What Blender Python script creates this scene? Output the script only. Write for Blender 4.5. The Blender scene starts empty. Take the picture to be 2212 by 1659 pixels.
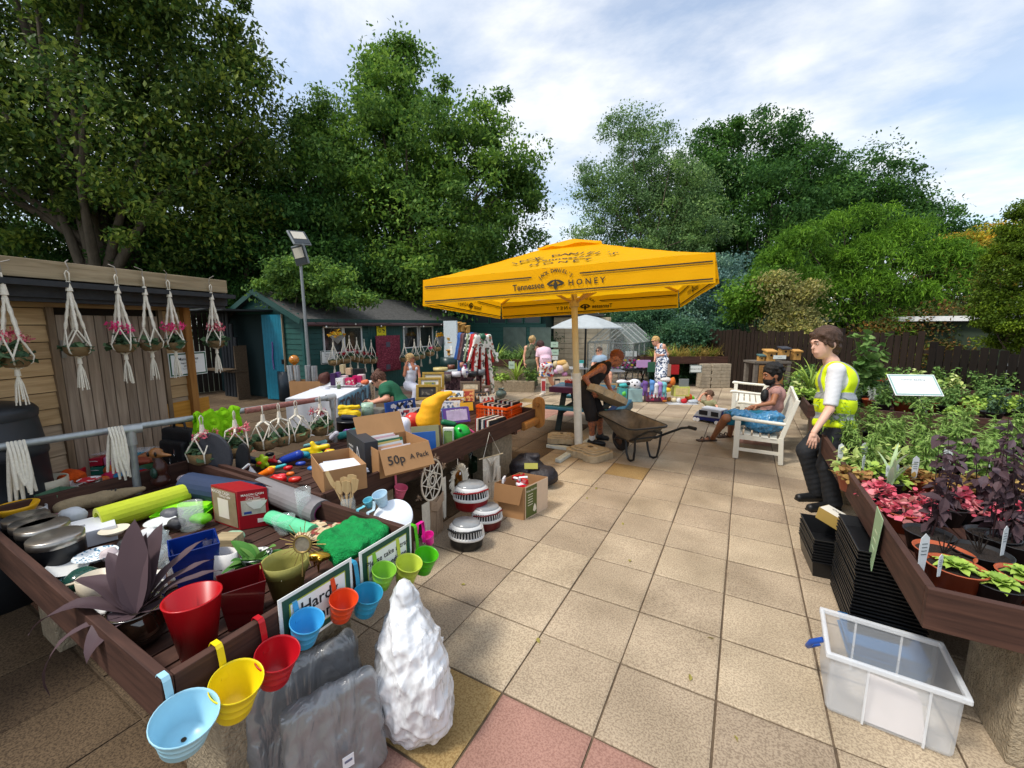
import bpy,math,random
import numpy as np
from mathutils import Matrix,Vector
R=math.radians
sc=bpy.context.scene
COL=sc.collection
# ---------------------------------------------------------------- camera, sky, sun, exposure
CAM_H=1.95;YAW=R(-29.0);PIT=R(8.19);FPX=902.5
cam=bpy.data.cameras.new('camera');camo=bpy.data.objects.new('camera',cam);COL.objects.link(camo)
camo.location=(0,0,CAM_H);camo.rotation_euler=(math.pi/2-PIT,0,-YAW)
cam.sensor_width=36;cam.lens=36*FPX/2212;cam.clip_start=.05;cam.clip_end=2000
sc.camera=camo
sc.view_settings.view_transform='Standard';sc.view_settings.look='None'
sc.view_settings.exposure=0.18;sc.view_settings.gamma=1
SUN_EL,SUN_AZ=58,215
sun=bpy.data.lights.new('sun','SUN');sun.energy=2.7;sun.angle=R(10);sun.color=(1,.95,.87)
suno=bpy.data.objects.new('sun',sun);COL.objects.link(suno)
suno.rotation_euler=(R(90-SUN_EL),0,R(180-SUN_AZ))
world=bpy.data.worlds.new('World');sc.world=world;world.use_nodes=True
def build_world():
 nt=world.node_tree;N=nt.nodes;L=nt.links
 for n in list(N):N.remove(n)
 out=N.new('ShaderNodeOutputWorld');bg=N.new('ShaderNodeBackground');bg.inputs[1].default_value=.1
 sky=N.new('ShaderNodeTexSky');sky.sky_type='NISHITA';sky.sun_disc=False
 sky.sun_elevation=R(SUN_EL);sky.sun_rotation=R(SUN_AZ);sky.dust_density=2
 tc=N.new('ShaderNodeTexCoord');sp=N.new('ShaderNodeSeparateXYZ');L.new(tc.outputs['Generated'],sp.inputs[0])
 def math_(op,a,b):
  m=N.new('ShaderNodeMath');m.operation=op
  for i,v in enumerate((a,b)):
   if isinstance(v,(int,float)):m.inputs[i].default_value=v
   else:L.new(v,m.inputs[i])
  return m.outputs[0]
 z=math_('MAXIMUM',sp.outputs[2],.0);zz=math_('ADD',z,.16)
 cb=N.new('ShaderNodeCombineXYZ');L.new(math_('DIVIDE',sp.outputs[0],zz),cb.inputs[0]);L.new(math_('DIVIDE',sp.outputs[1],zz),cb.inputs[1])
 mp=N.new('ShaderNodeMapping');mp.inputs['Rotation'].default_value=(0,0,R(35));mp.inputs['Scale'].default_value=(1.0,1.35,1);mp.inputs['Location'].default_value=(3.1,1.2,0)
 L.new(cb.outputs[0],mp.inputs[0])
 n1=N.new('ShaderNodeTexNoise');n1.inputs['Scale'].default_value=.95;n1.inputs['Detail'].default_value=9;n1.inputs['Roughness'].default_value=.6;n1.inputs['Distortion'].default_value=.15
 L.new(mp.outputs[0],n1.inputs['Vector'])
 n2=N.new('ShaderNodeTexNoise');n2.inputs['Scale'].default_value=2.6;n2.inputs['Detail'].default_value=6;n2.inputs['Roughness'].default_value=.5
 L.new(cb.outputs[0],n2.inputs['Vector'])
 r1=N.new('ShaderNodeValToRGB');r1.color_ramp.elements[0].position=.43;r1.color_ramp.elements[1].position=.61
 L.new(n1.outputs[0],r1.inputs[0])
 r2=N.new('ShaderNodeValToRGB');e=r2.color_ramp.elements;e[0].position=.3;e[0].color=(6.6,7.5,8.9,1);e[1].position=.58;e[1].color=(10.2,10.3,10.4,1)
 L.new(n2.outputs[0],r2.inputs[0])
 mx=N.new('ShaderNodeMix');mx.data_type='RGBA'
 cf=math_('ADD',math_('MULTIPLY',r1.outputs[0],.7),.28)
 L.new(cf,mx.inputs[0]);
 g=N.new('ShaderNodeMix');g.data_type='RGBA';g.blend_type='MULTIPLY';g.inputs[0].default_value=1;g.inputs[7].default_value=(2.3,2.3,2.2,1)
 L.new(sky.outputs[0],g.inputs[6]);L.new(g.outputs[2],mx.inputs[6]);L.new(r2.outputs[0],mx.inputs[7])
 L.new(mx.outputs[2],bg.inputs[0]);L.new(bg.outputs[0],out.inputs[0])
build_world()

# ---------------------------------------------------------------- picture measuring (where a thing of the photograph stands)
_sy,_cy,_sp,_cp=math.sin(YAW),math.cos(YAW),math.sin(PIT),math.cos(PIT)
RX=Vector((_cy,-_sy,0));FW=Vector((_sy*_cp,_cy*_cp,-_sp));UP=Vector((_sy*_sp,_cy*_sp,_cp))
HEAD=Vector((_sy,_cy,0));EYE=Vector((0,0,CAM_H))
def ray(p):return RX*(p[0]-1106)+UP*(829.5-p[1])+FW*FPX
def on(p,z=0.):
 d=ray(p);return EYE+d*((z-CAM_H)/d.z)
def atD(p,D):return EYE+ray(p)*(D/FPX)
def onx(p,x):d=ray(p);return EYE+d*(x/d.x)
def ony(p,y):d=ray(p);return EYE+d*(y/d.y)
def depth(P):return (Vector(P)-EYE).dot(FW)
def zat(P,py):
 k=(829.5-py)/FPX;d=Vector((P[0],P[1],0));a=d.dot(HEAD)
 return CAM_H+a*(k*_cp-_sp)/(_cp+k*_sp)
def Zf(ox,oy,w,W):
 k=w/W*.5486
 f=lambda x,y:(ox*.5486+x*k,oy*.5486+y*k)
 f.k=k
 return f
I_=lambda x,y:(x,y)
I_.k=1.
Z1=Zf(0,950,1000,2212);Z2=Zf(800,950,1000,2212);Z3=Zf(1600,900,1300,2157);Z4=Zf(2700,1100,1332,2210)
Z5=Zf(0,1600,1000,2212);Z6=Zf(700,1500,1000,2212);Z7=Zf(0,2000,1100,1782);Z8=Zf(900,1900,1100,1624)
ZA=Zf(3000,1700,1032,1293);ZB=Zf(1600,1250,700,2212);ZC=Zf(2100,1250,800,2212);ZD=Zf(1300,1500,800,2212)
ZE=Zf(2600,1250,800,2212);ZF=Zf(3000,1250,1032,2212);ZG=Zf(1700,2000,1600,2212);ZH=Zf(1250,1400,500,2183)
ZI=Zf(1600,1700,700,1936);ZJ=Zf(2900,2000,1132,1834)

# ---------------------------------------------------------------- materials
MATS={}
def S(h,k=1.):
 h=h.lstrip('#');o=[]
 for i in (0,2,4):
  c=int(h[i:i+2],16)/255;o.append((c/12.92 if c <= .04045 else ((c+.055)/1.055)**2.4)*k)
 return tuple(o)
def C(c):return S(c) if isinstance(c,str) else tuple(c)
def newmat(key):
 m=bpy.data.materials.new(key);m.use_nodes=True;MATS[key]=m
 return m,m.node_tree.nodes,m.node_tree.links,m.node_tree.nodes['Principled BSDF']
def mat(c,rough=.6,var=.10,scale=25.,bump=.0,metal=0.,spec=.4,trans=0.,alpha=1.,coat=0.,stretch=None,fine=0.,sss=0.):
 c=C(c);key='m_%s' % str((tuple(round(x,3) for x in c),rough,var,scale,bump,metal,spec,trans,alpha,coat,stretch,fine))
 if key in MATS:return MATS[key]
 m,N,L,b=newmat(key);m.name='surface'
 tc=N.new('ShaderNodeTexCoord');src=tc.outputs['Object']
 if stretch:
  mp=N.new('ShaderNodeMapping');mp.inputs['Scale'].default_value=stretch;L.new(src,mp.inputs[0]);src=mp.outputs[0]
 n=N.new('ShaderNodeTexNoise');n.inputs['Scale'].default_value=scale;n.inputs['Detail'].default_value=5;n.inputs['Roughness'].default_value=.6
 L.new(src,n.inputs['Vector'])
 r=N.new('ShaderNodeValToRGB');e=r.color_ramp.elements;e[0].position=.3;e[1].position=.7
 e[0].color=tuple(x*(1-var) for x in c)+(1,);e[1].color=tuple(min(1,x*(1+var)) for x in c)+(1,)
 L.new(n.outputs[0],r.inputs[0]);L.new(r.outputs[0],b.inputs['Base Color'])
 b.inputs['Roughness'].default_value=rough;b.inputs['Metallic'].default_value=metal
 b.inputs['Specular IOR Level'].default_value=spec;b.inputs['Transmission Weight'].default_value=trans
 b.inputs['Alpha'].default_value=alpha;b.inputs['Coat Weight'].default_value=coat
 if bump:
  bp=N.new('ShaderNodeBump');bp.inputs['Strength'].default_value=min(1,bump);bp.inputs['Distance'].default_value=.02*bump
  n2=N.new('ShaderNodeTexNoise');n2.inputs['Scale'].default_value=fine or scale*3;n2.inputs['Detail'].default_value=4
  L.new(src,n2.inputs['Vector']);L.new(n2.outputs[0],bp.inputs['Height']);L.new(bp.outputs[0],b.inputs['Normal'])
 return m
def thin(c,tr=.45,rough=.5,var=.15,scale=8.,gloss=.15):
 key='thin%s' % str((c,tr,rough,var,scale))
 if key in MATS:return MATS[key]
 cs=[C(x) for x in (c if isinstance(c,(list,tuple)) and not isinstance(c[0],(int,float)) else [c])]
 m,N,L,b=newmat(key);m.name='thin_sheet'
 if len(cs) > 1:
  g=N.new('ShaderNodeNewGeometry');f=g.outputs['Random Per Island']
 else:
  tc=N.new('ShaderNodeTexCoord');n=N.new('ShaderNodeTexNoise');n.inputs['Scale'].default_value=scale;n.inputs['Detail'].default_value=4
  L.new(tc.outputs['Object'],n.inputs['Vector']);f=n.outputs[0];cs=[tuple(x*(1-var) for x in cs[0]),tuple(x*(1+var) for x in cs[0])]
 r=N.new('ShaderNodeValToRGB');e=r.color_ramp.elements
 while len(e) < len(cs):e.new(.5)
 for i,c_ in enumerate(cs):e[i].position=i/(len(cs)-1);e[i].color=tuple(c_)+(1,)
 L.new(f,r.inputs[0]);L.new(r.outputs[0],b.inputs['Base Color']);b.inputs['Roughness'].default_value=rough;b.inputs['Specular IOR Level'].default_value=gloss
 t=N.new('ShaderNodeBsdfTranslucent');L.new(r.outputs[0],t.inputs[0])
 mx=N.new('ShaderNodeMixShader');mx.inputs[0].default_value=tr
 o=N['Material Output'];L.new(b.outputs[0],mx.inputs[1]);L.new(t.outputs[0],mx.inputs[2]);L.new(mx.outputs[0],o.inputs[0])
 return m
def leafmat(*cs,tr=.38,k=1.55):return thin(tuple(tuple(min(1,x*k) for x in q) for q in cs),tr,.55)
def wood(c,c2=None,axis=2,scale=3.,rough=.7,bump=.3,island=.25):
 c=C(c);c2=C(c2) if c2 else tuple(x*.6 for x in c);key='wood%s' % str((c,c2,axis,scale,island))
 if key in MATS:return MATS[key]
 m,N,L,b=newmat(key);m.name='wood'
 tc=N.new('ShaderNodeTexCoord');mp=N.new('ShaderNodeMapping')
 s=[12,12,12];s[axis]=.9;mp.inputs['Scale'].default_value=s;L.new(tc.outputs['Object'],mp.inputs[0])
 g=N.new('ShaderNodeNewGeometry');cmb=N.new('ShaderNodeVectorMath');cmb.operation='MULTIPLY_ADD'
 cm=N.new('ShaderNodeCombineXYZ');
 for i in range(3):L.new(g.outputs['Random Per Island'],cm.inputs[i])
 L.new(cm.outputs[0],cmb.inputs[0]);cmb.inputs[1].default_value=(37,53,41);L.new(mp.outputs[0],cmb.inputs[2])
 n=N.new('ShaderNodeTexNoise');n.inputs['Scale'].default_value=scale;n.inputs['Detail'].default_value=6;n.inputs['Distortion'].default_value=.6
 L.new(cmb.outputs[0],n.inputs['Vector'])
 r=N.new('ShaderNodeValToRGB');e=r.color_ramp.elements;e[0].position=.32;e[1].position=.68;e[0].color=c2+(1,);e[1].color=c+(1,)
 L.new(n.outputs[0],r.inputs[0])
 mx=N.new('ShaderNodeMix');mx.data_type='RGBA';mx.blend_type='MULTIPLY';mx.inputs[0].default_value=1
 mr=N.new('ShaderNodeMapRange');mr.inputs[3].default_value=1-island;mr.inputs[4].default_value=1+island*.4;L.new(g.outputs['Random Per Island'],mr.inputs[0])
 L.new(r.outputs[0],mx.inputs[6]);L.new(mr.outputs[0],mx.inputs[7]);L.new(mx.outputs[2],b.inputs['Base Color'])
 bp=N.new('ShaderNodeBump');bp.inputs['Strength'].default_value=bump;bp.inputs['Distance'].default_value=.004;L.new(n.outputs[0],bp.inputs['Height']);L.new(bp.outputs[0],b.inputs['Normal'])
 b.inputs['Roughness'].default_value=rough;b.inputs['Specular IOR Level'].default_value=.25
 return m
def patches(cs,scale=20,rough=.6,kind='VORONOI',stretch=None,tr=0):
 cs=tuple(C(c) for c in cs);key='patch%s' % str((cs,scale,kind,stretch,tr))
 if key in MATS:return MATS[key]
 m,N,L,b=newmat(key);m.name='printed_pattern'
 tc=N.new('ShaderNodeTexCoord');mp=N.new('ShaderNodeMapping');mp.inputs['Scale'].default_value=stretch or (1,1,1);L.new(tc.outputs['Object'],mp.inputs[0])
 if kind == 'VORONOI':
  v=N.new('ShaderNodeTexVoronoi');v.inputs['Scale'].default_value=scale;L.new(mp.outputs[0],v.inputs['Vector'])
  sp=N.new('ShaderNodeSeparateColor');L.new(v.outputs['Color'],sp.inputs[0]);f=sp.outputs[0]
 else:
  v=N.new('ShaderNodeTexNoise');v.inputs['Scale'].default_value=scale;v.inputs['Detail'].default_value=2;L.new(mp.outputs[0],v.inputs['Vector']);
  q=N.new('ShaderNodeMapRange');q.inputs[1].default_value=.3;q.inputs[2].default_value=.7;L.new(v.outputs[0],q.inputs[0]);f=q.outputs[0]
 r=N.new('ShaderNodeValToRGB');r.color_ramp.interpolation='CONSTANT';e=r.color_ramp.elements
 while len(e) < len(cs):e.new(.5)
 for i,c_ in enumerate(cs):e[i].position=i/len(cs);e[i].color=c_+(1,)
 L.new(f,r.inputs[0]);L.new(r.outputs[0],b.inputs['Base Color']);b.inputs['Roughness'].default_value=rough
 return m
def stripes(c1,c2,scale=40,axis=2,rough=.7,bump=.3,ratio=.5,dist=2.):
 c1=C(c1);c2=C(c2);key='str%s' % str((c1,c2,scale,axis,ratio,dist))
 if key in MATS:return MATS[key]
 m,N,L,b=newmat(key);m.name='striped'
 tc=N.new('ShaderNodeTexCoord');w=N.new('ShaderNodeTexWave');w.bands_direction='XYZ'[axis];w.inputs['Scale'].default_value=scale;w.inputs['Distortion'].default_value=dist;w.inputs['Detail'].default_value=2
 L.new(tc.outputs['Object'],w.inputs['Vector'])
 r=N.new('ShaderNodeValToRGB');e=r.color_ramp.elements;e[0].position=max(0,ratio-.2);e[1].position=min(1,ratio+.2);e[0].color=c1+(1,);e[1].color=c2+(1,)
 L.new(w.outputs[1],r.inputs[0]);L.new(r.outputs[0],b.inputs['Base Color'])
 bp=N.new('ShaderNodeBump');bp.inputs['Strength'].default_value=bump;bp.inputs['Distance'].default_value=.006;L.new(w.outputs[1],bp.inputs['Height']);L.new(bp.outputs[0],b.inputs['Normal'])
 b.inputs['Roughness'].default_value=rough
 return m
def clear(c=(.9,.95,.95),rough=.02,alpha=.25,spec=.8):
 c=C(c);key='clear%s' % str((c,rough,alpha))
 if key in MATS:return MATS[key]
 m,N,L,b=newmat(key);m.name='clear_sheet'
 b.inputs['Base Color'].default_value=c+(1,);b.inputs['Roughness'].default_value=rough;b.inputs['Alpha'].default_value=alpha;b.inputs['Specular IOR Level'].default_value=spec
 return m

# ---------------------------------------------------------------- mesh builder
def smin(a,b,k):
 h=np.clip(.5+.5*(b-a)/k,0,1);return b*(1-h)+a*h-k*h*(1-h)
class MB:
 def __init__(s):s.V=[];s.F=[];s.n=0;s.mx=None
 def add(s,v,f,m=0,sm=False):
  v=np.asarray(v,float).reshape(-1,3)
  if s.mx is not None:
   a=np.array(s.mx);v=v@a[:3,:3].T+a[:3,3]
  s.V.append(v)
  if isinstance(f,np.ndarray):s.F.append((f+s.n,m,sm))
  else:
   by={}
   for q in f:by.setdefault(len(q),[]).append(q)
   for q in by.values():s.F.append((np.array(q,int)+s.n,m,sm))
  s.n += len(v);return s
 def box(s,c,d,rz=0.,m=0,rx=0.,ry=0.):
  x,y,z=[q/2 for q in d]
  v=np.array([(-x,-y,-z),(x,-y,-z),(x,y,-z),(-x,y,-z),(-x,-y,z),(x,-y,z),(x,y,z),(-x,y,z)])
  if rz or rx or ry:v=v@np.array((Matrix.Rotation(rz,3,'Z')@Matrix.Rotation(ry,3,'Y')@Matrix.Rotation(rx,3,'X'))).T
  return s.add(v+np.array(c),np.array([(0,3,2,1),(4,5,6,7),(0,1,5,4),(1,2,6,5),(2,3,7,6),(3,0,4,7)]),m)
 def bar(s,a,b,w,t,m=0,up=(0,0,1)):
  a,b=Vector(a),Vector(b);d=b-a;L_=d.length;d.normalize();u=Vector(up)
  if abs(d.dot(u)) > .98:u=Vector((1,0,0))
  x=d.cross(u).normalized();y=x.cross(d)
  v=[]
  for p in (a,b):
   for i,j in ((-1,-1),(1,-1),(1,1),(-1,1)):v.append(p+x*(i*w/2)+y*(j*t/2))
  return s.add([tuple(q) for q in v],np.array([(0,3,2,1),(4,5,6,7),(0,1,5,4),(1,2,6,5),(2,3,7,6),(3,0,4,7)]),m)
 def lathe(s,prof,n=24,c=(0,0,0),m=0,sm=True,sx=1.,sy=1.,cap=False,rot=None,a0=0.,a1=None):
  full=a1 is None;k=n if full else n+1
  a=np.linspace(a0,a0+2*math.pi,n,endpoint=False) if full else np.linspace(a0,a1,n+1)
  P=np.array(prof,float);v=np.zeros((len(P),k,3))
  v[:,:,0]=P[:,:1]*np.cos(a)*sx;v[:,:,1]=P[:,:1]*np.sin(a)*sy;v[:,:,2]=P[:,1:2]
  v=v.reshape(-1,3)
  if rot is not None:v=v@np.array(rot).T
  f=[]
  for i in range(len(P)-1):
   for j in range(n):
    b=(j+1) % k;f.append((i*k+j,i*k+b,(i+1)*k+b,(i+1)*k+j))
  s.add(v+np.array(c),np.array(f),m,sm)
  return s
 def disc(s,r,z,n=24,c=(0,0,0),m=0,sx=1.,sy=1.,rot=None):
  return s.lathe([(1e-4,z),(r,z)],n,c,m,False,sx,sy,rot=rot)
 def cyl(s,a,b,r,n=12,m=0,r2=None):
  return s.tube([a,b],[r,r if r2 is None else r2],n,m,cap=True)
 def tube(s,pts,r,n=8,m=0,cap=True,flat=1.,sm=True):
  P=[Vector(p) for p in pts];k=len(P);rr=[r]*k if isinstance(r,(int,float)) else list(r)
  t0=(P[1]-P[0]).normalized();u=Vector((0,0,1)) if abs(t0.z) < .9 else Vector((1,0,0))
  V_=[]
  for i in range(k):
   t=(P[min(i+1,k-1)]-P[max(i-1,0)]).normalized();x=t.cross(u)
   if x.length < 1e-5:x=t.cross(Vector((0,1,0)))
   x.normalize();y=x.cross(t);u=y.copy() if i == 0 else (y*.5+u*.5)
   for j in range(n):
    a=2*math.pi*j/n;V_.append(P[i]+x*(math.cos(a)*rr[i])+y*(math.sin(a)*rr[i]*flat))
  f=[(i*n+j,i*n+(j+1) % n,(i+1)*n+(j+1) % n,(i+1)*n+j) for i in range(k-1) for j in range(n)]
  s.add([tuple(q) for q in V_],np.array(f),m,sm)
  if cap:
   s.add([tuple(q) for q in V_[:n]],[tuple(range(n))],m);s.add([tuple(q) for q in V_[-n:]],[tuple(range(n))[::-1]],m)
  return s
 def ball(s,c,r,n=12,m=0,rot=None):
  r=(r,r,r) if isinstance(r,(int,float)) else r
  pr=[(math.sin(math.pi*i/(n//2+2))+1e-5,-math.cos(math.pi*i/(n//2+2))) for i in range(n//2+3)]
  a=np.linspace(0,2*math.pi,n,endpoint=False);P=np.array(pr);v=np.zeros((len(P),n,3))
  v[:,:,0]=P[:,:1]*np.cos(a)*r[0];v[:,:,1]=P[:,:1]*np.sin(a)*r[1];v[:,:,2]=P[:,1:2]*r[2]
  v=v.reshape(-1,3)
  if rot is not None:v=v@np.array(rot).T
  f=[(i*n+j,i*n+(j+1) % n,(i+1)*n+(j+1) % n,(i+1)*n+j) for i in range(len(P)-1) for j in range(n)]
  return s.add(v+np.array(c),np.array(f),m,True)
 def quad(s,*p,m=0):return s.add([tuple(q) for q in p],[tuple(range(len(p)))],m)
 def slab(s,pts,t,m=0):
  P=[Vector(p) for p in pts];nrm=Vector((0,0,0))
  for i in range(len(P)):nrm += P[i].cross(P[(i+1) % len(P)])
  nrm.normalize();k=len(P);v=[p-nrm*t/2 for p in P]+[p+nrm*t/2 for p in P]
  f=[tuple(range(k))[::-1],tuple(range(k,2*k))]+[(i,(i+1) % k,k+(i+1) % k,k+i) for i in range(k)]
  return s.add([tuple(q) for q in v],f,m)
 def surf(s,fn,nu,nv,m=0,sm=True,t=0.):
  U=[[Vector(fn(i/nu,j/nv)) for j in range(nv+1)] for i in range(nu+1)]
  v=[tuple(q) for r_ in U for q in r_];f=[(i*(nv+1)+j,(i+1)*(nv+1)+j,(i+1)*(nv+1)+j+1,i*(nv+1)+j+1) for i in range(nu) for j in range(nv)]
  return s.add(v,np.array(f),m,sm)
 def text(s,txt,size,mtx,m=0,depth_=.0,font=None,align='CENTER',squash=1.):
  v,f=text_geo(txt,align)
  if len(v) == 0:return s
  v=v.copy();v[:,:2] *= size;v[:,0] *= squash;a=np.array(mtx);v=v@a[:3,:3].T+a[:3,3]
  return s.add(v,f,m)
 def inst(s,tmpl,faces,pos,rots,scl,m=0,sm=False):
  T=np.asarray(tmpl,float);n=len(pos);V_=np.einsum('nij,kj->nki',rots,T)*np.asarray(scl).reshape(n,1,-1)+np.asarray(pos)[:,None,:]
  F_=(np.asarray(faces)[None,:,:]+(np.arange(n)*len(T))[:,None,None]).reshape(-1,len(faces[0]))
  return s.add(V_.reshape(-1,3),F_,m,sm)
 def build(s,name,mats,parent=None,bevel=0.,loc=None,solid=0.,label=None,sub=0,autosm=False):
  V_=np.concatenate(s.V);me=bpy.data.meshes.new(name)
  tot=[np.full(len(f),f.shape[1]) for f,_,_ in s.F];tot=np.concatenate(tot);lv=np.concatenate([f.reshape(-1) for f,_,_ in s.F])
  mi=np.concatenate([np.full(len(f),m) for f,m,_ in s.F]);smo=np.concatenate([np.full(len(f),q) for f,_,q in s.F])
  me.vertices.add(len(V_));me.vertices.foreach_set('co',V_.astype(np.float32).ravel())
  me.loops.add(len(lv));me.loops.foreach_set('vertex_index',lv.astype(np.int32))
  me.polygons.add(len(tot));st=np.concatenate([[0],np.cumsum(tot)[:-1]]);me.polygons.foreach_set('loop_start',st.astype(np.int32))
  me.polygons.foreach_set('material_index',mi.astype(np.int32));me.polygons.foreach_set('use_smooth',smo.astype(bool))
  me.update(calc_edges=True)
  for q in (mats if isinstance(mats,(list,tuple)) else [mats]):me.materials.append(q)
  o=bpy.data.objects.new(name,me);COL.objects.link(o)
  if parent:o.parent=parent
  if loc is not None:o.location=loc
  if solid:
   d=o.modifiers.new('thickness','SOLIDIFY');d.thickness=solid;d.offset=0
  if bevel:
   d=o.modifiers.new('bevel','BEVEL');d.width=bevel;d.segments=2;d.limit_method='ANGLE';d.angle_limit=R(40)
  if sub:
   d=o.modifiers.new('sub','SUBSURF');d.levels=sub;d.render_levels=sub
  if label:o['label']=label
  return o
_TX={}
def text_geo(txt,align):
 k=(txt,align)
 if k not in _TX:
  cu=bpy.data.curves.new('t','FONT');cu.body=txt;cu.size=1;cu.align_x=align;cu.align_y='CENTER';cu.resolution_u=2;cu.offset=.014
  o=bpy.data.objects.new('t',cu);COL.objects.link(o);dg=bpy.context.evaluated_depsgraph_get();dg.update()
  me=bpy.data.meshes.new_from_object(o.evaluated_get(dg))
  v=np.array([q.co[:] for q in me.vertices]) if len(me.vertices) else np.zeros((0,3));f=[tuple(p.vertices) for p in me.polygons]
  bpy.data.objects.remove(o);bpy.data.curves.remove(cu);bpy.data.meshes.remove(me);_TX[k]=(v,f)
 return _TX[k]
def blend(mb,prims,vox=.01,k=.02,m=0,sub=(),noise=0.,clip=None,nseed=1,matfn=None,ridge=0.,rf=40.):
 los,his=[],[]
 for p in prims:
  if p[0] == 'c':a,b=np.array(p[1]),np.array(p[2]);r=max(p[3],p[4]);los.append(np.minimum(a,b)-r);his.append(np.maximum(a,b)+r)
  else:r=max(p[2]) if p[0] == 'e' else np.linalg.norm(p[2]);los.append(np.array(p[1])-r);his.append(np.array(p[1])+r)
 pad=3*vox+k*.5+noise;lo=np.min(los,0)-pad;hi=np.max(his,0)+pad;n=np.ceil((hi-lo)/vox).astype(int)+1
 D=np.full(n,9.,np.float32)
 ax=[lo[i]+np.arange(n[i])*vox for i in range(3)]
 def dist(p,X,Y,Zc):
  if p[0] == 'c':
   a=np.array(p[1],float);b=np.array(p[2],float);d=b-a;L2=max(d@d,1e-9)
   h=np.clip(((X-a[0])*d[0]+(Y-a[1])*d[1]+(Zc-a[2])*d[2])/L2,0,1)
   return np.sqrt((X-a[0]-h*d[0])**2+(Y-a[1]-h*d[1])**2+(Zc-a[2]-h*d[2])**2)-(p[3]+(p[4]-p[3])*h)
  c=np.array(p[1],float);Q=[X-c[0]+0*Y+0*Zc,Y-c[1]+0*X+0*Zc,Zc-c[2]+0*X+0*Y]
  if len(p) > 3 and p[3] is not None:
   A=np.array(p[3]).T;Q=[A[i,0]*Q[0]+A[i,1]*Q[1]+A[i,2]*Q[2] for i in range(3)]
  r=p[2]
  if p[0] == 'e':
   k0=np.sqrt((Q[0]/r[0])**2+(Q[1]/r[1])**2+(Q[2]/r[2])**2);k1=np.sqrt((Q[0]/r[0]**2)**2+(Q[1]/r[1]**2)**2+(Q[2]/r[2]**2)**2)+1e-9
   return k0*(k0-1)/k1
  rd=p[4];q=[np.abs(Q[i])-(r[i]-rd) for i in range(3)]
  return np.sqrt(sum(np.maximum(t,0)**2 for t in q))+np.minimum(np.maximum(np.maximum(q[0],q[1]),q[2]),0)-rd
 for lst,sg in ((prims,1),(sub,-1)):
  for p in lst:
   if p[0] == 'c':a,b=np.array(p[1]),np.array(p[2]);r=max(p[3],p[4]);l_,h_=np.minimum(a,b)-r,np.maximum(a,b)+r
   else:r=max(p[2]) if p[0] == 'e' else np.linalg.norm(p[2]);l_,h_=np.array(p[1])-r,np.array(p[1])+r
   kk=p[5] if (p[0] == 'c' and len(p) > 5) else k
   i0=np.clip(((l_-kk-2*vox-lo)/vox).astype(int),0,n-1);i1=np.clip(((h_+kk+2*vox-lo)/vox).astype(int)+2,1,n)
   sl=tuple(slice(i0[i],i1[i]) for i in range(3));X=ax[0][sl[0]][:,None,None];Y=ax[1][sl[1]][None,:,None];Zc=ax[2][sl[2]][None,None,:]
   d=dist(p,X,Y,Zc)
   D[sl]=smin(D[sl],d,kk) if sg > 0 else-smin(-D[sl],d,kk*.5)
 if noise:
  rg=np.random.default_rng(nseed);X=ax[0][:,None,None];Y=ax[1][None,:,None];Zc=ax[2][None,None,:]
  sz=float(np.max(hi-lo));acc=0
  for q in range(7):
   w=rg.normal(size=3)*(6+4*q)/sz;acc=acc+np.sin(X*w[0]*2+Y*w[1]*2+Zc*w[2]*2+rg.uniform(0,6))/(1+.25*q)
  D=D+(acc*noise*.35).astype(np.float32)
 if ridge:
  rg=np.random.default_rng(nseed+50);X=ax[0][:,None,None];Y=ax[1][None,:,None];Zc=ax[2][None,None,:];acc=0;wx=.35*np.sin(X*9+Zc*7)+.35*np.sin(Y*11-Zc*8+X*5)
  for q in range(9):w=rg.normal(size=3);w[2] *= .6;w *= rf*(.5+.16*q)/np.linalg.norm(w);acc=acc+(1-np.abs(np.sin(X*w[0]+Y*w[1]+Zc*w[2]+wx*3+rg.uniform(0,6))))**2/(1+.3*q)
  D=D-((acc-1.3)*ridge*.5).astype(np.float32)
 if clip is not None:D=np.maximum(D,clip(ax[0][:,None,None],ax[1][None,:,None],ax[2][None,None,:]))
 s=D < 0
 c=[s[i:n[0]-1+i,j:n[1]-1+j,l:n[2]-1+l] for i in (0,1) for j in (0,1) for l in (0,1)];cnt=sum(x.astype(np.int8) for x in c)
 cell=(cnt > 0) & (cnt < 8);idx=-np.ones(cell.shape,int);idx[cell]=np.arange(cell.sum())
 ci=np.argwhere(cell);acc=np.zeros((len(ci),3));w=np.zeros(len(ci))
 off=[(i,j,l) for i in (0,1) for j in (0,1) for l in (0,1)]
 for a in range(8):
  for b in range(a+1,8):
   o1,o2=np.array(off[a]),np.array(off[b])
   if abs(o1-o2).sum() != 1:continue
   d1=D[tuple((ci+o1).T)];d2=D[tuple((ci+o2).T)];cr=(d1 < 0) != (d2 < 0);t=np.where(cr,d1/(d1-d2+1e-12),0)
   acc += np.where(cr[:,None],o1+t[:,None]*(o2-o1),0);w += cr
 P=lo+(ci+acc/np.maximum(w,1)[:,None])*vox
 F_=[]
 for a in range(3):
  e=[0,0,0];e[a]=1;b,c_=(a+1) % 3,(a+2) % 3
  s0=s[tuple(slice(0,n[i]-1) for i in range(3))];s1=s[tuple(slice(e[i],n[i]-1+e[i]) for i in range(3))]
  g=np.argwhere(s0 != s1);g=g[(g[:,b] > 0) & (g[:,c_] > 0)]
  ub=np.zeros(3,int);ub[b]=1;uc=np.zeros(3,int);uc[c_]=1
  q=np.stack([idx[tuple((g-ub-uc).T)],idx[tuple((g-uc).T)],idx[tuple(g.T)],idx[tuple((g-ub).T)]],1)
  fl=s0[tuple(g.T)];q[~fl]=q[~fl][:,::-1];F_.append(q)
 F_=np.concatenate(F_);F_=F_[(F_ >= 0).all(1)]
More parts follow.
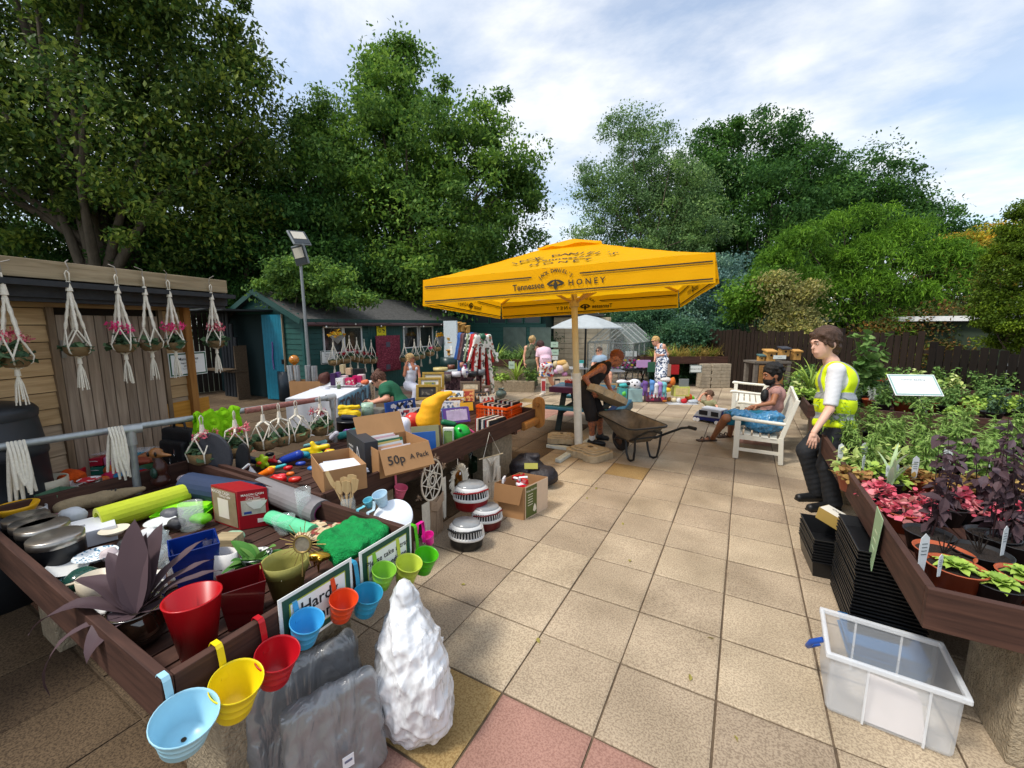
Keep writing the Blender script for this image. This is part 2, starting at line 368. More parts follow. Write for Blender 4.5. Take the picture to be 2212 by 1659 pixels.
 if matfn is None:mb.add(P,F_,m,True)
 else:
  mi=matfn(P[F_].mean(1));base=mb.n;mb.add(P,F_[:0] if False else F_[mi == 0],0,True)
  for q in range(1,int(mi.max())+1):
   if (mi == q).any():mb.F.append((F_[mi == q]+base,q,True))
 return mb
# ---------------------------------------------------------------- naming and grouping
def tag(o,label,cat,group=None,kind=None):
 if label:o['label']=label
 if cat:o['category']=cat
 if group:o['group']=group
 if kind:o['kind']=kind
 return o
def thing(name,label,cat,loc=(0,0,0),rz=0.,group=None,scale=None):
 o=bpy.data.objects.new(name,None);COL.objects.link(o);o.empty_display_size=.1
 o.location=loc;o.rotation_euler=(0,0,rz)
 if scale:o.scale=(scale,scale,scale) if isinstance(scale,(int,float)) else scale
 return tag(o,label,cat,group)
def struct(name,mb,mats,**k):
 o=mb.build(name,mats,**k);o['kind']='structure';return o
KIDS={}
def kids(o):return [c for c in COL.objects if c.parent == o]
def dup(o,loc=None,rz=None,label=None,group=None,scale=None,swap=None):
 if o.name not in KIDS:
  KIDS[o.name]=[(c,[d for d in bpy.data.objects if d.parent == c]) for c in bpy.data.objects if c.parent == o]
 r=o.copy();COL.objects.link(r)
 if loc is not None:r.location=loc
 if rz is not None:r.rotation_euler=(r.rotation_euler[0],r.rotation_euler[1],rz)
 if scale:r.scale=(scale,scale,scale) if isinstance(scale,(int,float)) else scale
 if label:r['label']=label
 if group:r['group']=group
 def fix(q):
  if swap and q.type == 'MESH':
   for i,sl in enumerate(q.material_slots):
    if sl.material in swap:
     sl.link='OBJECT';sl.material=swap[q.data.materials[i]]
 fix(r)
 for c,gs in KIDS[o.name]:
  a=c.copy();COL.objects.link(a);a.parent=r;fix(a)
  for g in gs:b=g.copy();COL.objects.link(b);b.parent=a;fix(b)
 return r
def basis(x,y,o=(0,0,0)):
 x=Vector(x).normalized();y=Vector(y);y=(y-x*y.dot(x)).normalized();z=x.cross(y)
 return Matrix(((x[0],y[0],z[0],o[0]),(x[1],y[1],z[1],o[1]),(x[2],y[2],z[2],o[2]),(0,0,0,1)))
def rotz(a):return Matrix.Rotation(a,3,'Z')
def rot3(rx,ry,rz):return Matrix.Rotation(rz,3,'Z')@Matrix.Rotation(ry,3,'Y')@Matrix.Rotation(rx,3,'X')
def rrots(n,rg,tilt=1.2,down=0.):
 a=rg.uniform(0,2*math.pi,n);b=rg.normal(down,tilt,n);c=rg.uniform(-.8,.8,n)
 ca,sa,cb,sb,cc,sc_=np.cos(a),np.sin(a),np.cos(b),np.sin(b),np.cos(c),np.sin(c)
 M_=np.zeros((n,3,3));Z_=np.zeros(n);O_=np.ones(n)
 A=np.stack([np.stack([ca,-sa,Z_],1),np.stack([sa,ca,Z_],1),np.stack([Z_,Z_,O_],1)],1)
 B=np.stack([np.stack([O_,Z_,Z_],1),np.stack([Z_,cb,-sb],1),np.stack([Z_,sb,cb],1)],1)
 Cc=np.stack([np.stack([cc,Z_,sc_],1),np.stack([Z_,O_,Z_],1),np.stack([-sc_,Z_,cc],1)],1)
 return A@B@Cc
LEAF4=[(0,0,0),(.28,.5,.06),(0,1,0),(-.28,.5,.06)];F4=[(0,1,2,3)]
LEAFN=[(0,0,0),(.12,.5,.05),(0,1,-.1),(-.12,.5,.05)]
LEAF6=[(0,0,0),(.2,.25,.07),(.26,.55,.07),(0,1,-.12),(-.26,.55,.07),(-.2,.25,.07),(0,.55,-.01),(0,.25,0)]
F6=[(0,1,2,7),(7,2,3,6),(7,6,3,4),(0,7,4,5)]
# ================================================================ THE SETTING
T=.5;GX0=3.004*T;GY0=3.412*T
rng=np.random.default_rng(7);random.seed(7)
def ground_mat():
 m,N,L,b=newmat('ground');m.name='soil_and_grass'
 tc=N.new('ShaderNodeTexCoord');n=N.new('ShaderNodeTexNoise');n.inputs['Scale'].default_value=1.2;n.inputs['Detail'].default_value=8
 L.new(tc.outputs['Object'],n.inputs['Vector']);r=N.new('ShaderNodeValToRGB');e=r.color_ramp.elements
 e[0].position=.35;e[1].position=.65;e[0].color=(.05,.045,.03,1);e[1].color=(.05,.07,.025,1)
 L.new(n.outputs[0],r.inputs[0]);L.new(r.outputs[0],b.inputs['Base Color']);b.inputs['Roughness'].default_value=.95
 return m
g=MB();g.quad((-400,-400,-.03),(400,-400,-.03),(400,400,-.03),(-400,400,-.03));struct('ground',g,ground_mat())
def slab_mat(base,dark,pale,key):
 m,N,L,b=newmat(key);m.name=key
 tc=N.new('ShaderNodeTexCoord');g=N.new('ShaderNodeNewGeometry')
 n=N.new('ShaderNodeTexNoise');n.inputs['Scale'].default_value=95;n.inputs['Detail'].default_value=3;n.inputs['Roughness'].default_value=.7;L.new(tc.outputs['Object'],n.inputs['Vector'])
 n2=N.new('ShaderNodeTexNoise');n2.inputs['Scale'].default_value=1.6;n2.inputs['Detail'].default_value=6;L.new(tc.outputs['Object'],n2.inputs['Vector'])
 r=N.new('ShaderNodeValToRGB');e=r.color_ramp.elements;e[0].position=.42;e[1].position=.55;e[0].color=C(dark)+(1,);e[1].color=C(base)+(1,)
 L.new(n.outputs[0],r.inputs[0])
 r2=N.new('ShaderNodeValToRGB');e=r2.color_ramp.elements;e[0].position=.3;e[1].position=.7;e[0].color=(.66,.64,.60,1);e[1].color=(1.12,1.11,1.08,1)
 L.new(n2.outputs[0],r2.inputs[0])
 mx=N.new('ShaderNodeMix');mx.data_type='RGBA';mx.blend_type='MULTIPLY';mx.inputs[0].default_value=1;L.new(r.outputs[0],mx.inputs[6]);L.new(r2.outputs[0],mx.inputs[7])
 r3=N.new('ShaderNodeValToRGB');e=r3.color_ramp.elements;e[0].color=(.78,.75,.74,1);e[1].color=(1.10,1.09,1.05,1)
 L.new(g.outputs['Random Per Island'],r3.inputs[0])
 my=N.new('ShaderNodeMix');my.data_type='RGBA';my.blend_type='MULTIPLY';my.inputs[0].default_value=1;L.new(mx.outputs[2],my.inputs[6]);L.new(r3.outputs[0],my.inputs[7])
 L.new(my.outputs[2],b.inputs['Base Color']);b.inputs['Roughness'].default_value=.85;b.inputs['Specular IOR Level'].default_value=.2
 bp=N.new('ShaderNodeBump');bp.inputs['Strength'].default_value=.5;bp.inputs['Distance'].default_value=.003;L.new(n.outputs[0],bp.inputs['Height']);L.new(bp.outputs[0],b.inputs['Normal'])
 return m
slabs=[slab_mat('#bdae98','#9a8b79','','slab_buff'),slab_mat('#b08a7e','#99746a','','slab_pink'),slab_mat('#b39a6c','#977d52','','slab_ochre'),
   slab_mat('#6b5b49','#493d31','','slab_dark_brown'),slab_mat('#7d5a48','#5c4033','','slab_brown_pink')]  # darker brown slabs left of and under the display beds
joint=mat('#5e4f3e',.95,.35,14)
PINK={(1,-1),(2,-1),(0,-2),(1,-2),(0,-3),(2,-2),(-5,13),(-4,13),(-5,12),(-3,14),(-6,12),(3,12),(-5,14),(-2,13)}
OCHRE={(0,-1),(0,7),(-6,13),(-6,14),(-7,15)}
g=MB();V_=[];
for i in range(-24,26):
 for j in range(-8,44):
  x0,y0=i*T-GX0,j*T+GY0
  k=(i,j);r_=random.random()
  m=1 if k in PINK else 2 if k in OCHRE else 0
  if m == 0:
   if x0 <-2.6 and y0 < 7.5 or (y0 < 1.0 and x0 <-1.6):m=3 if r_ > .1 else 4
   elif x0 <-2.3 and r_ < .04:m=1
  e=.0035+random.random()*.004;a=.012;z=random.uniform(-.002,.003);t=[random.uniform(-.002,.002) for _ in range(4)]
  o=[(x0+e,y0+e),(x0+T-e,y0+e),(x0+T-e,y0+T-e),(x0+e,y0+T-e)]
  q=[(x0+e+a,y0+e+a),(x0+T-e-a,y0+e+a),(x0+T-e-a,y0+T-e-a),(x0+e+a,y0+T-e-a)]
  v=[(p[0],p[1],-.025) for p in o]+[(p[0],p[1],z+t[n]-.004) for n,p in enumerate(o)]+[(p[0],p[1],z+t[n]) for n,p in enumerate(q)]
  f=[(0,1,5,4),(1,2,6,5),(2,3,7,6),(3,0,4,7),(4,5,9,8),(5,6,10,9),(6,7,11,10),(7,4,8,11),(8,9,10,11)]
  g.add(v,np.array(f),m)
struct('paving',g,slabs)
g=MB();x0,x1,y0,y1=-24*T-GX0,26*T-GX0,-8*T+GY0,44*T+GY0
g.surf(lambda u,v:(x0+(x1-x0)*u,y0+(y1-y0)*v,-.009),1,1,sm=False);struct('paving_joints',g,joint)
lm=leafmat(S('#b9b06a'),S('#8f8a4a'),S('#6b4e2d'))
for i,(px,py) in enumerate([(1160,1380),(1543,1383),(1490,1473),(1290,1055),(1005,1265),(1345,1130),(1585,1590),(1270,1078),(1360,1215)]):
 g=MB();p=on((px,py));mm=rrots(1,rng,.15);g.inst(LEAF6,F6,[(0,0,.008)],mm,[.045])
 tag(g.build('fallen_leaf',lm,loc=p),'small dry fallen leaf lying flat on the buff paving','leaf','fallen leaves on the paving')

# ---------------------------------------------------------------- trees
def crown(mb,blobs,nclump,per,leaf,rg,cs=.55,flat=.6,shell=.62,tm=LEAF4,droop=0.,spread=1.):
 """blobs: (centre, radii). Clumps of leaves spread through the blobs, mostly near their surface"""
 cs_,rr=[],[]
 w=np.array([b[1][0]*b[1][1]+b[1][0]*b[1][2]+b[1][1]*b[1][2] for b in blobs]);w=w/w.sum()
 pick=rg.choice(len(blobs),nclump,p=w);d=rg.normal(size=(nclump,3));d /= np.linalg.norm(d,axis=1)[:,None]
 rad=shell+(1.08-shell)*rg.random(nclump)**.7
 cen=np.array([blobs[i][0] for i in pick])+d*rad[:,None]*np.array([blobs[i][1] for i in pick])
 n=nclump*per;ci=np.repeat(np.arange(nclump),per);sz=(cs*np.clip(rg.lognormal(-.15,.42,nclump),.3,2.))[ci]
 q=rg.normal(size=(n,3));q /= np.linalg.norm(q,axis=1)[:,None];q *= (rg.random(n)**.45)[:,None]
 q[:,2] *= flat;q[:,:2] *= spread
 out=d[ci];pos=cen[ci]+q*sz[:,None]
 pos[:,2] -= droop*(q[:,0]**2+q[:,1]**2)*sz
 hi=(rg.random(nclump) < .38)[ci];rts=rrots(n,rg,.75,-.35);ls=leaf*rg.uniform(.6,1.25,n)
 for k_,s_ in ((0,~hi),(1,hi)):mb.inst(tm,F4 if len(tm) == 4 else F6,pos[s_],rts[s_],ls[s_],k_)
 return cen
def bright(m_):
 k=m_.name+'young'
 if k not in MATS:
  q=m_.copy();MATS[k]=q
  for e in [n for n in q.node_tree.nodes if n.type == 'VALTORGB'][0].color_ramp.elements:e.color=(min(1,e.color[0]*1.5),min(1,e.color[1]*1.4),e.color[2]*1.1,1)
 return MATS[k]
def trunk(mb,base,tips,r,rg,fork=.45):
 b=Vector(base);top=Vector(np.mean([tuple(t) for t in tips],0));top=b+(top-b)*.8
 pts=[b+(top-b)*t+Vector((rg.normal()*.12*t,rg.normal()*.12*t,0)) for t in (0,.2,.4,.6,.8,1)]
 mb.tube(pts,[r*1.25,r,r*.85,r*.7,r*.5,r*.25],10)
 for t in tips:
  s=pts[int(rg.integers(1,5))];t=Vector(t);mid=s+(t-s)*.5+Vector((rg.normal()*.2,rg.normal()*.2,(t-s).length*.08))
  mb.tube([s,s+(mid-s)*.5+Vector((0,0,.1)),mid,t],[r*.38,r*.3,r*.2,r*.05],6)
bark=mat('#5a4f42',.9,.3,9,bump=1.,stretch=(1,1,.25))
bark_dark=mat('#3b3129',.9,.3,9,bump=1.,stretch=(1,1,.25))
def tree(name,label,px_blobs,D,foot,cols,nclump,per,leaf,rg,r=.2,cs=.55,group=None,tm=LEAF4,dz=1.,bk=None,flat=.6,shell=.62,ntip=14,droop=0.,cat='tree',mats2=None,spread=1.):
 bl=[]
 for b in px_blobs:
  px,py,rx=b[:3];ry=b[3] if len(b) > 3 else rx;dd=b[4] if len(b) > 4 else 0
  P_=atD((px,py),D+dd);s=(D+dd)/FPX;bl.append((np.array(P_),(rx*s,rx*s*dz,ry*s)))
 f=atD((foot,830),D);f=Vector((f.x,f.y,0));o=thing(name,label,cat,f,group=group)
 bl=[(c-np.array(f),r_) for c,r_ in bl]
 m=MB();cen=crown(m,bl,nclump,per,leaf,rg,cs,flat,shell,tm,droop,spread);m.build('crown',[cols,bright(cols)],o)
 t=MB();tips=cen[rg.choice(len(cen),min(ntip,len(cen)),replace=False)];trunk(t,(0,0,-.05),tips,r,rg);t.build('trunk',bk or bark,o)
 return o
G_lime=leafmat(S('#5f7232'),S('#3a5226'),S('#2a4420'),S('#72803a'),S('#345028'),k=1.25)
G_dark=leafmat(S('#35542a'),S('#26441f'),S('#46662f'),S('#2c4a2a'),k=1.6)
G_mid=leafmat(S('#4c6a2f'),S('#37552a'),S('#658038'),S('#2b4624'))
G_birch=leafmat(S('#5f7a4e'),S('#4c6a40'),S('#738c5c'),S('#3f5c36'),k=1.35)
G_blue=leafmat(S('#54706a'),S('#3d5a54'),S('#6d8880'))
G_will=leafmat(S('#56822a'),S('#6f9a34'),S('#436a26'),S('#7fa83e'),k=.9)
G_rust=leafmat(S('#8a5a2a'),S('#6b4a24'),S('#a87434'),S('#4d4a24'))
G_gold=leafmat(S('#a87a2c'),S('#8a8430'),S('#6f7a2c'))
G_varie=leafmat(S('#a8a268'),S('#868c4e'),S('#bcb47c'),S('#5d7038'),k=.85)
G_shrub=leafmat(S('#2f4d38'),S('#24402e'),S('#40604a'),S('#33503a'))
G_conif=leafmat(S('#4f6a20'),S('#6c8428'),S('#3a521c'),k=1.)
rt=np.random.default_rng(11)
tree('lime_tree','huge dark lime tree towering over the wooden shed at the left edge',[(120,120,260,230),(330,80,190,190),(430,250,135,190),(200,330,270,170),(450,400,120,150),(60,430,200,120),(330,500,170,110),(-120,250,200,300),(480,120,60,110),(560,330,40,60),(150,-150,300,180)],
  13.5,250,G_lime,620,260,.17,rt,r=.45,cs=1.05,ntip=20,shell=.45)
tree('dark_hedge_tree','dark spreading tree in shade behind the green shed, left of the floodlight pole',[(500,560,120,80),(640,520,110,90),(590,440,60,60),(700,600,90,50),(300,560,150,60),(760,560,90,60)],
  15.5,520,G_dark,330,220,.15,rt,r=.25,cs=.8,shell=.4)
tree('sycamore_tree','tall pointed green tree in the middle, behind the long green shed',[(840,210,70,100),(900,330,150,130),(800,400,150,130),(1000,420,130,150),(900,520,210,110),(1060,300,55,90),(1110,450,65,100),(700,350,70,90),(950,620,190,60),(800,600,120,80),(1130,380,35,60),(1060,560,80,70),(805,130,25,30),(880,130,35,35),(1030,200,28,40)],
  17.5,900,G_mid,760,230,.17,rt,r=.4,cs=.8,ntip=24,shell=.5)
tree('lilac_tree','loose pale-edged small tree filling the sky gap between the two big left trees',[(640,280,50,60),(680,230,40,35),(610,380,50,70),(720,300,50,50),(640,470,60,60)],
  16.2,650,G_mid,110,150,.13,rt,r=.14,cs=.6,shell=.3)
tree('birch_tree','airy grey-green birch with fine twigs against the sky, right of the yellow parasol top',[(1380,330,70,70),(1330,420,80,80),(1420,420,90,80),(1300,510,70,50),(1440,500,100,60),(1350,270,50,30),(1290,380,40,50),(1480,410,60,70),(1500,480,70,60),(1400,560,120,60),(1330,600,90,50)],
  22,1380,G_birch,620,150,.13,rt,r=.18,cs=.75,shell=.2)
tree('maple_tree','large dense dark green tree rising highest on the right side',[(1620,350,110,90),(1550,400,90,90),(1700,400,90,90),(1620,480,170,110),(1520,520,100,80),(1750,480,80,80),(1640,600,160,80),(1500,620,90,60),(1590,280,22,30),(1640,275,24,30),(1530,310,30,40),(1700,310,30,30),(1480,560,80,60),(1790,420,60,50),(1740,340,40,40)],
  26,1620,G_dark,800,170,.2,rt,r=.4,cs=1.0,ntip=20,shell=.5)
tree('walnut_tree','rounded dark tree behind the feathery willow, far right skyline',[(1860,400,85,65),(1930,450,80,50),(1800,460,60,60),(1990,480,70,40),(1850,500,110,60),(2060,530,60,45),(2150,560,70,60)],
  27,1870,G_dark,420,150,.2,rt,r=.3,cs=1.0,shell=.5)
tree('feathery_willow','bright green feathery tree with arching fronds and a dark leaning trunk',[(1690,545,35,10),(1740,500,50,12),(1725,590,55,14),(1800,470,45,12),(1830,540,65,14),(1795,605,55,14),(1880,448,40,10),(1900,510,55,14),(1870,590,55,14),(1955,482,45,12),(1975,550,55,14),(1950,620,55,14),(2035,522,40,12),(2040,590,45,14),(2095,545,35,10),(1850,660,45,14),(1760,650,36,12),(1935,690,45,14)],
  13.5,1860,G_will,250,260,.15,rt,r=.13,cs=.5,tm=LEAFN,droop=.9,shell=.1,flat=.28,spread=1.25,ntip=26)
tree('spruce_tree','dusky blue-green spruce just right of the yellow parasol',[(1530,640,80,60),(1490,700,80,40),(1600,680,60,60),(1560,600,50,50),(1450,720,60,30)],
  18,1540,G_blue,260,170,.13,rt,r=.2,cs=.6,shell=.5)
tree('bright_maple_bush','fresh yellow-green bush between the blue spruce and the variegated shrub',[(1620,640,40,35),(1650,610,30,25),(1600,660,30,30)],13,1620,G_will,70,130,.13,rt,r=.08,cs=.45,cat='shrub')
tree('variegated_shrub','cream and green variegated shrub with loose branches behind the insect houses',[(1690,640,45,40),(1720,690,50,40),(1660,620,28,25),(1750,620,20,20),(1690,720,50,40)],
  12.3,1700,G_varie,150,130,.1,rt,r=.07,cs=.42,cat='shrub',shell=.3)
tree('ivy_bush','leafy branches draping over the left end of the green shed roof',[(700,625,60,22),(620,620,50,30),(760,645,45,12),(660,590,70,30)],10.9,600,G_mid,110,170,.1,rt,r=.05,cs=.35,cat='shrub',flat=.5)
for q,(px,py,rx,ry,lab) in enumerate([(1480,745,70,50,'glossy dark evergreen shrub behind the ornamental grass planter'),(1590,740,70,60,'glossy dark evergreen shrub behind the white benches'),(1680,760,50,45,'glossy dark evergreen shrub behind the seated bearded man'),(1390,700,60,35,'glossy dark evergreen shrub behind the greenhouse right side'),(1150,740,55,30,'climbing green shrub by the pale brick shed')]):
 tree('evergreen_shrub',lab,[(px,py,rx,ry),(px-20,py+30,rx*.9,ry)],14.5+q*.3 if q < 3 else 17,px,G_shrub,150,170,.1,rt,r=.06,cs=.4,cat='shrub',group='evergreen shrubs in front of the fence')
tree('rusty_maple','rust-tinted dark shrubby tree in front of the right-hand fence',[(1990,700,90,50),(2090,640,70,60),(1880,730,60,35),(2060,740,100,40),(1960,760,120,25),(1850,770,60,30),(2120,760,80,40),(1760,760,50,30)],13.2,2050,leafmat(S('#3c4a24'),S('#6b4a28'),S('#2c3a1e'),S('#4a5a2a')),260,150,.1,rt,r=.1,cs=.55,bk=bark_dark)
tree('golden_tree','orange-gold leaved tree beside the tall camera pole',[(2100,545,60,35),(2150,520,50,30),(2060,570,40,35),(2180,590,40,50)],14.5,2110,G_gold,120,150,.11,rt,r=.1,cs=.5)
tree('clipped_conifer','clipped yellow-green conifer cut off by the right edge',[(2215,620,66,120),(2200,690,60,70),(2240,500,50,70)],8.2,2215,G_conif,300,240,.055,rt,r=.08,cs=.2,shell=.8)
for q,(px,py,rx,ry,D) in enumerate([(1230,690,60,50,21),(1420,690,70,60,19),(1330,640,60,60,23),(1500,660,60,70,20),(1560,700,70,50,19),(1780,700,80,60,19),(1900,690,90,60,19),(2050,690,90,60,17),(1180,660,50,40,21),(1700,600,70,80,21)]):
 tree('hedge_tree','dense dark hedge tree '+['left of the far greenhouse','right of the far greenhouse','filling the gap under the birch','below the birch and maple','behind the blue-green spruce foot','behind the feathery willow trunk on its left','behind the feathery willow trunk on its right','behind the golden tree','over the pale block outbuilding','between spruce and willow'][q],[(px,py,rx,ry),(px-15,py+60,rx,ry),(px+20,py+25,rx*.8,ry)],D,px,G_dark,130,150,.15,rt,r=.1,cs=.6,group='dark hedge trees behind the fence',shell=.4)
tree('evergreen_shrub','dark shrub mass behind the gap between the two sheds',[(500,700,60,50),(460,640,60,50),(560,640,70,40)],15.5,500,G_dark,130,170,.13,rt,r=.06,cs=.5,cat='shrub')
for q,(px,D) in enumerate([(-250,15),(-80,17),(330,19),(620,20)]):
 tree('boundary_tree',['background tree seen dark under the lime tree at far left','background tree in the dark gap above the wooden shed roof','background tree filling the shade right of the wooden shed','background tree behind the roof of the green shed'][q],[(px,620,160,80),(px+60,560,130,80),(px-40,500,130,80)],D,px,G_dark,190,150,.2,rt,r=.2,cs=1.,shell=.4)

# ---------------------------------------------------------------- fences
def fence(label,A,B,h,c,wv=.11,gap=.02,var=.06,base=0.):
 A,B=Vector(A),Vector(B);d=B-A;L_=d.length;a=math.atan2(d.y,d.x);o=thing('board_fence',label,'fence',A,a)
 m=MB();n=int(L_/(wv+gap))
 for i in range(n):hh=h+random.uniform(-var,var);m.box((i*(wv+gap)+wv/2,random.uniform(-.004,.004),base+hh/2),(wv,.018,hh),rz=0)
 m.build('boards',wood(c,axis=2),o)
 m=MB();[m.box((L_/2,.035,z),(L_,.045,.07)) for z in (h*.25,h*.8)];m.build('rails',wood(c,axis=0),o)
 for i in range(int(L_/2.4)+1):m=MB();m.box((i*2.4,.10,h/2+.05),(.09,.09,h+.1));m.build('post',wood(c,axis=2),o)
 return o
fence('brown board fence, darkened for shade, behind the plant beds on the right',(3.2,11.2,0),(7.5,6.2,0),1.5,'#1e1611')  # shade on this fence is put into its board colour
fence('dark brown board fence behind the white benches and shrubs',(-3.4,17.2,0),(3.2,11.2,0),1.75,'#30241c')
fence('dark board fence behind the greenhouse',(-9,19.2,0),(-3.4,17.2,0),2.0,'#2b211a')
fence('tall dark fence added to darken the gap between the wooden shed and the green shed',(-14.5,1.0,0),(-12.9,9.5,0),2.3,'#2a221b')  # added fence, coloured dark so the gap between the sheds stays dark
o=thing('far_outbuilding','low outbuilding with a pale flat roof seen through the trees beyond the right fence','building',(5.2,18.5,0),R(-40))
m=MB();m.box((0,0,1.0),(7,3,2.0));m.build('wall',mat('#2c3a2c',.8),o)
m=MB();m.box((0,0,2.1),(7.4,3.4,.14));m.build('roof',mat('#e6e8ea',.5),o)
# ================================================================ SHEDS, BEDS, POLES
def siding(mb,L0,L1,z0,z1,h=.12,y=0.,m=0,over=.016):
 n=max(1,int(round((z1-z0)/h)));h=(z1-z0)/n
 for i in range(n):
  a,b=z0+i*h+.007,z0+(i+1)*h;t=over
  mb.add([(L0,y-t,a),(L1,y-t,a),(L1,y+.01,a),(L0,y+.01,a),(L0,y-.004,b),(L1,y-.004,b),(L1,y+.01,b),(L0,y+.01,b)],
      np.array([(0,3,2,1),(4,5,6,7),(0,1,5,4),(1,2,6,5),(2,3,7,6),(3,0,4,7)]),m)
def onpl(p,P0,nrm):
 d=ray(p);n=Vector(nrm);return EYE+d*((Vector(P0)-EYE).dot(n)/d.dot(n))
# --- wooden shed at the left. local x runs along the front away from the camera, y goes into the shed
A=on((467,605),2.4);B=on((0,553),2.4);A.z=B.z=0
ux=(A-B).normalized();ang=math.atan2(ux.y,ux.x);back=Vector((-ux.y,ux.x,0))
org=A+back*.3-ux*.13
shed=thing('wooden_shed','weathered timber shed with a wide planked door and flat roof, left side','shed',org,ang)
def shx(px,py):p=onpl((px,py),org,back);return (p-org).dot(ux),p.z
w_gr=wood('#bda68a','#97836a',axis=0,island=.2);w_or=wood('#c6a67a','#a5855c',axis=0,island=.2);w_door=wood('#ab9884','#877462',axis=2,island=.25)
dl=shx(103,700)[0];dr=shx(345,720)[0];HT=2.2
m=MB();siding(m,-4.6,dl,0,1.15,.125);siding(m,dr,-.06,0,1.2,.125);m.build('lower_boards',w_gr,shed)
m=MB();siding(m,-4.6,dl,1.15,HT,.125);siding(m,dr,-.06,1.2,HT,.125);m.box(((dl+dr)/2,-.005,HT-.06),(dr-dl,.02,.12));m.build('upper_boards',w_or,shed)
m=MB();m.box((-.03,-.03,HT/2),(.07,.07,HT));m.build('corner_post',wood('#a9773e','#8f5f2e',axis=2),shed)
m=MB();m.box((-2.3,1.2,HT/2-.01),(4.56,2.3,HT-.02));m.build('side_wall',wood('#6b5a42',axis=0),shed);m=MB();m.box((-2.3,.03,HT/2),(4.5,.02,HT-.04));m.build('lap_shade_sheet',mat('#241c14',.9),shed)  # dark sheet behind the board gaps paints in the shadow lines of the siding
d=MB();n=9;w_=(dr-dl-.06)/n
for i in range(n):d.box((dl+.03+w_*(i+.5),-.022,1.03),(w_-.008,.022,1.98))
dd=d.build('door',w_door,shed,bevel=.002)
m=MB();m.box((dl+.05,-.038,1.75),(.03,.008,.14));m.box((dl+.05,-.038,.5),(.03,.008,.14));m.build('hinge',mat('#8c8a84',.4,metal=.8),dd)
m=MB();m.box((dl+.005,-.02,1.05),(.045,.03,2.06));m.box((dr+.0,-.02,1.05),(.04,.03,2.06));m.build('door_frame',wood('#8a745c',axis=2),shed)
m=MB();m.box((-2.2,1.05,HT+.035),(4.9,2.9,.04));m.build('roof',mat('#2e3033',.8,.2),shed)
m=MB();m.box((-2.2,-.27,HT+.02),(4.9,.03,.16));m.box((-2.2,-.2,HT-.07),(4.9,.1,.04));m.build('fascia',mat('#34363a',.8,.2),shed)
m=MB();m.box((-2.25,-.32,2.335),(4.9,.07,.13));m.build('front_beam',wood('#b5a384','#8e7d60',axis=0),shed,bevel=.004)
def notice(name,label,loc,rz,w,h,lines,border='#2f5d46',paper='#eef0ee',tilt=0.,group=None,cat='sign',ink='#222426',thick=.004,hang=0.,tsize=None,face=None):
 o=thing(name,label,cat,loc,rz,group);o.rotation_euler[0]=tilt
 m=MB();m.box((0,0,h/2),(w,thick,h),m=0);b=min(w,h)*.05
 y=-thick/2-.0015
 if border:m.box((0,y,h/2),(w-b*1.2,.002,h-b*1.2),m=1);m.box((0,y-.0012,h/2),(w-b*3.6,.002,h-b*3.6),m=0)
 m.build('board',[mat(paper,.55,.03),mat(border or paper,.6)],o)
 m=MB()
 if lines:
  for k,(tx,sz,yy) in enumerate(lines):
   m.text(tx,sz*h,Matrix.Translation((0,y-.0045,h*yy))@Matrix.Rotation(math.pi/2,4,'X'))
  m.build('lettering',mat(ink,.7),o)
 return o
p=shx(395,778);
notice('manure_sign','white sheet with dark green border pinned on the wooden shed, reading Manure sales',org+ux*(p[0]+.03)-back*.03+Vector((0,0,p[1]-.16)),ang,.40,.24,[('Manure sales',.17,.72),('Bagged manure available',.07,.55),('£2.50 per bag',.08,.42),('Please ask a member of staff',.05,.30)])
m=MB();m.box((0,0,0),(.5,.004,.32));o=m.build('stain',wood('#c8923e','#b07a2c',axis=0),shed,loc=(shx(395,830)[0],-.0215,1.0));o.name='unfaded_patch'

# --- black water butt at the far left
P_=on((30,880),0);o=thing('water_butt','large black ribbed water butt with a paper label, left of the shed door','water butt',(-4.55,.62,0));o.scale=(1.08,1.08,1.13)
blk=mat('#24272b',.45,.1,20)
m=MB();m.lathe([(.001,0),(.27,0),(.31,.3),(.325,.55),(.335,.56),(.335,.6),(.325,.61),(.32,.9),(.33,.91),(.33,.95),(.32,.96),(.30,1.15),(.29,1.17)],32);m.build('barrel',blk,o)
m=MB();m.lathe([(.305,1.15),(.31,1.19),(.29,1.22),(.12,1.26),(.001,1.265)],32);m.build('lid',blk,o)
m=MB();m.mx=Matrix.Rotation(R(-52),4,'Z');m.add([(-.19,-.335,.88),(.19,-.335,.88),(.19,-.345,1.0),(.02,-.33,1.04),(-.19,-.33,1.04)],[(0,1,2,3,4)],0)
m.text('100 Litre',.05,Matrix.Translation((-.03,-.348,1.0))@Matrix.Rotation(math.pi/2,4,'X'),1);m.text('Water Butt',.05,Matrix.Translation((-.03,-.348,.95))@Matrix.Rotation(math.pi/2,4,'X'),1);m.box((0,-.345,.905),(.2,.003,.03),m=2);m.build('paper_label',[mat('#dfe8ec'),mat('#23303c'),mat('#3f9bc4')],o)

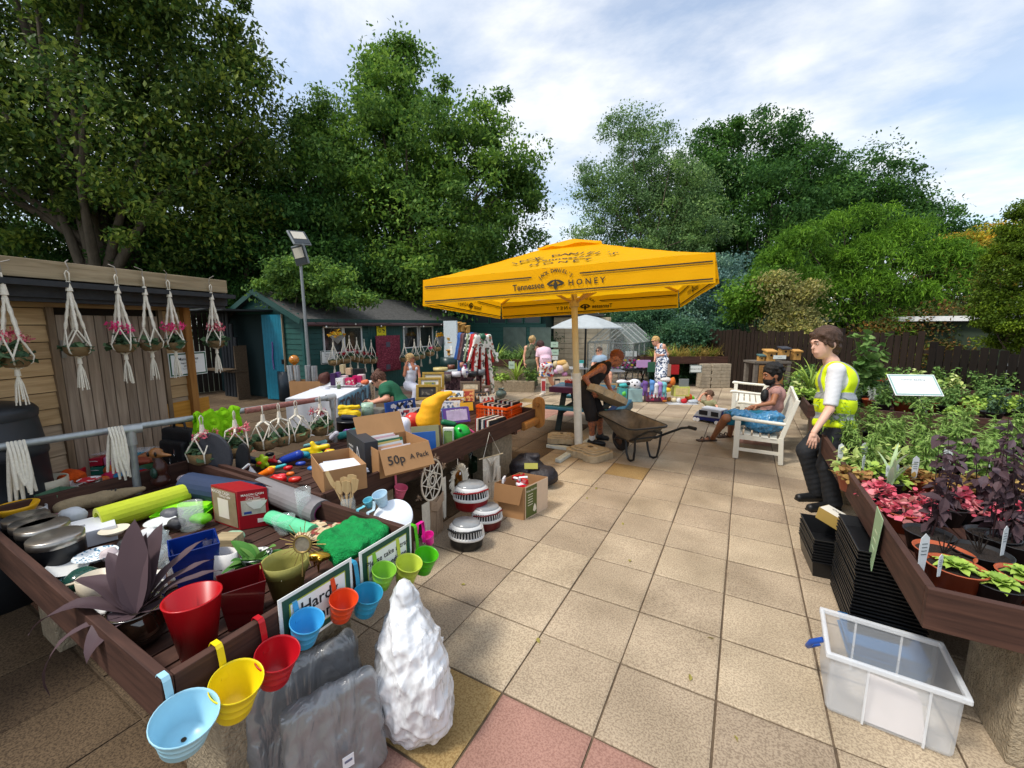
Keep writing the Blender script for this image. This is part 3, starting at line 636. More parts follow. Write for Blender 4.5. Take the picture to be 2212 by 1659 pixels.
# --- long green shed
gx,gy=-9.4,6.5
G1='#1a4b48';grn=mat(G1,.55,.14,6,bump=.1);grd=mat('#123b38',.6,.15,6);tealm=mat('#0f6f86',.5,.12,7,bump=.1)
gs=thing('green_shed','long dark green timber shed with white window frames and a mossy felt roof','shed',(gx,gy,0))
LEN=6.2;WID=3.3;EV=2.1;RG=2.78
def wall_front(mb,segs,z0,z1,m=0):
 for a,b in segs:siding(mb,a,b,z0,z1,.13,0,m)
m=MB();m.mx=Matrix.Rotation(math.pi/2,4,'Z')
W=[]
def gpx(px):d=ray((px,740));q=EYE+d*((gx-EYE.x)/d.x);return q.y-gy
wz0,wz1=1.18,1.88
wins=[(gpx(697),gpx(740)),(gpx(741),gpx(781)),(gpx(870),gpx(902)),(gpx(905),gpx(934))]
for a,b in [(0,wins[0][0]),(wins[1][1],gpx(795)),(gpx(935),LEN)]:siding(m,a,b,0,EV,.13)
siding(m,wins[0][0],wins[1][1],0,wz0,.13);m.box(((wins[0][0]+wins[1][1])/2,-.004,(wz1+EV)/2),(wins[1][1]-wins[0][0],.02,EV-wz1))
a,b=gpx(795),gpx(935);n=14;w_=(wins[2][0]-a)/n
for i in range(n):m.box((a+w_*(i+.5),-.004,EV/2),(w_-.006,.02,EV))
m.box(((wins[2][0]+b)/2,-.004,wz0/2),(b-wins[2][0],.022,wz0));m.box(((wins[2][0]+b)/2,-.004,(wz1+EV)/2),(b-wins[2][0],.02,EV-wz1));m.box(((wins[3][1]+b)/2,-.004,(wz0+wz1)/2),(b-wins[3][1],.02,wz1-wz0))
m.build('front_wall',grn,gs)
m=MB();siding(m,-WID,0,0,EV,.13)
k=6
for i in range(k):
 z=EV+i*(RG-EV)/k;f=1-(i+.5)/k;m.box((-WID/2,-.004,z+(RG-EV)/k/2),(WID*f,.02,(RG-EV)/k-.004))
m.build('gable_wall',mat('#1c4a44',.6,.15,6),gs)
m=MB();m.box((-WID/2,LEN/2+.02,EV/2),(WID-.2,LEN-.1,EV-.04));m.build('inner_walls',mat('#141a1a',.9),gs)
for i,(y0,y1) in enumerate(wins):
 w=MB();t=.035
 for c_,d_ in (((.02,y0+t/2,(wz0+wz1)/2),(.05,t,wz1-wz0)),((.02,y1-t/2,(wz0+wz1)/2),(.05,t,wz1-wz0)),((.02,(y0+y1)/2,wz0+t/2),(.046,y1-y0-2*t,t)),((.02,(y0+y1)/2,wz1-t/2),(.046,y1-y0-2*t,t))):w.box(c_,d_)
 wf=w.build('window',mat('#dcdedd',.5,.05),gs)
 q=MB();q.box((.01,(y0+y1)/2,(wz0+wz1)/2),(.01,y1-y0-2*t,wz1-wz0-2*t));q.build('pane',mat('#15181a',.08,.1,spec=.9),wf)
m=MB()
for s in (1,-1):
 x0=-WID/2;x1=.22 if s > 0 else-WID-.22;zl=EV-.09
 m.slab([(x1,-.2,zl),(x1,LEN+.2,zl),(x0,LEN+.2,RG),(x0,-.2,RG)],.035)
m.build('roof',mat('#4b4a48',.9,.45,14,bump=.6),gs)
m=MB();m.box((.235,LEN/2,EV-.1),(.025,LEN+.42,.14));
m.bar((.2,-.205,EV-.1),(-WID/2,-.205,RG-.02),.025,.13);m.bar((-WID/2,-.207,RG-.02),(-WID-.2,-.207,EV-.1),.025,.13);m.build('fascia_boards',mat('#173f3a',.5,.1),gs)
m=MB();m.tube([(.28,-.1,EV-.16),(.28,LEN+.1,EV-.18)],.05,10);m.build('gutter',mat('#4b3236',.4),gs)
m=MB();m.tube([(.06,.02,.0),(.06,.02,EV-.1)],.05,8);m.box((.0,0,EV/2),(.09,.09,EV));m.build('corner_pipe',grn,gs)
dn=on((607,868));dn2=on((578,868))
o=thing('shed_door','tall teal planked door leaf standing open at the end of the green shed','door',(gx-.75,gy-.06,0),R(180+12))
m=MB()
for i in range(7):m.box((.045+i*.09,0,1.1),(.086,.025,2.16))
m.build('planks',tealm,o)
m=MB();m.box((-.012,-.0,1.1),(.02,.05,2.18));m.build('edge_strip',mat('#9a8a70',.7),o)
m=MB();m.box((.03,.03,1.0),(.05,.03,.12));m.build('latch',mat('#1c1d1e',.4,metal=.6),o)
m=MB();m.tube([(.33,.02,1.5),(.32,.035,1.3),(.34,.04,1.1),(.33,.03,.8)],.018,6);m.build('hanging_cord',mat('#6b5c94',.8,.4,60),o)
o=thing('pipe_rack','dark upright black pipes and boards stored in the gap beside the teal door','pipe rack',(gx-2.6,gy-.5,0))
m=MB()
for i,(x,h) in enumerate([(-.3,2.5),(-.16,2.6),(0,2.3),(.14,1.95),(.28,1.6),(.4,1.3)]):m.cyl((x,.1,0),(x-.05,.15,h),.05,10)
m.build('pipes',mat('#23262a',.5),o)
m=MB();m.box((.1,-.1,.75),(1.3,.3,.05));m.box((.7,.0,.7),(.05,.3,1.4));m.bar((.75,-.26,.8),(.3,-.26,.8),.3,.02);m.build('shelf',wood('#5c4d3c',axis=0),o)
m=MB();m.box((0,.5,1.1),(2.6,.04,2.2));m.build('backboard',mat('#12292a',.8),o)
o=thing('lean_to_roof','thin dark lean-to roof edge bridging the wooden shed and the green shed','canopy',(gx-2.6,gy-.4,2.28))
m=MB();m.box((0,0,0),(2.9,1.6,.04));m.tube([(-1.4,-.82,0),(.4,-.82,.0),(1.1,-.8,.05),(1.45,-.7,.2)],.035,8);m.build('sheet',mat('#1d2224',.6),o)
yy=gpx(823)
o=notice('camera_notice','yellow smile camera notice on the green shed wall between the windows',(gx+.035,gy+yy,1.58),math.pi/2,.36,.34,[('SMILE!',.24,.82),("YOU'RE ON CAMERA",.085,.1)],None,'#f2e21c',ink='#1c1c1c')
m=MB();m.lathe([(.045,0),(.055,0)],20,rot=rot3(math.pi/2,0,0),c=(-.07,-.006,.17));m.ball((-.09,-.006,.185),.008,6);m.ball((-.05,-.006,.185),.008,6);m.tube([(-.1,-.007,.155),(-.07,-.007,.135),(-.04,-.007,.155)],.005,5)
m.box((.08,-.006,.19),(.1,.006,.035),ry=R(20));m.box((.09,-.006,.13),(.05,.006,.02),ry=R(-20));m.build('symbols',mat('#1c1c1c'),o)
notice('tombola_notice','white framed notice low on the green shed, left of the hanging baskets',(gx+.03,gy+gpx(706),.93),math.pi/2,.46,.34,[('Thank you',.15,.75),('Please ask a member',.08,.58),('of staff for help',.08,.45)],'#2a5148')
o=thing('shed_lamp','small white sensor box fixed above the first shed window','light',(gx+.05,gy+gpx(741),1.95));m=MB();m.box((0,0,0),(.06,.12,.1));m.build('case',mat('#e8e8e4',.4),o,bevel=.008)

# --- floodlight pole
pb=on((670,862));pb=Vector((gx+.35,gy-.15,0))
pole=thing('floodlight_pole','grey steel pole with two floodlights in front of the green shed','light pole',pb)
top=zat(pb,505);D_=depth((pb.x,pb.y,2));lean=-.02
galv=mat('#8b8f90',.45,.12,20,metal=.5)
m=MB();m.tube([(0,0,0),(lean*2,0,2),(lean*top,0,top)],[.042,.036,.03],12);m.build('pole',galv,pole)
for k,(py,rzz,tl) in enumerate([(553,8,12),(517,75,-40)]):
 z=zat(pb,py);f=MB();f.mx=Matrix.Translation((lean*z+.16,-.1,z))@Matrix.Rotation(R(rzz),4,'Z')@Matrix.Rotation(R(tl),4,'X')@Matrix.Rotation(R(-6),4,'Y')
 f.box((0,0,0),(.40,.05,.44),m=0);q=f.build('floodlight',mat('#7b8082',.4,metal=.4),pole,bevel=.02)
 g=MB();g.mx=f.mx;g.box((0,-.03,0),(.34,.01,.38),m=0);g.build('dark_face',mat('#3c4144',.3),q)
 g=MB();g.mx=f.mx;g.box((0,-.038,.05),(.28,.008,.22));g.build('lamp_panel',mat('#c9c2b2',.2,.1,60),q)
 g=MB();g.bar((lean*z,0,z-.12),(lean*z+.14,-.05,z-.05),.03,.03);g.bar((lean*z,0,z+.02),(lean*z+.14,-.05,z),.03,.03);g.build('bracket',galv,q)
# --- festoon cable along the eave
o=thing('string_lights','black cable of small bulbs sagging along the gutter of the green shed','string lights',(gx+.32,gy,EV))
m=MB();pts=[(0,.1+i*.3,-.12-.1*abs(math.sin(i*.8))) for i in range(20)];m.tube(pts,.008,5);m.build('cable',mat('#1d1e20'),o)
m=MB();[m.ball((p[0],p[1],p[2]-.03),.025,8) for p in pts[1::3]];m.build('bulbs',mat('#e8e8e0',.2),o)

# --- second green store behind, with corrugated roof
sx,sy_=on((955,812)).x,on((955,812)).y
st=thing('green_store','dark green store building with corrugated roof edge behind the clothes rail','shed',(-10.4,13.4,0),R(8))
m=MB();siding(m,0,4.1,0,1.95,.14);m.box((2.05,.0,2.5),(4.1,.03,.3));m.build('front_wall',mat('#1a4a42',.6,.12,6),st)
m=MB();m.box((2.05,1.2,1.3),(4.0,2.2,2.5));m.build('inner_walls',mat('#12302c',.8),st)
for i in range(5):
 w=MB();x0=.55+i*.68;[w.box(c_,d_) for c_,d_ in (((x0,-.01,2.14),(.03,.04,.36)),((x0+.62,-.01,2.14),(.03,.04,.36)),((x0+.31,-.01,1.975),(.59,.04,.03)),((x0+.31,-.01,2.305),(.59,.04,.03)))]
 wf=w.build('window',mat('#2a5a50',.5),st);q=MB();q.box((x0+.31,.01,2.14),(.59,.01,.3));q.build('pane',mat('#3a4347',.1),wf)
m=MB();m.box((2.9,-.025,.95),(.9,.03,1.75));m.box((3.9,-.025,.95),(.8,.03,1.75));m.build('glazed_doors',mat('#54635c',.3,.2,5),st)
m=MB();n=60
m.surf(lambda u,v:(-.3+4.9*u,-.5+2.8*v,2.72+.35*v+.018*math.sin(u*n*2*math.pi/1.5)),240,1);m.build('corrugated_roof',mat('#6a6d68',.6,.2,8),st,solid=.006)
m=MB();m.box((2.1,-.42,2.66),(4.7,.03,.1));m.bar((-.25,-.4,2.5),(1.1,-.4,2.95),.03,.16);m.build('fascia_boards',mat('#1f5a4c',.5),st)
pn=thing('nest_box_board','pale blue-white upright panel holding wooden nest boxes','panel',on((972,830)),R(-22))
Pp=Vector(pn.location);k=depth(Pp)/FPX;hh=zat(Pp,693)
m=MB();m.box((.1,0,hh/2),(.8,.04,hh));m.build('panel',mat('#c3cfd6',.6),pn)
m=MB();m.box((.18,-.03,hh*.55),(.16,.01,.26));m.box((0.02,-.03,hh*.72),(.14,.01,.07),m=1);m.build('notices',[mat('#e8ecec'),mat('#b08d3a')],pn)
nb_c=mat('#c2924e',.6,.15,14,bump=.2)
def nestbox(px,py,w,h,lab,z=None,D=None,rz=-.35,roofc=None,grp='nest boxes on the pale panel'):
 P0=atD((px,py),D);o=thing('nest_box',lab,'nest box',P0,rz,grp);s=D/FPX;w *= s;h *= s
 m=MB();m.box((0,0,h/2),(w,w*.8,h));m.build('box',nb_c,o)
 m=MB();m.box((0,-.02,h+.02),(w*1.25,w*1.15,.03),rx=R(12));m.build('roof',mat(roofc,.7) if roofc else nb_c,o)
 m=MB();m.cyl((0,-w*.4-.004,h*.62),(0,-w*.4+.01,h*.62),w*.14,10);m.build('entrance_hole',mat('#1a140e'),o)
 return o
Dp=depth(Pp)-.15
for i,(x,y,w,h,l) in enumerate([(560,185,60,75,'top left on the pale panel'),(625,185,90,105,'second from left in the top row on the pale panel'),(690,175,75,85,'third from left in the top row on the pale panel'),(755,190,60,70,'right end of the top row on the pale panel'),(550,330,50,70,'small one at left of the middle row on the pale panel'),(590,395,85,85,'middle of the pale panel below the small sign'),(545,470,55,60,'low left on the pale panel'),(600,520,80,70,'lowest on the pale panel behind the dark green tub')]):
 nestbox(*ZB(x,y),w*ZB.k,h*ZB.k,'light wooden nest box, '+l,D=Dp)
# --- pale brick outbuilding
o=thing('brick_outbuilding','small pale block outbuilding with dark red door, half hidden by ivy behind the two women','building',(-6.55,15.1,0),R(20))
bm=patches(['#b9ab92','#c7b9a0','#a99a82','#bdae95'],5,.85,stretch=(1,1,2.2))
m=MB()
for r_ in range(11):
 for c_ in range(5):m.box((.45+c_*.42-.21,0,.1+r_*.2),(.41,.2,.19))
m.box((1.1,1,1.1),(2.2,1.8,2.2));m.build('wall',mat('#b8aa90',.85,.15,5,bump=.4),o,bevel=.006)
m=MB();m.box((-.45,.0,1.0),(.9,.05,2.0));m.build('door',mat('#3b1b1f',.6),o)
m=MB();m.box((.3,.8,2.28),(3.2,2.4,.1));m.build('roof',mat('#3a3a38',.8),o)

# --- greenhouse
gh=thing('greenhouse','small aluminium greenhouse with clear panes behind the white parasol','greenhouse',on((1268,828)),R(-4))
gp=Vector(gh.location);al=mat('#a9aeab',.4,.1,20,metal=.3);k=depth(gp)/FPX
W_=1.5;Hh=1.35;Rr=1.98;Dp_=2.4
m=MB()
for x in (0,W_*.5,W_):
 m.bar((x,0,0),(x,0,Hh if x != W_*.5 else Rr),.03,.03)
for x in (0,W_):
 for y in (0,.6,1.2,1.8,2.4):m.bar((x,y,0),(x,y,Hh),.03,.03)
 m.bar((x,0,Hh),(x,Dp_,Hh),.04,.04);m.bar((x,0,.75),(x,Dp_,.75),.02,.02)
for y in (0,.6,1.2,1.8,2.4):m.bar((0,y,Hh),(W_/2,y,Rr),.03,.03);m.bar((W_/2,y,Rr),(W_,y,Hh),.03,.03)
m.bar((W_/2,0,Rr),(W_/2,Dp_,Rr),.04,.04);m.bar((0,0,.8),(W_,0,.8),.03,.03);m.bar((0,0,Hh),(W_,0,Hh),.03,.03);m.bar((0,0,.03),(W_,0,.03),.05,.05)
m.build('frame',al,gh)
m=MB();m.quad((0,.0,0),(W_,0,0),(W_,0,Hh),(W_/2,0,Rr),(0,0,Hh));m.quad((0,0,0),(0,Dp_,0),(0,Dp_,Hh),(0,0,Hh));m.quad((W_,0,0),(W_,Dp_,0),(W_,Dp_,Hh),(W_,0,Hh))
m.quad((0,0,Hh),(0,Dp_,Hh),(W_/2,Dp_,Rr),(W_/2,0,Rr));m.quad((W_,0,Hh),(W_,Dp_,Hh),(W_/2,Dp_,Rr),(W_/2,0,Rr));m.build('glass',clear((.8,.86,.84),.08,.3),gh)
m=MB();m.box((W_/2,1.6,.7),(W_-.2,.6,.04));[m.box((.25+i*.25,1.5,.8),(.2,.2,.16),m=1) for i in range(5)];m.build('staging',[mat('#6a6a62'),mat('#5a3a2c')],gh)

# --- cctv pole, right
cp=on((2165,905),.2);cp=atD((2165,870),9.6);cp.z=0;o=thing('camera_pole','pale grey square pole with a dome camera on top, beside the clipped conifer','camera pole',cp,R(-20))
h=zat(cp,470);m=MB();m.box((0,0,h/2),(.13,.13,h));m.build('pole',mat('#aeb6ba',.5,.06),o,bevel=.008)
m=MB();m.box((-.02,0,h+.02),(.16,.16,.05));m.bar((0,0,h-.02),(-.14,-.06,h+.02),.05,.05);m.build('bracket',mat('#b8bcbc',.5),o)
m=MB();m.lathe([(.001,.12),(.06,.11),(.09,.06),(.09,0)],20,c=(-.14,-.06,h-.04));m.build('camera_housing',mat('#d6d9d9',.4),o)
m=MB();m.ball((-.14,-.06,h-.045),.075,16);m.build('camera_lens',mat('#15171a',.08),o)

# ================================================================ DISPLAY BEDS
BR=wood('#553a30','#3a2620',axis=0,island=.15);BRy=wood('#553a30','#3a2620',axis=1,island=.15)
blockm=mat('#9b8d76',.95,.28,26,bump=1.0,fine=70)
def bed(name,label,x0,x1,y0,y1,zt=.8,h=.19,deck=.64,sides='FBLR',piers=(),ang=0.,slat=.11,t=.035):
 o=thing(name,label,'raised bed',(x0,y0,0));X,Y=x1-x0,y1-y0
 def brd(c,d,ax):b=MB();b.box(c,d);b.build('side_board',BR if ax == 0 else BRy,o,bevel=.003)
 zc=zt-h/2
 if 'F' in sides:brd((X/2,t/2,zc),(X,t,h),0)
 if 'B' in sides:brd((X/2,Y-t/2,zc),(X,t,h),0)
 if 'L' in sides:brd((t/2,Y/2,zc-.001),(t,Y-2*t-.004,h-.002),1)
 if 'R' in sides:brd((X-t/2,Y/2,zc-.001),(t,Y-2*t-.004,h-.002),1)
 m=MB();n=int((X-2*t)/slat)
 for i in range(n):m.box((t+slat*(i+.5),Y/2,deck-.012),(slat-.012,Y-2*t-.01,.022))
 m.build('deck',BRy,o)
 m=MB()
 for y in (Y*.15,Y*.5,Y*.85):m.box((X/2,y,deck-.06),(X-2*t-.02,.05,.07))
 m.build('bearers',BR,o)
 for c in piers:
  q=MB();q.box((c[0]-x0,c[1]-y0,(deck-.1)/2),(c[2],c[3],deck-.1));q.build('block_pier',blockm,o,bevel=.01)
 return o
B1=bed('display_bed','dark brown slatted display bed nearest the camera, crowded with household goods',-4.1,-1.58,.5,1.69,sides='FBLR',piers=[(-1.85,1.0,.36,.62),(-3.6,1.0,.3,.7)])
B2=bed('display_bed','dark brown display bed running away from the camera, full of toys and books',-3.98,-2.44,1.73,5.1,zt=.8,piers=[(-2.75,2.3,.3,.5),(-2.75,4.45,.3,.5),(-3.7,3.3,.3,.7)],sides='FBR')
R1=bed('plant_bed','dark brown bed of potted plants in the right foreground, with pink and purple foliage',.78,4.9,2.36,6.3,piers=[(1.5,2.7,.7,.45),(3.4,2.7,.5,.45),(1.3,5.8,.5,.5)],sides='FBLR')
R2=bed('plant_bed','dark brown bed behind the youth in the yellow vest, with silver and red flowering pots',.86,5.6,7.2,9.4,zt=.8,piers=[(1.2,7.6,.5,.4),(3,8,.5,.5)])
R3=bed('plant_bed','dark brown bed at the back right by the fence, with seedlings',1.0,5.0,10.0,11.2,zt=.82,piers=[(1.4,10.5,.5,.4)])
o=thing('timber_bracket','pair of rounded varnished timber brackets at the far corner of the toy bed','bracket',(-2.4,5.08,0))
m=MB();pr=[]
for i in range(9):a=math.pi*i/8;pr.append((.0+.085*math.cos(a),0,.88+.085*math.sin(a)))
for i in range(9):a=math.pi+math.pi*i/8;pr.append((.0+.085*math.cos(a),0,.62+.085*math.sin(a)))
m.slab(pr,.06);m.mx=None;m.build('upright_plate',wood('#a8743a','#8a5a2a',axis=2),o,bevel=.006)
m=MB();m.cyl((-.02,-.42,.64),(-.02,-.03,.64),.055,14);m.cyl((-.0,-.1,.87),(-.0,.02,.87),.03,12);m.build('round_bar',wood('#a8743a','#8a5a2a',axis=1),o)
rl=thing('handrail','galvanised tubular handrail with clamp fittings, partly red and rusty, hung with macrame','handrail',(-4.06,-1.0,0))
pts=[on(p,1.15) for p in ((-20,968),(280,930),(430,905),(712,857))]
a0=on((0,966),1.15);a1=on((718,858),1.15);dr_=(a1-a0).normalized();a00=a0-dr_*.8
L0=Vector(rl.location)
m=MB();m.tube([a00-L0,a1-L0],.026,12);m.build('rail',mat('#a3a8a8',.4,.14,30,metal=.5),rl)
k1=on((530,888),1.15);k2=on((690,862),1.15)
m=MB();m.tube([k1-L0,k2-L0],.0275,12);m.build('painted_section',mat('#8d5a52',.6,.3,40),rl)
for px,py in ((280,928),(718,858)):
 q=on((px,py),1.15);m=MB();m.tube([Vector((q.x,q.y,0))-L0,q-L0-Vector((0,0,.02))],.026,12);m.build('post',mat('#a3a8a8',.45,.14,30,metal=.5),rl)
 m=MB();m.tube([q-L0-dr_*.07,q-L0+dr_*(.07 if px < 500 else .03)],.036,14);m.tube([q-L0,q-L0-Vector((0,0,.12))],.035,14);m.build('clamp_fitting',mat('#b0b4b4',.4,.1,30,metal=.5),rl)
pl=thing('herb_planter','block-built raised planter of green herbs left of the two standing women','planter',(-7.4,10.4,0),R(22))
m=MB();m.box((1.0,.5,.35),(2.0,.9,.7));m.box((1.2,-.35,.16),(1.9,.5,.32));m.build('block_base',blockm,pl,bevel=.01)
m=MB();m.box((1.0,.03,.79),(2.1,.04,.2));m.box((2.03,.5,.79),(.04,.9,.2));m.box((1.0,1.0,.79),(2.1,.04,.2));m.box((-.03,.5,.79),(.04,.9,.2));m.build('rim_boards',BR,pl)
HPM=pl.matrix_basis.copy()
pq=thing('grass_planter','brick-built planter of ornamental grasses with a white notice, behind the soft toys','planter',(-2.35,13.25,0),R(32))
m=MB()
for r_ in range(7):
 for c_ in range(3):m.box((1.55+c_*.31+(.0 if c_ != 1 or r_ % 2 else .03),.0,.06+r_*.105),(.3,.32,.1))
m.build('brick_pier',mat('#ab9f8a',.9,.2,12,bump=.4),pq,bevel=.006)
m=MB();m.box((1.1,.03,.85),(2.9,.04,.22));m.box((2.53,.45,.85),(.04,.9,.22));m.box((1.1,.9,.85),(2.9,.04,.22));m.box((-.35,.45,.85),(.04,.9,.22));m.box((1.1,.45,.8),(2.8,.85,.04));m.build('rim_boards',BR,pq)
# ================================================================ YELLOW PARASOL
YEL=thin(S('#ffc414'),.5,.7,.05,3,.1);ink=mat('#2a2412',.7)
um=thing('parasol','large square yellow parasol with dark lettering and stripes on a white pole','parasol',(-2.277,5.999,2.51))
um.rotation_mode='XYZ';um.rotation_euler=(Matrix.Rotation(.235,3,'Z')@Matrix.Rotation(-.037,3,'X')@Matrix.Rotation(-.057,3,'Y')).to_euler()
h=1.628;VL=.31;PK=.66
def cz(t):return PK*(1-t)**1.12 if t < 1 else 0
m=MB()
for k in range(4):
 a=k*math.pi/2;ca,sa=math.cos(a),math.sin(a)
 def fn(u,v):
  t=.085+.915*u;x=(v*2-1)*t*h;y=-t*h;sag=.03*math.sin(math.pi*abs(v*2-1))*t*math.sin(math.pi*u);z=cz(t)-sag*1.5-.014*math.sin(v*14+k)*u*(1-u)+.005*math.sin(v*31+u*22)*math.sin(u*17+k*2)
  return (x*ca-y*sa,x*sa+y*ca,z)
 m.surf(fn,30,46)
cn=m.build('canopy',YEL,um)
m=MB()
for k in range(4):
 a=k*math.pi/2;ca,sa=math.cos(a),math.sin(a)
 def fv(u,v):
  x=(v*2-1)*(h-.004);y=-h-.006*math.sin(v*9+k)*u-.004*math.sin(v*47+u*3)*u-.03*u;return (x*ca-y*sa,x*sa+y*ca,-VL*u+.0)
 m.surf(fv,6,90)
val=m.build('valance',YEL,um)
m=MB()
for k in range(4):
 a=k*math.pi/2;ca,sa=math.cos(a),math.sin(a)
 m.surf(lambda u,v:((lambda t,x,y:(x*ca-y*sa,x*sa+y*ca,cz(t*.9)+.022+.015*math.sin(v*12)*u))(.02+.25*u,(v*2-1)*(.02+.25*u)*h,-(.02+.25*u)*h)),6,10)
m.build('vent_cap',YEL,um)
m=MB()
def arc(mb,txt,size,cx,cz_,rad,mx,mi=0,adv=.62):
 n=len(txt);
 for i,ch in enumerate(txt):
  a=(i-(n-1)/2)*size*adv/rad
  if ch != ' ':mb.text(ch,size,mx@Matrix.Translation((cx+rad*math.sin(a),cz_-rad+rad*math.cos(a),0))@Matrix.Rotation(-a,4,'Z'),mi)
for k in range(4):
 base=Matrix.Rotation(k*math.pi/2,4,'Z')
 for off in (-.012,.012):
  tl=math.atan2(.03,VL)
  mx=base@Matrix.Translation((0,-h+off,0))@Matrix.Rotation(math.pi/2-tl,4,'X')
  def strip(x0,x1,y,t):m.add([tuple(mx@Vector(q)) for q in ((x0,y,0),(x1,y,0),(x1,y+t,0),(x0,y+t,0))],np.array([(0,1,2,3)]))
  for s in (-1,1):
   strip(*sorted((s*.27,s*1.6)),-.095,.014);strip(*sorted((s*.30,s*1.6)),-.115,.005)
  strip(-1.6,1.6,-.272,.014);strip(-1.6,1.6,-.292,.005)
  arc(m,"JACK DANIEL'S",.055,0,-.035,.26,mx,adv=.58)
  m.text('Tennessee',.1,mx@Matrix.Translation((-.31,-.19,0))@Matrix.Rotation(.03,4,'Z'),squash=.85)
  m.text('H O N E Y',.088,mx@Matrix.Translation((.34,-.185,0)))
  bee=mx@Matrix.Translation((0,-.185,0))@Matrix.Scale(1.25,4)
  for (cx,cy,rx,ry,an) in ((0,-.012,.018,.035,0),(0,.03,.013,.012,0),(-.045,.018,.038,.011,.5),(.045,.018,.038,.011,-.5),(-.04,-.008,.028,.009,-.15),(.04,-.008,.028,.009,.15)):
   ring=[tuple(bee@Vector((cx+rx*math.cos(t)*math.cos(an)-ry*math.sin(t)*math.sin(an),cy+rx*math.cos(t)*math.sin(an)+ry*math.sin(t)*math.cos(an),0))) for t in np.linspace(0,2*math.pi,14,endpoint=False)]
   m.add(ring,[tuple(range(14))])
 for tt,sz,u in (("JACK DANIEL'S",.17,.52),('Tennessee',.15,.665),('H O N E Y',.15,.79)):
  y=-u*h;sl=math.atan2(-(cz(u+.05)-cz(u-.05)),.1*h)
  for off in (.016,-.018):
   mx=base@Matrix.Translation((0,y,cz(u)+off-.012))@Matrix.Rotation(sl,4,'X')
   if tt[0] == 'J':arc(m,tt,sz,0,.0,.9,mx,adv=.66)
   else:m.text(tt,sz,mx,squash=1.1)
m.build('printed_lettering',ink,cn)
pw=mat('#d8cfb4',.5,.1,10);py_=mat('#d9a85a',.55,.08,10)
m=MB();m.tube([(0,0,-1.35),(0,0,.1)],.047,16);m.tube([(0,0,.1),(0,0,PK-.02)],.035,12);m.build('pole',py_ if False else mat('#d2c39a',.5,.06,8),um)
m=MB();m.tube([(0,0,-2.5),(0,0,-1.33)],.062,18);m.tube([(0,0,-1.36),(0,0,-1.30)],.066,18);m.build('pole_sleeve',mat('#d9d6cb',.5,.1,12),um)
ribm=mat('#c9a25c',.5,.08)
hub=Vector((0,0,-.26))
m=MB();m.tube([hub-Vector((0,0,.05)),hub+Vector((0,0,.05))],.075,14);m.tube([(0,0,PK-.12),(0,0,PK-.05)],.07,12);m.build('hub',mat('#c4b184',.5),um)
for k in range(8):
 a=k*math.pi/4+(0 if k % 2 == 0 else 0);L_=h if k % 2 == 0 else h*math.sqrt(2);c_,s_=math.cos(a),math.sin(a)
 r_=MB();pts=[(c_*L_*t*.985,s_*L_*t*.985,cz(t*.985)-.03) for t in (.04,.3,.55,.8,1)];[r_.bar(pts[i],pts[i+1],.028,.035) for i in range(4)]
 q=r_.build('rib',ribm,um)
 s2=MB();s2.bar(hub,(c_*L_*.52,s_*L_*.52,cz(.52)-.045),.022,.03);s2.build('strut',ribm,q)
wh=mat('#c9cfc8',.6,.2,14,bump=.3)
bp_=on((1243,975));o=thing('steel_cross_foot','white painted steel cross foot under the yellow parasol pole','parasol base',bp_)
e1=on((1205,1000));e2=on((1182,966))
for e in (e1,e2,bp_*2-e1,bp_*2-e2):
 m=MB();d=(e-bp_);d.z=0;m.bar((0,0,.03),(d.x,d.y,.03),.09,.05);m.build('foot',wh,o,bevel=.006)
conc=mat('#b3a285',.9,.16,16,bump=.7,fine=80)
def weight(o,w=.5,d=.42,t=.085):
 m=MB();c=.07;out=[(-w/2+c,-d/2),(-w*.15,-d/2),(-w*.12,-d/2+.03),(w*.12,-d/2+.03),(w*.15,-d/2),(w/2-c,-d/2),(w/2,-d/2+c),(w/2,d/2-c),(w/2-c,d/2),(-w/2+c,d/2),(-w/2,d/2-c),(-w/2,-d/2+c)]
 m.slab([(x,y,t/2) for x,y in out],t);m.slab([(x*.84,y*.8+.01,t+.012) for x,y in out],.024);m.slab([(x*.7,y*.55,t+.032) for x,y in out],.016)
 m.build('block',conc,o,bevel=.012)
 for s in (-1,1):m=MB();m.lathe([(.001,.02),(.03,.02),(.042,0)],16,c=(s*.1,.02,t+.04));m.build('boss',conc,o)
 m=MB();m.box((0,.02,t+.042),(.06,.07,.012));m.build('socket',mat('#5f5340',.9),o)
w1=thing('concrete_weight','sand-coloured concrete parasol weight lying on the paving in front of the pole','parasol weight',on((1273,985)),R(-22));weight(w1,.6,.5,.1)
w2=dup(w1,on((1213,962)),R(22),label='pale concrete parasol weight leaning on the foot left of the pole');w2.location.z=.07;w2.scale=(.75,.75,.9)

# ================================================================ PICNIC TABLE
SH=.43
N1=on((1168,880),SH);N2=on((1318,893),SH);u=(N2-N1).normalized();v=Vector((-u.y,u.x,0));Lt=(N2-N1).length
o=thing('picnic_table','dark timber picnic table with blue seats and a purple top behind the yellow parasol pole','picnic table',(N1.x,N1.y,0),math.atan2(u.y,u.x))
dk=wood('#2b3838','#1c2626',axis=0);bl=mat('#3d7f9c',.6,.2,6,bump=.2);teal=mat('#22605e',.6,.2,6,bump=.2);pur=mat('#5a2444',.5,.2,6)
Wt=1.5
def seat(nm,c,d,mt,edge=None):
 m=MB();m.box(c,d);m.build(nm,mt,o,bevel=.006)
for i,mt in enumerate((bl,teal)):seat('seat',(Lt/2,.05+i*.125,SH-.0),(Lt,.115,.045),mt)
for i,mt in enumerate((teal,bl)):seat('seat',(Lt/2,Wt-.2+i*.125,SH),(Lt,.115,.045),mt)
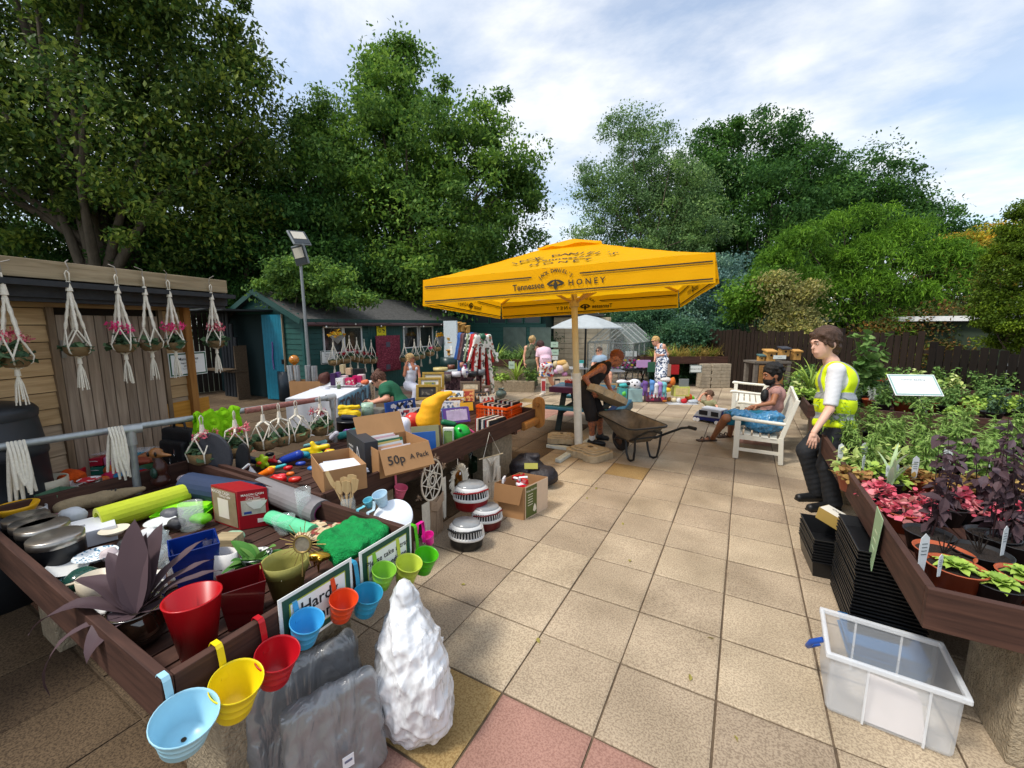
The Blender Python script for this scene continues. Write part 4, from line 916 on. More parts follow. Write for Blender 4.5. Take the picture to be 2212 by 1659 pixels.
for i,mt in enumerate((mat('#4b8fb2',.6,.1),mat('#1f3f78',.6))):seat('end_seat',(Lt+.1-i*.125,Wt/2,SH+.003),(.115,Wt-.25,.045),mt)
for i in range(6):
 seat('table_top',(Lt/2-.04,.42+i*.125,.74),(Lt-.16,.118,.045),[pur,mat('#7f86b4',.55,.2,8),mat('#5fa0b8',.55,.2,8),mat('#8c93bd',.55,.2,8),mat('#5fa0b8',.55,.2),mat('#3d8fb0',.55)][i])
m=MB();m.box((Lt/2-.04,.35,.72),(Lt-.16,.03,.1));m.build('edge_board',pur,o)
for x in (.3,Lt-.32):
 for s,(y0,y1) in enumerate(((.1,.5),(Wt-.1,Wt-.5))):
  m=MB();m.bar((x,y0,0),(x,y1,.72),.05,.1,up=(1,0,0));m.build('leg',dk,o,bevel=.004)
 m=MB();m.bar((x+.05,.02,SH-.07),(x+.05,Wt-.02,SH-.07),.045,.1);m.bar((x+.05,.4,.67),(x+.05,Wt-.4,.67),.045,.09);m.build('crossbar',dk,o)
m=MB();m.bar((Lt-.3,Wt/2-.5,.36),(Lt+.13,Wt/2-.5,.36),.04,.09);m.bar((Lt-.3,Wt/2+.5,.36),(Lt+.13,Wt/2+.5,.36),.04,.09);m.box((Lt+.17,Wt/2,.36),(.03,Wt-.3,.12));m.build('end_support',mat('#4d5f60',.7,.15),o)
TABM=o.matrix_basis.copy()
ptop=Vector((N1.x,N1.y,0))+u*.42+v*.7
q=thing('gift_box','red and white patterned box on the purple picnic table top','box',(ptop.x,ptop.y,.765),o.rotation_euler[2])
m=MB();m.box((0,0,.03),(.30,.22,.06),m=1);m.box((0,0,.085),(.31,.23,.05),m=0);m.build('carton',[patches(['#b52c2c','#e7d9cf','#c24a3c','#8f2222'],30),mat('#4a5a78')],q,bevel=.004)
# ================================================================ WHEELBARROW
wl=on((1340,972));l1=on((1362,993));l2=on((1412,989));mid=(l1+l2)/2
ax=Vector((.62,-.79,0))*.9;ax=((on((1404,937),.5)+on((1487,928),.6))/2-Vector((wl.x,wl.y,0)));ax.z=0;ax.normalize()
o=thing('wheelbarrow','empty black wheelbarrow with a dusty tray standing in front of the bending man','wheelbarrow',(wl.x,wl.y,0),math.atan2(ax.y,ax.x))
bk=mat('#202224',.4,.15,14);tub=mat('#2a2825',.35,.2,10)
m=MB();m.lathe([(.10,-.045),(.155,-.05),(.18,-.03),(.185,0),(.18,.03),(.155,.05),(.10,.045),(.10,-.045)],28,rot=rot3(math.pi/2,0,0),c=(0,0,.185));wq=m.build('wheel',mat('#2c2724',.8,.25,20),o)
m=MB();m.lathe([(.02,-.05),(.10,-.03),(.10,.03),(.02,.05)],20,rot=rot3(math.pi/2,0,0),c=(0,0,.185));m.cyl((0,-.12,.185),(0,.12,.185),.014,8);m.build('rim',mat('#6b5040',.6,.3,30),wq)
def rr(x0,x1,w0,w1,z,r=.1):
 pts=[]
 for (cx,cy,a0) in ((x1,w1,0),(x0,w0,90),(x0,-w0,180),(x1,-w1,270)):
  for i in range(6):
   a=R(a0+i*18);sx=-1 if a0 in (90,180) else 1;sy=1 if a0 < 180 else-1
   pts.append((cx-sx*r+r*math.cos(a),cy-sy*r+r*math.sin(a),z+(.07*max(0,(.2-cx)) if False else 0)))
 return pts
m=MB();secs=[]
for t in np.linspace(0,1,7):
 z=.27+.25*t;x0=.12-.36*t;x1=.52+.16*t;w0=.16+.13*t;w1=.19+.12*t
 s=rr(x0,x1,w0,w1,z,.07+.04*t);s=[(p[0],p[1],p[2]+max(0,(.1-p[0]))*.18*t) for p in s];secs.append(s)
n=len(secs[0]);rim=[(p[0]*1.0+(.02 if p[0] > .2 else-.02),p[1]*1.06,p[2]-.006) for p in secs[-1]];rim2=[(p[0],p[1],p[2]-.02) for p in rim]
allr=[s for s in secs]+[rim,rim2]
m.add([q for s in allr for q in s],np.array([(i*n+j,i*n+(j+1) % n,(i+1)*n+(j+1) % n,(i+1)*n+j) for i in range(len(allr)-1) for j in range(n)]),0,True);m.add(secs[0],[tuple(range(n))])
m.build('tray',patches(['#57493a','#443a30','#6b5c49','#332d28'],9,.75,'NOISE') if False else mat('#6e6252',.7,.45,7),o,solid=.006)
m=MB();m.tube(rim+[rim[0]],.012,6);m.build('rolled_rim',bk,o)
for s in (-1,1):
 m=MB();m.tube([(-.0,s*.11,.185),(.1,s*.14,.24),(.55,s*.2,.32),(.72,s*.24,.42),(.98,s*.27,.56),(1.12,s*.275,.6)],.017,8);fr=m.build('frame_tube',bk,o)
 m=MB();m.tube([(1.1,s*.275,.6),(1.22,s*.275,.605)],.023,10);m.build('grip',mat('#111213',.6),fr)
 m=MB();m.tube([(.38,s*.18,.29),(.42,s*.19,.1),(.47,s*.19,.02),(.53,s*.2,.017),(.6,s*.2,.05),(.63,s*.21,.2),(.64,s*.22,.36)],.016,8);m.build('leg',bk,o)
m=MB();m.tube([(.5,-.2,.3),(.5,.2,.3)],.012,6);m.tube([(.66,-.22,.37),(.66,.22,.37)],.012,6);m.build('cross_brace',bk,o)
# ================================================================ WHITE BENCHES
wp=mat('#e2e0d3',.5,.05,9)
def bench(name,label,loc,rz,L_):
 o=thing(name,label,'bench',loc,rz)
 D_=.56
 for y in (0,L_):
  m=MB();m.box((0,y,.29),(.075,.05,.56));m.build('front_leg',wp,o,bevel=.004)
  m=MB();m.bar((D_,y,0),(D_-.02,y,.38),.06,.05,up=(0,1,0));m.bar((D_-.02,y,.37),(D_+.13,y,.93),.055,.045,up=(0,1,0));m.build('rear_leg',wp,o,bevel=.004)
  m=MB();m.tube([(-.075,y,.585),(-.045,y,.6),(0,y,.6),(.2,y,.588),(.4,y,.58),(D_+.03,y,.575)],[.02,.033,.03,.026,.026,.026],8);m.build('armrest',wp,o)
  m=MB();m.box((D_/2,y,.33),(D_-.06,.03,.06));m.box((D_/2,y,.15),(D_-.06,.025,.045));m.build('side_rail',wp,o)
 for i in range(5):m=MB();m.box((.02+i*.108,L_/2,.378-.008*i),(.085,L_+.03,.022));m.build('seat_slat',wp,o,bevel=.003)
 m=MB();m.box((-.01,L_/2,.335),(.025,L_-.05,.07));m.build('front_rail',wp,o)
 m=MB();m.bar((D_+.12,.02,.9),(D_+.12,L_-.02,.9),.03,.08);m.bar((D_+.02,.02,.45),(D_+.02,L_-.02,.45),.03,.05);m.build('back_rail',wp,o)
 n=int(L_/.11)
 m=MB()
 for i in range(n):y=.06+i*(L_-.12)/(n-1);m.bar((D_+.02,y,.45),(D_+.12,y,.88),.05,.014,up=(1,0,0))
 m.build('back_slats',wp,o)
 return o
bA=on((1588,990));bB=on((1678,1003));
ben1=bench('garden_bench','white wooden garden bench nearest the camera, carrying the bearded man and blue bags',bA,math.atan2((bB-bA).y,(bB-bA).x),1.45)
ben2=bench('garden_bench','empty white wooden garden bench behind the seated bearded man',on((1582,908)),math.atan2((bB-bA).y,(bB-bA).x)+.03,1.5)
BEN=ben1.matrix_basis.copy()
# ================================================================ WHITE PARASOL, far
pb=on((1262,835));o=thing('garden_parasol','pale blue-white octagonal parasol on a black pole beside the greenhouse','parasol',pb)
hz=zat(pb,707);pk=zat(pb,680);rr_=78*depth(pb)/FPX
m=MB()
m.lathe([(.02,pk),(rr_*.35,pk-(pk-hz)*.22),(rr_*.7,pk-(pk-hz)*.58),(rr_,hz),(rr_+.005,hz-.03)],8,sm=False);m.build('canopy',thin(S('#cfd8dc'),.4,.7),o)
m=MB();m.tube([(0,0,0),(0,0,pk+.04)],.026,10);m.build('pole',mat('#17191b',.5),o)
for k in range(8):a=k*math.pi/4;m=MB();m.bar((.02,0,pk-.03),(rr_*.98,0,hz+.0),.012,.015);q=m.build('rib',mat('#1c1e20'),o);q.rotation_euler=(0,0,a)
m=MB();m.lathe([(.001,.08),(.05,.08),(.22,.03),(.24,0)],20);m.build('foot',mat('#222426',.6),o)
# ================================================================ PEOPLE
def nz(v):v=Vector(v);return v.normalized()
def hand(w,d,n,s=1.,curl=.5,left=1,spread=1.):
 """wrist, direction of the palm, palm normal (the side the fingers close to): capsules of palm, four fingers and thumb"""
 d=nz(d);n=Vector(n);n=(n-d*n.dot(d)).normalized();x=d.cross(n)*left;o=Vector(w);P=[]
 pl=.088*s;P.append(('c',o,o+d*.03*s,.024*s,.026*s))
 for q in (-1,0,1):P.append(('c',o+d*.025*s+x*q*.016*s,o+d*pl*.9+x*q*.024*s,.016*s,.0135*s))
 for i,(L_,off) in enumerate(((.072,-.031),(.080,-.0105),(.075,.0105),(.058,.030))):
  a=o+d*pl*(1 if i in (1,2) else .95)+x*off*s;dd=(d+x*off*3*spread).normalized();c=curl*(1+.08*i);seg=(.45,.32,.23)
  for k,t in enumerate(seg):
   ang=c*(.5+.45*k);di=(dd*math.cos(ang)+n*math.sin(ang)).normalized();b=a+di*L_*t*s*1.05;r0=(.0095-.0011*k)*s;P.append(('c',a,b,r0,r0*.92,.003));a=b
 a=o+d*.028*s-x*.026*s+n*.006*s;di=(d*.62-x*.62+n*(.35+.3*curl)).normalized();b=a+di*.042*s;P.append(('c',a,b,.0125*s,.0105*s,.006))
 di=(d*.85-x*.2+n*(.4+.3*curl)).normalized();P.append(('c',b,b+di*.034*s,.0105*s,.0085*s,.004))
 return P
def cut(a,b,t,r,L_=.3):
 a,b=Vector(a),Vector(b);d=(b-a);ln=d.length;d.normalize();u=Vector((0,0,1)) if abs(d.z) < .9 else Vector((1,0,0));x=d.cross(u).normalized();y=d.cross(x)
 c=a+d*(ln*t+L_);M_=Matrix(((x[0],y[0],d[0]),(x[1],y[1],d[1]),(x[2],y[2],d[2])));return ('b',tuple(c),(r,r,L_),M_,.002)
def frame(fdir,up):
 u=nz(up);f=Vector(fdir);f=(f-u*f.dot(u)).normalized();x=f.cross(u);return Matrix(((x[0],f[0],u[0]),(x[1],f[1],u[1]),(x[2],f[2],u[2])))
SKIN={'fair':'#d9a085','tan':'#b9785a','brown':'#9a6648','red':'#b06a46','pale':'#dcae98'}
def skinmat(k):return mat(SKIN[k],.5,.07,18,spec=.35)
def person(label,ref,D0,J,s=1.,face=180.,skin='fair',hair=('#4a3528','short'),tilt=0.,look=None,tw=.165,td=.115,hw=.165,vox=.011,tops=(),bottoms=(),shoes=None,socks=None,arms=('L','R'),legs=('L','R'),glasses=False,beard=None,hcurl=.4,hnorm=None,tattoo=None,extra=None,legr=1.,armr=1.,upv=None,group=None,handv=.0042,headup=None,hk=1.1):
 base=atD(ref,D0);base=Vector((base.x,base.y,0));o=thing('person',label,'person',base,group=group)
 def W(v):return Vector(v)-base
 j={k:W(atD((p[0],p[1]),D0+(p[2] if len(p) > 2 else 0))) for k,p in J.items()}
 th=R(face);F=RX*math.cos(th)+HEAD*math.sin(th);SD=F.cross(Vector((0,0,1)))
 th2=R(look if look is not None else face);F2=RX*math.cos(th2)+HEAD*math.sin(th2);F2=(F2-Vector((0,0,1))*math.tan(R(tilt))).normalized()
 pel,chest,neck,head=j['pelvis'],j['chest'],j['neck'],j['head']
 tf=frame(F,chest-pel);hf=frame(F2,headup or (head-neck)*.4+Vector((0,0,1))*.12);HM=hf
 def hp(x,y,z):return head+hf@Vector((x*s*hk,y*s*hk,z*s*hk))
 def el(c,r,fr):return ('e',tuple(c),tuple(q for q in r),fr)
 def eh(c,r,fr):return ('e',tuple(c),tuple(q*hk for q in r),fr)
 hd=[eh(hp(0,-.012,.022),(.076*s,.095*s,.094*s),hf),eh(hp(0,.022,-.035),(.060*s,.070*s,.078*s),hf),eh(hp(0,.05,-.085),(.032*s,.030*s,.028*s),hf),
    ('c',hp(0,.086,.012),hp(0,.106,-.02),.009*s,.0115*s,.012),eh(hp(.073,-.012,-.01),(.012*s,.024*s,.032*s),hf),eh(hp(-.073,-.012,-.01),(.012*s,.024*s,.032*s),hf),
    ('c',hp(.025,.086,.03),hp(-.025,.086,.03),.012*s,.012*s),('c',hp(.018,.086,-.056),hp(-.018,.086,-.056),.007*s,.007*s)]
 nk=[('c',neck,head-hf@Vector((0,.01*s,.06*s)),.062*s,.054*s)]
 tu=(chest-pel).normalized();mid=(chest+pel)/2
 torso=[el(chest,(tw,td,.17*s),tf),el(mid,(tw*.93,td*.98,.17*s),tf),el(pel,(hw,td*1.05,.13*s),tf)]
 if 'shL' in j and 'shR' in j:torso += [('c',j['shL'],j['shR'],.058*s,.058*s,.05),('c',neck,chest,.07*s,.09*s)]
 A,Lg={},{}
 for q in arms:A[q]=(j['sh'+q],j['el'+q],j['wr'+q])
 for q in legs:Lg[q]=(j['hip'+q],j['kn'+q],j['an'+q])
 def armp(a,ex=0,k=1.):
  return [('c',a[0],a[1],(.05*s*armr+ex)*k,(.039*s*armr+ex)*k,.02),('c',a[1],a[2],(.040*s*armr+ex)*k,(.027*s+ex)*k,.015)]
 def legp(a,ex=0):return [('c',a[0],a[1],.088*s*legr+ex,.058*s*legr+ex,.03),('c',a[1],a[1]+(a[2]-a[1])*.35,.057*s*legr+ex,.059*s*legr+ex,.02),('c',a[1]+(a[2]-a[1])*.3,a[2],.058*s*legr+ex,.036*s+ex,.02)]
 sk=hd+nk+torso
 for q in A:sk += armp(A[q])
 for q in Lg:
  sk += legp(Lg[q])
  if 'to'+q in j and not shoes:sk += [('c',Lg[q][2],j['to'+q],.036*s,.026*s),('c',Lg[q][2]+Vector((0,0,-.02*s)),Lg[q][2]+(Lg[q][2]-j['to'+q]).normalized()*.03*s-Vector((0,0,.03*s)),.03*s,.028*s)]
 m=MB();blend(m,sk,vox*s,.025*s)
 for q in A:
  d=j.get('ha'+q);d=(d-A[q][2]) if d is not None else (A[q][2]-A[q][1])
  n_=(hnorm or {}).get(q);n_=(RX*n_[0]+HEAD*n_[1]+Vector((0,0,1))*n_[2]) if n_ else (-SD if q == 'R' else SD)
  blend(m,hand(A[q][2],d,n_,s,hcurl if not isinstance(hcurl,dict) else hcurl[q],-1 if q == 'L' else 1),handv*s,.005)
 m.build('body',tattoo or skinmat(skin),o)
 if s*FPX/D0 > 25:
  m=MB()
  for sx in (-1,1):m.ball(hp(sx*.028,.083,.012),(.010*s,.007*s,.005*s),8,rot=hf)
  m.build('eyes',mat('#e3dcd2',.2),o)
  m=MB()
  for sx in (-1,1):m.ball(hp(sx*.028,.0885,.0115),.0042*s,8)
  m.build('pupils',mat('#241a12',.15),o)
  m=MB()
  for sx in (-1,1):m.tube([hp(sx*.012,.097,.032),hp(sx*.028,.097,.039),hp(sx*.045,.085,.033)],.0045*s,5)
  m.build('eyebrows',mat(hair[0],.8),o)
  m=MB();m.tube([hp(-.02,.086,-.056),hp(0,.094,-.055),hp(.02,.086,-.056)],.0035*s,6);m.build('mouth',mat('#a5564c',.5),o)
 if glasses:
  m=MB()
  for sx in (-1,1):m.ball(hp(sx*.032,.098,.014),(.027*s,.010*s,.02*s),10,rot=hf);m.tube([hp(sx*.058,.09,.02),hp(sx*.08,.0,.015)],.004*s,5)
  m.tube([hp(-.012,.106,.018),hp(.012,.106,.018)],.004*s,5)
  m.build('sunglasses' if glasses is True else 'glasses',mat('#121214',.12) if glasses is True else mat('#2b1c18',.3),o)
 hc,hs=hair[0],hair[1];hm=mat(hc,.65,.3,22,bump=.8,fine=90,stretch=(1,1,.3))
 cap=[eh(hp(0,-.022,.034),(.087*s,.102*s,.099*s),hf)];sb=[eh(hp(0,.085,-.055),(.075*s,.09*s,.105*s),hf)]
 sb += [] if hs in ('long','wavy') else [('b',tuple(hp(0,.0,-.175)),(.15*s,.16*s,.1*s),hf,.01)];nzv=.004
 if hs == 'mop':cap += [('c',hp(.05,.045,.085),hp(-.055,.05,.08),.026*s,.028*s),('c',hp(.068,.03,.05),hp(.074,.0,-.025),.02*s,.016*s),('c',hp(-.068,.03,.05),hp(-.074,.0,-.025),.02*s,.016*s),eh(hp(0,-.03,.06),(.095*s,.108*s,.085*s),hf),('c',hp(.07,.02,.04),hp(.074,.01,-.01),.02*s,.014*s),('c',hp(-.07,.02,.04),hp(-.074,.01,-.01),.02*s,.014*s),eh(hp(0,-.06,-.03),(.078*s,.065*s,.085*s),hf)];sb[1:]=[];nzv=.006
 if hs == 'curly':
  cap += [eh(hp(0,-.025,.08),(.098*s,.1*s,.085*s),hf),eh(hp(0,-.07,.0),(.08*s,.06*s,.09*s),hf)];rg=np.random.default_rng(5)
  for _ in range(46):d=rg.normal(size=3);d /= np.linalg.norm(d);d[2]=abs(d[2])*.9-.15;d[1] -= .15;cap.append(eh(hp(d[0]*.1,-.025+d[1]*.095,.06+d[2]*.12),(.026*s,)*3,None))
 if hs in ('bun','tied'):cap += [eh(hp(0,-.10 if hs == 'tied' else-.07,.045 if hs == 'tied' else .115),(.04*s,.045*s,.042*s),hf),eh(hp(0,-.06,-.02),(.06*s,.05*s,.06*s),hf)]
 if hs == 'long':cap += [('c',hp(0,-.07,.0),hp(0,-.09,-.12),.07*s,.05*s),eh(hp(0,-.04,.03),(.09*s,.1*s,.09*s),hf)]
 if hs == 'wavy':cap += [('c',hp(.06,-.04,.03),hp(.07,-.03,-.07),.04*s,.04*s),('c',hp(-.06,-.04,.03),hp(-.07,-.03,-.07),.04*s,.04*s),eh(hp(0,-.03,.06),(.098*s,.108*s,.08*s),hf)];nzv=.009
 if hs == 'short':cap=[eh(hp(0,-.02,.03),(.080*s,.100*s,.093*s),hf)]
 if hs in ('mop','wavy','long','tied','bun'):
  rg=np.random.default_rng(8)
  for _ in range(90 if hs == 'mop' else 50):
   d=rg.normal(size=3);d /= np.linalg.norm(d);d[2]=abs(d[2])*1.1-.25;d /= np.linalg.norm(d);a_=Vector((d[0]*.088,-.022+d[1]*.104,.034+d[2]*.1));t_=Vector((rg.normal()*.3,(.5 if d[1] > 0 else-.3),-1));t_=(t_-Vector(d)*t_.dot(Vector(d))*.85).normalized()
   if a_.y > .05 and a_.z < .05:continue
   cap.append(('c',hp(*a_),hp(*(a_+t_*.045)),.013*s,.004*s,.004))
 m=MB();blend(m,cap,.006*s,.018*s,noise=nzv*s,sub=sb,nseed=3);m.build('hair',hm,o)
 if beard:
  m=MB();blend(m,[eh(hp(0,.03,-.07),(.066*s,.072*s,.058*s),hf),('c',hp(.03,.09,-.045),hp(-.03,.09,-.045),.011*s,.011*s),('c',hp(.066,.0,-.0),hp(.06,.02,-.06),.014*s,.02*s),('c',hp(-.066,.0,-.0),hp(-.06,.02,-.06),.014*s,.02*s)],.006*s,.015*s,sub=[('c',hp(.014,.11,-.058),hp(-.014,.11,-.058),.008*s,.008*s),eh(hp(0,.07,.01),(.055*s,.06*s,.045*s),hf)])
  m.build('beard',mat(beard,.8,.3,40,bump=.6),o)
 for nm,mt,part_,kw in list(tops)+list(bottoms):
  P,sb=[],list(kw.get('sub',[]));ex=kw.get('ex',.014)*s
  if 'torso' in part_:
   P += [el(chest,(tw+ex,td+ex,.165*s+ex*.4),tf),el(mid-tu*.0,(tw*kw.get('waist',.96)+ex,td*1.02+ex,.17*s),tf),el(pel+tu*kw.get('hem',.02),(hw+ex,td*1.08+ex,.12*s),tf)]
   if 'shL' in j:P += [('c',j['shL'],j['shR'],.052*s+ex,.052*s+ex,.05)]
   if kw.get('hemcut') is not None:sb.append(cut(chest,pel,kw['hemcut'],.5,.25))
   if kw.get('neckcut',True):sb.append(el(neck+tu*.035*s+tf@Vector((0,.012*s,0)),(.07*s,.075*s,kw.get('neckd',.06)*s),tf))
  if 'straps' in part_:
   for sx in (-1,1):P += [('c',neck+tf@Vector((sx*.09*s,.0,-.01*s)),chest+tf@Vector((sx*.085*s,.085*s,.06*s)),.05*s,.05*s),('c',neck+tf@Vector((sx*.09*s,.0,-.01*s)),chest+tf@Vector((sx*.085*s,-.075*s,.06*s)),.05*s,.05*s)]
   P += [el(chest-tu*.05*s,(tw*.93+ex,td+ex,.15*s),tf),el(mid,(tw*.93+ex,td+ex,.17*s),tf),el(pel+tu*.02,(hw*.95+ex,td*1.05+ex,.12*s),tf),('c',neck-tu*.02+tf@Vector((0,-.04*s,0)),chest+tf@Vector((0,-.03*s,0)),.06*s,.1*s)]
   if kw.get('hemcut') is not None:sb.append(cut(chest,pel,kw['hemcut'],.5,.25))
  if 'pelvis' in part_:P += [el(pel,(hw+ex,td*1.05+ex,.13*s),tf)]
  if 'sleeves' in part_:
   for q in A:a=A[q];P += armp(a,ex*1.15)[:1 if kw.get('sl',.6) < 1 else 2];sb.append(cut(a[0],a[1],kw.get('sl',.6),.12) if kw.get('sl',.6) < 1 else cut(a[1],a[2],kw['sl']-1,.1))
  if 'legs' in part_:
   for q in Lg:
    a=Lg[q];lx=kw.get('lx',ex);ll=kw.get('ll',1.95)
    if ll <= 1:P += [('c',a[0],a[1],.09*s*legr+lx,.062*s*legr+lx*1.5,.03)];sb.append(cut(a[0],a[1],ll,.2))
    else:P += [('c',a[0],a[1],.09*s*legr+lx,.062*s*legr+lx,.03),('c',a[1],a[2],.060*s*legr+lx,kw.get('cuff',.05)*s+lx,.02)];sb.append(cut(a[1],a[2],ll-1,.16))
  if 'skirt' in part_:
   for q in Lg:a=Lg[q];P += [('c',a[0],a[1],.12*s,.11*s,.08),('c',a[1],a[2],.11*s,.12*s,.1)]
   P.append(('c',pel,(Lg[legs[0]][2]+Lg[legs[-1]][2])/2,.15*s,.15*s,.1));sb.append(cut(pel,(Lg[legs[0]][2]+Lg[legs[-1]][2])/2,kw.get('ll',.9),.5))
  P += kw.get('add',[])
  m=MB();blend(m,P,vox*s*.9,kw.get('k',.03)*s,noise=kw.get('noise',.004)*s,sub=sb,nseed=int(kw.get('seed',2)))
  m.build(nm,mt,o)
 if shoes:
  for q in Lg:
   if 'to'+q not in j:continue
   a,t=Lg[q][2],j['to'+q];d=(t-a);d.z=0;d.normalize();g0=a.copy();zf=shoes.get('z',0.);
   m=MB();P=[('c',Vector((a.x,a.y,zf+.05*s))-d*.03*s,Vector((t.x,t.y,zf+.036*s)),.05*s,.042*s),('c',Vector((a.x,a.y,zf+.06*s)),Vector((a.x,a.y,zf+.10*s)),.052*s,.05*s)]
   blend(m,P,.007*s,.02,clip=lambda X,Y,Z:(zf-Z)+0*X+0*Y);sq=m.build('shoe',mat(shoes['c'],.45,.15,30),o)
   if shoes.get('sole'):m=MB();m.bar(Vector((a.x,a.y,zf+.012))-d*.06*s,Vector((t.x,t.y,zf+.012))+d*.03*s,.075*s,.022);m.build('sole',mat(shoes['sole'],.7),sq)
 if socks:
  for q in Lg:a=Lg[q];m=MB();m.tube([a[2]+(a[1]-a[2])*socks.get('h',.28),a[2]+Vector((0,0,.01))],[.052*s,.044*s],14);m.build('sock',mat(socks['c'],.8,.05,60,bump=.3),o)
 if extra:extra(o,j,dict(hf=hf,tf=tf,F=F,SD=SD,s=s,A=A,L=Lg,hp=hp,tu=tu,chest=chest,pel=pel,mid=mid,base=base))
 return o
def J_(Zx,d):return {k:tuple(Zx(v[0],v[1]))+tuple(v[2:]) for k,v in d.items()}
tshirt=lambda c,b=.3:mat(c,.85,.06,8,bump=b,fine=60)

# --- 1 youth in the yellow vest
D1=depth(on(Z4(915,1490)))
def vest_bits(o,j,g):
 pass
def hivis():
 tw,td=.205,.150
 J=J_(Z4,dict(head=(902,422),neck=(952,540),chest=(985,665),pelvis=(968,960),shL=(985,595,-.17),shR=(945,600,.19),elL=(940,850,-.20),wrL=(838,1000,-.22),haL=(822,1090,-.22),elR=(900,850,.28),wrR=(860,960,.30),
    hipL=(980,990,-.09),knL=(925,1215,-.10),anL=(965,1480,-.06),toL=(820,1475,-.10),hipR=(915,985,.10),knR=(785,1120,.12),anR=(865,1405,.16),toR=(745,1410,.16)))
 def ex(o,j,g):
  s=1;tf=g['tf'];ch,pe,tu=g['chest'],g['pel'],g['tu'];mid=g['mid']
  def body(e):return [('e',tuple(ch),(tw+e,td+e,.20+e*.3),tf),('e',tuple(mid),(tw*.98+e,td*1.02+e,.2),tf),('e',tuple(pe+tu*.02),(tw*.97+e,td*1.04+e,.14),tf),('c',j['shL']*.8+j['shR']*.2,j['shR']*.8+j['shL']*.2,.058+e,.058+e,.05)]
  neckhole=('e',tuple(j['neck']+tu*.05+tf@Vector((0,.05,0))),(.075,.10,.15),tf)
  arms_=[('e',tuple(j['sh'+q]+(j['el'+q]-j['sh'+q])*.25),(.10,.12,.16),tf) for q in 'LR']
  vm=mat('#d9f00a',.6,.04,5,bump=.25,fine=30)
  m=MB();blend(m,body(.033),.0095,.04,sub=[neckhole,cut(ch,pe,1.02,.5,.25)]+arms_,noise=.006);v=m.build('hi_vis_vest',vm,o)
  gm=mat('#9a9fa2',.35,.05,60,metal=.2)
  for t in (.33,.78):
   c=ch+(pe-ch)*t
   m=MB();blend(m,body(.038),.008,.04,sub=arms_+[cut(ch,pe,t+.085,.5,.3),cut(pe,ch,1-t+.085,.5,.3)],noise=.006);m.build('reflective_band',gm,v)
  sl=lambda X,Y,Z,px:None
  for sx in (-1,1):
   ax_=tf@Vector((1,0,0));c0=float(ax_.dot(ch)+sx*.105)
   m=MB();blend(m,body(.037),.008,.04,sub=[neckhole,cut(ch,pe,.32,.5,.3)]+arms_,noise=.006,clip=lambda X,Y,Z,a=ax_,c=c0:np.abs(X*a[0]+Y*a[1]+Z*a[2]-c)-.026);m.build('shoulder_band',gm,v)
  m=MB();P=[(j['elL']+(j['wrL']-j['elL'])*t)+HEAD*-.036+RX*.012+Vector((0,0,.0)) for t in (-.2,.0,.1,.25)];m.tube([P[0]+RX*.0,P[1]-RX*.004,P[2]+RX*.0,P[3]+RX*.0],.004,5);m.tube([P[1],P[1]+RX*.03+Vector((0,0,-.01))],.004,5);m.tube([P[1]-Vector((0,0,.03)),P[1]+RX*.03-Vector((0,0,.05))],.005,5);m.build('arm_tattoo',mat('#3a2520',.6),o)
 return person('young person in a yellow hi-vis vest and dark trousers standing beside the plant bed',Z4(915,1490),D1,J,1.04,face=152,look=188,tilt=14,skin='pale',hair=('#4b3528','mop'),tw=tw,td=td,hw=.19,vox=.010,
  tops=[('tshirt',tshirt('#d8d9dc'),'torso sleeves',dict(sl=.92,ex=.018,neckd=.05,hemcut=1.0,noise=.004))],
  bottoms=[('trousers',mat('#1e2126',.8,.2,20,bump=.3),'pelvis legs',dict(ex=.012,lx=.022,ll=1.98,cuff=.055,noise=.009))],
  shoes=dict(c='#17181a',sole='#101010'),hcurl=.55,extra=ex,legr=1.05,armr=1.02,hk=1.28)
hivis()

